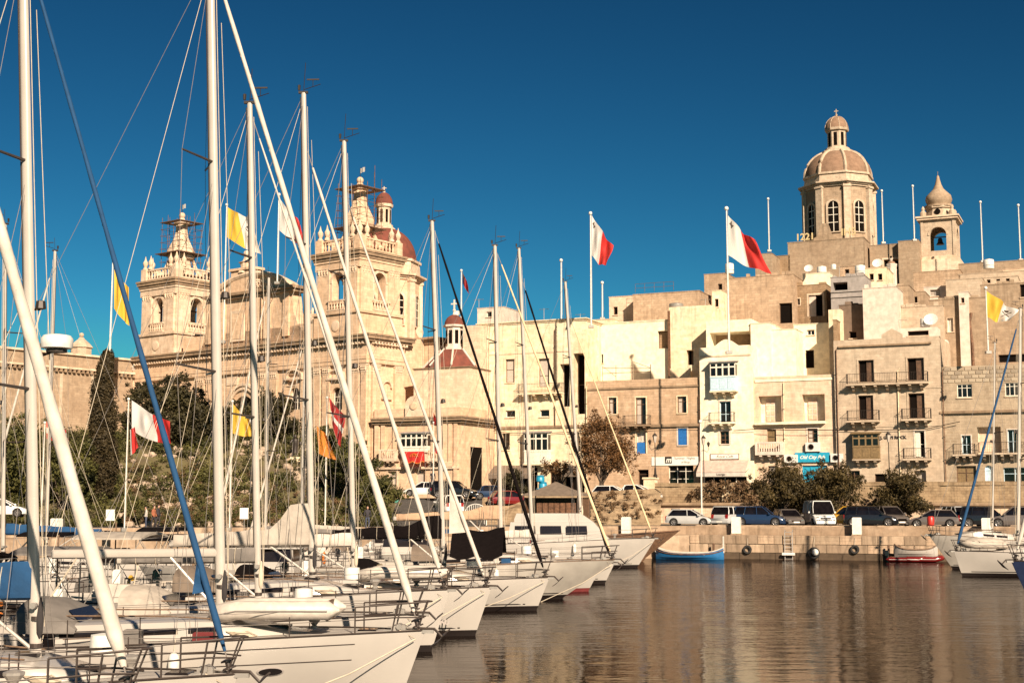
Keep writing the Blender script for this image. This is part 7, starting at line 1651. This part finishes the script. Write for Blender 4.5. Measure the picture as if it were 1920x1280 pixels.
nb.append(sailboat((1155,1050),66.0,940,(928,460),(934,474),'classic weathered white yacht with long overhanging bow and tan boom cover',L=14,B=3.8,hd=-2,ov=2.6,hullm='gelgrey',staym='c_cream',stayr=.075,coverm='c_tan',coverh=.32,tall=.6,spray='c_brown',bimini=None,mastr=.105,boomL=5.2,boomz=3.8,stripe='antifoul'))
nb.append(sailboat((1152,1056),78.0,1000,(973,465),(985,524),'small white yacht with dark furled headsail beyond the classic yacht',L=11,B=3.5,hd=-3,staym='c_black',stayr=.10,coverm='c_white',coverh=.3,spray='c_blue',bimini='c_blue',mastr=.10,stripe='antifoul'))
nb.append(sailboat((1229,1009),97.0,1090,(1060,528),(1075,590),'big white motor sailer with raked deckhouse, farthest of the moored row',L=14,B=4.4,hd=-4,ov=1.3,staym='c_cream',stayr=.07,coverm=None,boom=False,spray=None,mastr=.11,house=[(3.0,10.2,1.55,1.75,3.15,1.3,1),(4.3,9.8,1.2,3.153,3.75,.9,0)],stripe='antifoul',mastbase=3.2,name='motor_sailer',dodge=False))
# the other side of the pontoon
nb.append(sailboat((-330,1060),62.0,8,(9,420),(7,440),'yacht at the far left with its boom under a long blue cover',L=12,B=3.8,hd=177,coverm='c_blue',coverh=.32,boomL=4.6,boomz=3.2,spray='c_black',bimini='c_black',mastr=.10,detail=0,fb=1.4,lines=False))
nb.append(sailboat((-60,1040),72.0,87,(103,470),(101,500),'yacht with a thin mast behind the radar mast, black sprayhood',L=12,B=3.8,hd=177,coverm='c_black',coverh=.28,spray='c_black',bimini='c_black',mastr=.10,detail=0,fb=1.4,lines=False))
nb.append(sailboat((390,1025),84.0,498,(504,520),(504,545),'yacht with a short mast in the middle of the marina behind the pontoon',L=10.5,B=3.4,hd=178,coverm='c_grey',spray='c_white',bimini=None,mastr=.10,detail=0,fb=1.3,lines=False))
nb.append(sailboat((455,1015),93.0,564,(573,620),(572,640),'small yacht with the shortest mast beyond the pontoon',L=10,B=3.2,hd=178,coverm='c_beige',spray='c_brown',bimini=None,mastr=.09,detail=0,fb=1.2,lines=False))
# right side boats
nb.append(sailboat((1788,1033),86.0,1908,(1914,578),(1913,600),'white yacht on the right with blue furled headsail and a beige covered dinghy on deck',L=12,B=3.8,hd=184,staym='c_blue',stayr=.10,coverm='c_white',boom=False,spray='c_white',mastr=.12,detail=1,ov=.5,lines=False))
nb.append(sailboat((1742,1003),95.0,1861,(1866,642),(1865,660),'small grey bowed boat with a thin mast behind the right hand white yacht',L=8.5,B=2.8,hd=186,hullm='gelgrey',stripe='antifoul',staym=None,boom=False,spray=None,mastr=.07,detail=0,ov=1.6,spreaders=1,lines=False))
nb.append(sailboat((1896,1052),58.0,2085,(2095,300),(2092,320),'dark hulled boat whose bow with silver anchor enters at the right edge',L=12,B=3.8,hd=183,hullm='navy',stripe='antifoul',staym='c_white',boom=False,spray='c_white',mastr=.1,detail=1,ov=.9,lines=False))
# oval portholes and thin lines on the near hull
R_,J,hb_,sh_,loc_,L_ = nb[2]
def side(t, q):
    z = sh_(t)*q; c_ = .10+.62*(1-smooth(0,.5,t)); return Vector((-t*L_-.55*(1-q)*(1-t)**4, -hb_(t)*(1-c_*(1-q)**1.6), z))
for t in (.245,.52,.68):
    p_ = side(t,.50); ex = (side(t-.01,.50)-side(t+.01,.50)).normalized(); ez = (side(t,.55)-side(t,.45)).normalized(); en = ex.cross(ez).normalized(); ez = en.cross(ex)
    Mx = Matrix(((ex.x,ez.x,en.x,p_.x),(ex.y,ez.y,en.y,p_.y),(ex.z,ez.z,en.z,p_.z),(0,0,0,1)))
    MB().lathe([(.31,-.05),(.31,.012),(.27,.020)],(0,0,0),20,sy=.36).build('porthole_frame', M['grey'], R_).matrix_local = Mx
    MB().lathe([(.27,0),(.27,.024)],(0,0,0),20,sy=.33).build('porthole', M['smoke'], R_).matrix_local = Mx
# lettering on the broad bow
R_,J,hb_,sh_,loc_,L_ = nb[5]
fontobj('BENETEAU', .26, M['grey'], R_, (-1.95,-hb_(.16)*.80-.10,.52), (math.radians(78),0,math.radians(20)), .003, bold=.01)
# red deck stripe on the right boat
def dinghy(p, ang, Lm, W, mat, label, group=None, tilt=(0,0), engine=False, cover=None, under='c_grey'):
    R = empty('inflatable_dinghy', p, 0, label, 'dinghy', group, rot=(tilt[0], tilt[1], ang)); r = W*.15
    pts = [(-Lm/2,-W/2+r,r)]+[(Lm/2-W*.55,-W/2+r,r)]+[(Lm/2-W*.55+(W*.55-r)*math.sin(PI*i/8), -(W/2-r)*math.cos(PI*i/8), r+.12*math.sin(PI*i/8)) for i in range(1,8)]+[(Lm/2-W*.55,W/2-r,r),(-Lm/2,W/2-r,r)]
    rs = [r*.35]+[r]*(len(pts)-2)+[r*.35]; q = [(pts[0][0]-.25,pts[0][1],r)]+pts+[(pts[-1][0]-.25,pts[-1][1],r)]
    MB().path(q, [r*.15]+[r]*len(pts)+[r*.15], 12).build('inflatable_tube', M[mat], R, True)
    MB().path([(x*1.0+.0, y*1.0+(r+.012)*(1 if y>0.05 else -1 if y<-.05 else 0), z) for x,y,z in pts], .018, 4).build('rubbing_strake', M['grey'] if mat != 'p_red' else M['plastic'], R)
    MB().box(-Lm/2+.05,Lm/2-W*.5,-W/2+r,W/2-r,r*.4,r*.6).build('floor', M['grey'], R); MB().cbox(-Lm/2+.02,-Lm/2+.08,-W/2+r*1.2,W/2-r*1.2,.02,r*2.1,.01).build('transom', M['bframe'], R)
    MB().cbox(-.1,.2,-W/2+r,W/2-r,r*1.6,r*1.75,.01).build('seat', M['teak'], R)
    if cover: MB().loft([[(x,(W/2-.02)*f*math.cos(PI*k/8),r*1.2+h*math.sin(PI*k/8)**.8) for k in range(9)] for x,f,h in ((-Lm/2,.8,.25),(-Lm/4,1,.42),(Lm/5,1,.40),(Lm/2-.2,.5,.2))],False).build('cover', M[cover], R, True)
    if engine: 
        MB().cbox(-Lm/2-.32,-Lm/2-.02,-.14,.14,.45,.85,.06).box(-Lm/2-.2,-Lm/2-.1,-.05,.05,-.2,.45).build('outboard_motor', M['p_black'], R)
# dinghy upside down on the foredeck of the large yacht
R_,J,hb_,sh_,loc_,L_ = nb[2]
def on(i, x, y, z): r_ = nb[i][0]; return r_.matrix_basis @ Vector((x,y,z))
bpy.context.view_layer.update()
xm = at(508,1170,32.6); lx = loc_(xm).x
dinghy(on(2,lx,-.62,nb[2][3](.25)+.62+.22), math.radians(178), 2.9, 1.45, 'hyp', 'pale inflatable dinghy lying upside down on the foredeck of the large yacht', tilt=(PI,0), cover=None)
lx = nb[5][4](at(748,1075,47.5)).x; dinghy(on(5,lx,-.8,nb[5][3](.3)+.85), math.radians(177), 2.9, 1.4, 'hyp', 'pale inflatable dinghy upside down beside the mast of the broad bowed yacht', tilt=(PI,0))
lx = nb[14][4](at(1840,1010,86)).x; dinghy(on(14,lx,0,nb[14][3](.3)+.25), math.radians(184), 2.8, 1.5, 'c_beige', 'small dinghy under a beige cover on the foredeck of the right hand yacht', cover='c_beige')
R2 = nb[14][0]; MB().box(-9.0,-5.1,-1.25,1.25,2.42,2.62).build('deck_awning', M['winered'], R2); MB().box(-9.0,-5.1,-1.28,-1.26,2.49,2.54).build('awning_stripe', M['plastic'], R2)
# small craft by the quay
g='small boats lying along the quay wall'
def woodboat(p, ang, L, W, fb, mat, label, trim='teak', posts=True, name='wooden_boat', inner='teak', band=None):
    R = empty(name, p, ang, label, 'boat', g); N_ = 14
    hw = lambda f: W/2*(math.sin(PI*min(max(f,0.0),1))**.55 if 0<f<1 else .02); shz = lambda f: fb*(1+.75*(2*f-1)**4+.15*(2*f-1)**2)
    def sec(f, q): return [(L*(f-.5), s*hw(f)*c, z*shz(f)+zo) for s,c,z,zo in q]
    prof = [(-1,1,1,0),(-1,.98,.7,0),(-1,.85,.3,0),(-1,.55,0,-.1),(0,0,0,-.25),(1,.55,0,-.1),(1,.85,.3,0),(1,.98,.7,0),(1,1,1,0)]
    MB().loft([sec(i/N_, prof) for i in range(N_+1)], False).build('hull', M[mat], R, True)
    MB().loft([[(L*(i/N_-.5)*.98, s*hw(i/N_)*.94, .35*fb) for s in (-1,1)] for i in range(N_+1)], False).build('bottom_boards', M[inner], R)
    for s in (-1,1): MB().path([(L*(i/N_-.5), s*hw(i/N_), shz(i/N_)+.02) for i in range(N_+1)], .05, 6).build('gunwale', M[trim], R)
    if band: 
        for s in (-1,1): MB().path([(L*(i/N_-.5), s*(hw(i/N_)*.995+.01), shz(i/N_)*.80) for i in range(N_+1)], .045, 5).build('painted_band', M[band], R)
    for f in (.3,.5,.72): MB().cbox(L*(f-.5)-.12,L*(f-.5)+.12,-hw(f)*.95,hw(f)*.95,fb*.7,fb*.76,.01).build('thwart', M[trim], R)
    if posts:
        for f, h in ((0.005,.75),(.995,.9)): MB().box(L*(f-.5)-.06,L*(f-.5)+.06,-.05,.05,shz(f)-.4,shz(f)+h).build('stem_post', M[trim], R)
    return R
xl=(xat(1224,110.2)+xat(1356,110.2))/2
woodboat((xl,qy(xl)-2.0,0), RA, 5.5, 1.8, .50, 'luzzublue', 'bright blue painted traditional wooden boat moored under the quay wall', trim='c_white', inner='teak', band='rust', name='traditional_boat')
p=at(1275,994,106.5); R=empty('wooden_boat',(p.x,p.y,0),-.1,'dark brown wooden boat whose raked pointed bow shows behind the big white bow','boat',g); mb=MB(); FB=p.z
for s_ in (-1,1):
    vs=[[(-t*7-3.0*(1-max(z,0)/FB)*(1-t)**2, s_*max(.02,1.25*math.sin(min(1,t*1.4)*PI/2)*(1-.6*(1-max(z,0)/FB)**1.5*(1-t*.6))), z) for z in (FB*(1-.22*t),FB*.7,FB*.4,.3,-.2)] for t in [i/12 for i in range(13)]]; mb.loft(vs if s_>0 else [list(reversed(v)) for v in vs],False)
mb.build('hull',M['bframe'],R,True)
MB().loft([[(-t*7,s_*1.22*math.sin(min(1,t*1.4)*PI/2),FB*(1-.22*t)-.05) for s_ in (-1,1)] for t in [i/12 for i in range(13)]],False).build('deck',M['teak'],R)
for s_ in (-1,1): MB().path([(-t*7,s_*1.27*math.sin(min(1,t*1.4)*PI/2),FB*(1-.22*t)) for t in [i/12 for i in range(13)]],.04,5).build('gunwale',M['rust'],R)
x=xat(1690,106.5); dinghy(Vector((x,qy(x)-1.4,.0)), RA, 2.8, 1.2, 'p_red', 'red inflatable dinghy with black outboard under the quay wall', g, engine=True)
x=xat(1737,104.2); dinghy(Vector((x,qy(x)-1.2,.0)), RA+.1, 2.8, 1.4, 'p_red', 'second red inflatable dinghy closer to the right hand yacht', g)
x=xat(1715,105); woodboat((x,qy(x)-.3-.9,.45), RA, 3.2, 1.2, .45, 'gel', 'small white tender lying between the red dinghies and the quay', posts=False)
# clutter carried on the moored yachts
def clutter(i, seed):
    R, J, hb, sh, loc, L = nb[i]; q = random.Random(seed); z = sh(.95)
    MB().path([(-.985*L+.03, -hb(.97)*.6+.0+.2*math.cos(a), z+.45+.24*math.sin(a)) for a in [PI*.15+PI*1.7*k/12 for k in range(13)]],.06,6).build('horseshoe_buoy', M[q.choice(['f_yellow','plastic','f_orange'])], R)
    MB().cbox(-.96*L-.1,-.96*L+.16,hb(.95)*.5,hb(.95)*.5+.26,z+.45,z+.85,.06).box(-.96*L,-.96*L+.08,hb(.95)*.5+.08,hb(.95)*.5+.18,z-.1,z+.45).build('outboard_motor', M['p_black'], R)
    t = .15+.02*q.random(); MB().lathe([(.05,0),(.24,.03),(.26,.2),(.24,.38),(.05,.41)],(0,0,0),10).build('liferaft', M['plastic'], R, True).matrix_local = Matrix.Translation((-J-.9,.0,sh(J/L)+.52)) @ Matrix.Rotation(PI/2,4,'X') if False else Matrix.Translation((-J+1.2,.2,sh(J/L)+.42))
    for k in range(3):
        x = -(.36+.13*k+.05*q.random())*L; y = q.choice((-1,1))*hb(-x/L)*.82; zz = sh(-x/L)
        m = q.choice(['c_grey','c_blue','plastic','winered','c_black','teak']); MB().cbox(x,x+q.uniform(.3,.6),y-.12,y+.12,zz+.02,zz+q.uniform(.18,.38),.04).build('stowed_bag', M[m], R)
    MB().path([(-.9*L,hb(.9)*.5,z+.6),(-.9*L,hb(.9)*.5,z+2.4)],.025,5).build('ensign_staff', M['teak'], R)
    a = MB()
    for k in range(6): a.path([(-(.30+.003*k)*L+.28*math.cos(t*.8),-hb(.3)*.6+.2*math.sin(t*.8),sh(.3)+.5*0+.06+.02*k) for t in range(9)],.015,4)
    a.build('coiled_rope', M['rope'], R)
    MB().lathe([(.09,0),(.09,.05),(.05,.07),(.17,.22),(.17,.26),(.05,.3)],(-J*.55,.25,sh(J*.55/L)+.08),10).build('deck_ventilator', M['steel'], R)
    MB().path([(-.30*L,-hb(.3)*.5,sh(.3)+.14),(-.60*L,-hb(.6)*.72,sh(.6)+.16)],.02,5).build('boathook', M['teak'], R)
for i in range(0, 10): clutter(i, i+3)
for i, m in ((1,'c_white'),(2,'c_beige'),(3,'c_grey'),(4,'c_white'),(5,'c_beige')):   # side screens round the cockpit
    R, J, hb, sh, loc, L = nb[i]
    MB().loft([[(-(.72+.04*k)*L,-hb(.8)*.97,sh(.8)+.05),(-(.72+.04*k)*L,-hb(.8)*.99,sh(.8)+.6+.02*math.sin(k*3))] for k in range(5)],False).build('lifeline_screen', M[m], R)
R, J, hb, sh, loc, L = nb[2]
for q_ in (.86,.62):
    pts=[]
    for i in range(2,19):
        t=i/18; z=sh(t)*q_; c_=.10+.62*(1-smooth(0,.5,t)); pts.append((-t*L-.55*(1-q_)*(1-t)**4, -hb(t)*(1-c_*(1-q_)**1.6)-.006, z))
    MB().path(pts,.011,4).build('hull_line', M['darksteel'], R)
# low white runabout between classic yacht and small yacht
def runabout():
    p = at(1121,1081,71.5); R = empty('motor_boat', (p.x,p.y,0), math.radians(-3), 'low white motor boat between the classic yacht and the small yacht', 'motorboat', 'yachts moored in the marina')
    L=8; hb2=lambda t: 1.3*(1-(1-min(t/.5,1))**2)**.8; F2=.95
    mb=MB()
    for s in (-1,1):
        vs=[[(-t*L-.5*(1-z/F2)*(1-t)**4, s*max(.012,hb2(t)*(1-.45*(1-z/F2)**1.5)), z) for z in (F2*(1-.15*t),F2*.6,.35,.18)] for t in [i/12 for i in range(13)]]; mb.loft(vs if s>0 else [list(reversed(v)) for v in vs],False)
    mb.build('hull',M['gel'],R,True); mb=MB()
    for s in (-1,1):
        vs=[[(-t*L-.5*(1-max(z,0)/F2)*(1-t)**4, s*max(.012,hb2(t)*(1-.45*(1-max(z,0)/F2)**1.5)), z) for z in (.18,.05,-.3)] for t in [i/12 for i in range(13)]]; mb.loft(vs if s>0 else [list(reversed(v)) for v in vs],False)
    mb.build('boot_stripe',M['winered'],R,True)
    MB().loft([[(-t*L,-hb2(t)*.97,F2*(1-.15*t)-.01),(-t*L,0,F2*(1-.15*t)+.06),(-t*L,hb2(t)*.97,F2*(1-.15*t)-.01)] for t in [i/12 for i in range(13)]],False).build('deck',M['deck'],R,True)
    MB().loft([[(-3.0,-.7,.9),(-3.0,.7,.9),(-6,.85,.85),(-6,-.85,.85)],[(-3.9,-.6,1.5),(-3.9,.6,1.5),(-5.8,.75,1.5),(-5.8,-.75,1.5)]]).build('cuddy',M['gel'],R)
    MB().loft([[(-3.35,-.62,1.1),(-3.35,.62,1.1)],[(-3.75,-.58,1.42),(-3.75,.58,1.42)]],False).build('windscreen',M['smoke'],R)
runabout()
# motor cruiser with dark windows at left, behind the pontoon
def cruiser(px, py, d, hd, L, label, hullm='gel'):
    p = at(px,py,d); R = empty('motor_cruiser', (p.x,p.y,0), math.radians(hd), label, 'motorboat', 'yachts moored in the marina'); F2=1.5; hb2=lambda t: 1.8*(1-(1-min(t/.5,1))**2)**.8
    mb=MB()
    for s in (-1,1):
        vs=[[(-t*L-1.0*(1-max(z,0)/F2)*(1-t)**4, s*max(.012,hb2(t)*(1-.45*(1-max(z,0)/F2)**1.5)), z) for z in (F2*(1-.2*t),F2*.6,.35,.15,-.3)] for t in [i/12 for i in range(13)]]; mb.loft(vs if s>0 else [list(reversed(v)) for v in vs],False)
    mb.add([(-L,-1.8,-.3),(-L,1.8,-.3),(-L,1.8,1.2),(-L,-1.8,1.2)],[(0,1,2,3)]); mb.build('hull',M[hullm],R,True)
    MB().loft([[(-t*L,-hb2(t)*.98,F2*(1-.2*t)-.01),(-t*L,0,F2*(1-.2*t)+.06),(-t*L,hb2(t)*.98,F2*(1-.2*t)-.01)] for t in [i/12 for i in range(13)]],False).build('deck',M['deck'],R,True)
    MB().loft([[(-L*.30,-1.0,1.3),(-L*.30,1.0,1.3),(-L*.78,1.5,1.2),(-L*.78,-1.5,1.2)],[(-L*.36,-.95,1.75),(-L*.36,.95,1.75),(-L*.78,1.45,1.75),(-L*.78,-1.45,1.75)]]).build('cabin',M[hullm],R)
    MB().loft([[(-L*.365,-.94,1.753),(-L*.365,.94,1.753),(-L*.77,1.42,1.753),(-L*.77,-1.42,1.753)],[(-L*.47,-.85,2.35),(-L*.47,.85,2.35),(-L*.76,1.3,2.35),(-L*.76,-1.3,2.35)]]).build('window_band',M['smoke'],R)
    MB().cbox(-L*.80,-L*.45,-1.4,1.4,2.353,2.46,.05).build('roof',M[hullm],R)
    for s in (-1,1):
        for q in (.47,.57,.67,.765): MB().tube((-L*q+.02,s*(.93+.45*(q-.4)),1.75),(-L*q,s*(.85+1.5*(q-.46)),2.36),.05,n=5).build('window_pillar',M[hullm],R)
    mb=MB().path([(-L*.4,-hb2(.4),2.0),(-L*.15,-hb2(.15),2.1),(0,0,2.2),(-L*.15,hb2(.15),2.1),(-L*.4,hb2(.4),2.0)],.02,5)
    for t in (.05,.15,.27,.4):
        for s in (-1,1): mb.tube((-t*L,s*hb2(t)*.95,F2*(1-.2*t)),(-t*L,s*hb2(t),2.05),.015,n=4)
    mb.build('rail',M['steel'],R); MB().path([(-L*.7,-1.2,2.4),(-L*.74,-1.0,3.2),(-L*.74,1.0,3.2),(-L*.7,1.2,2.4)],.05,6).build('radar_arch',M[hullm],R)
cruiser(262,1012,67,178,10,'white motor cruiser with dark wrap round windows behind the pontoon at the left')
cruiser(600,1006,96,179,9.5,'white motor cruiser with radar arch beyond the pontoon in the middle')
cruiser(905,1003,88,-3,8,'white motor cruiser with dark windows tucked behind the black tent awning')
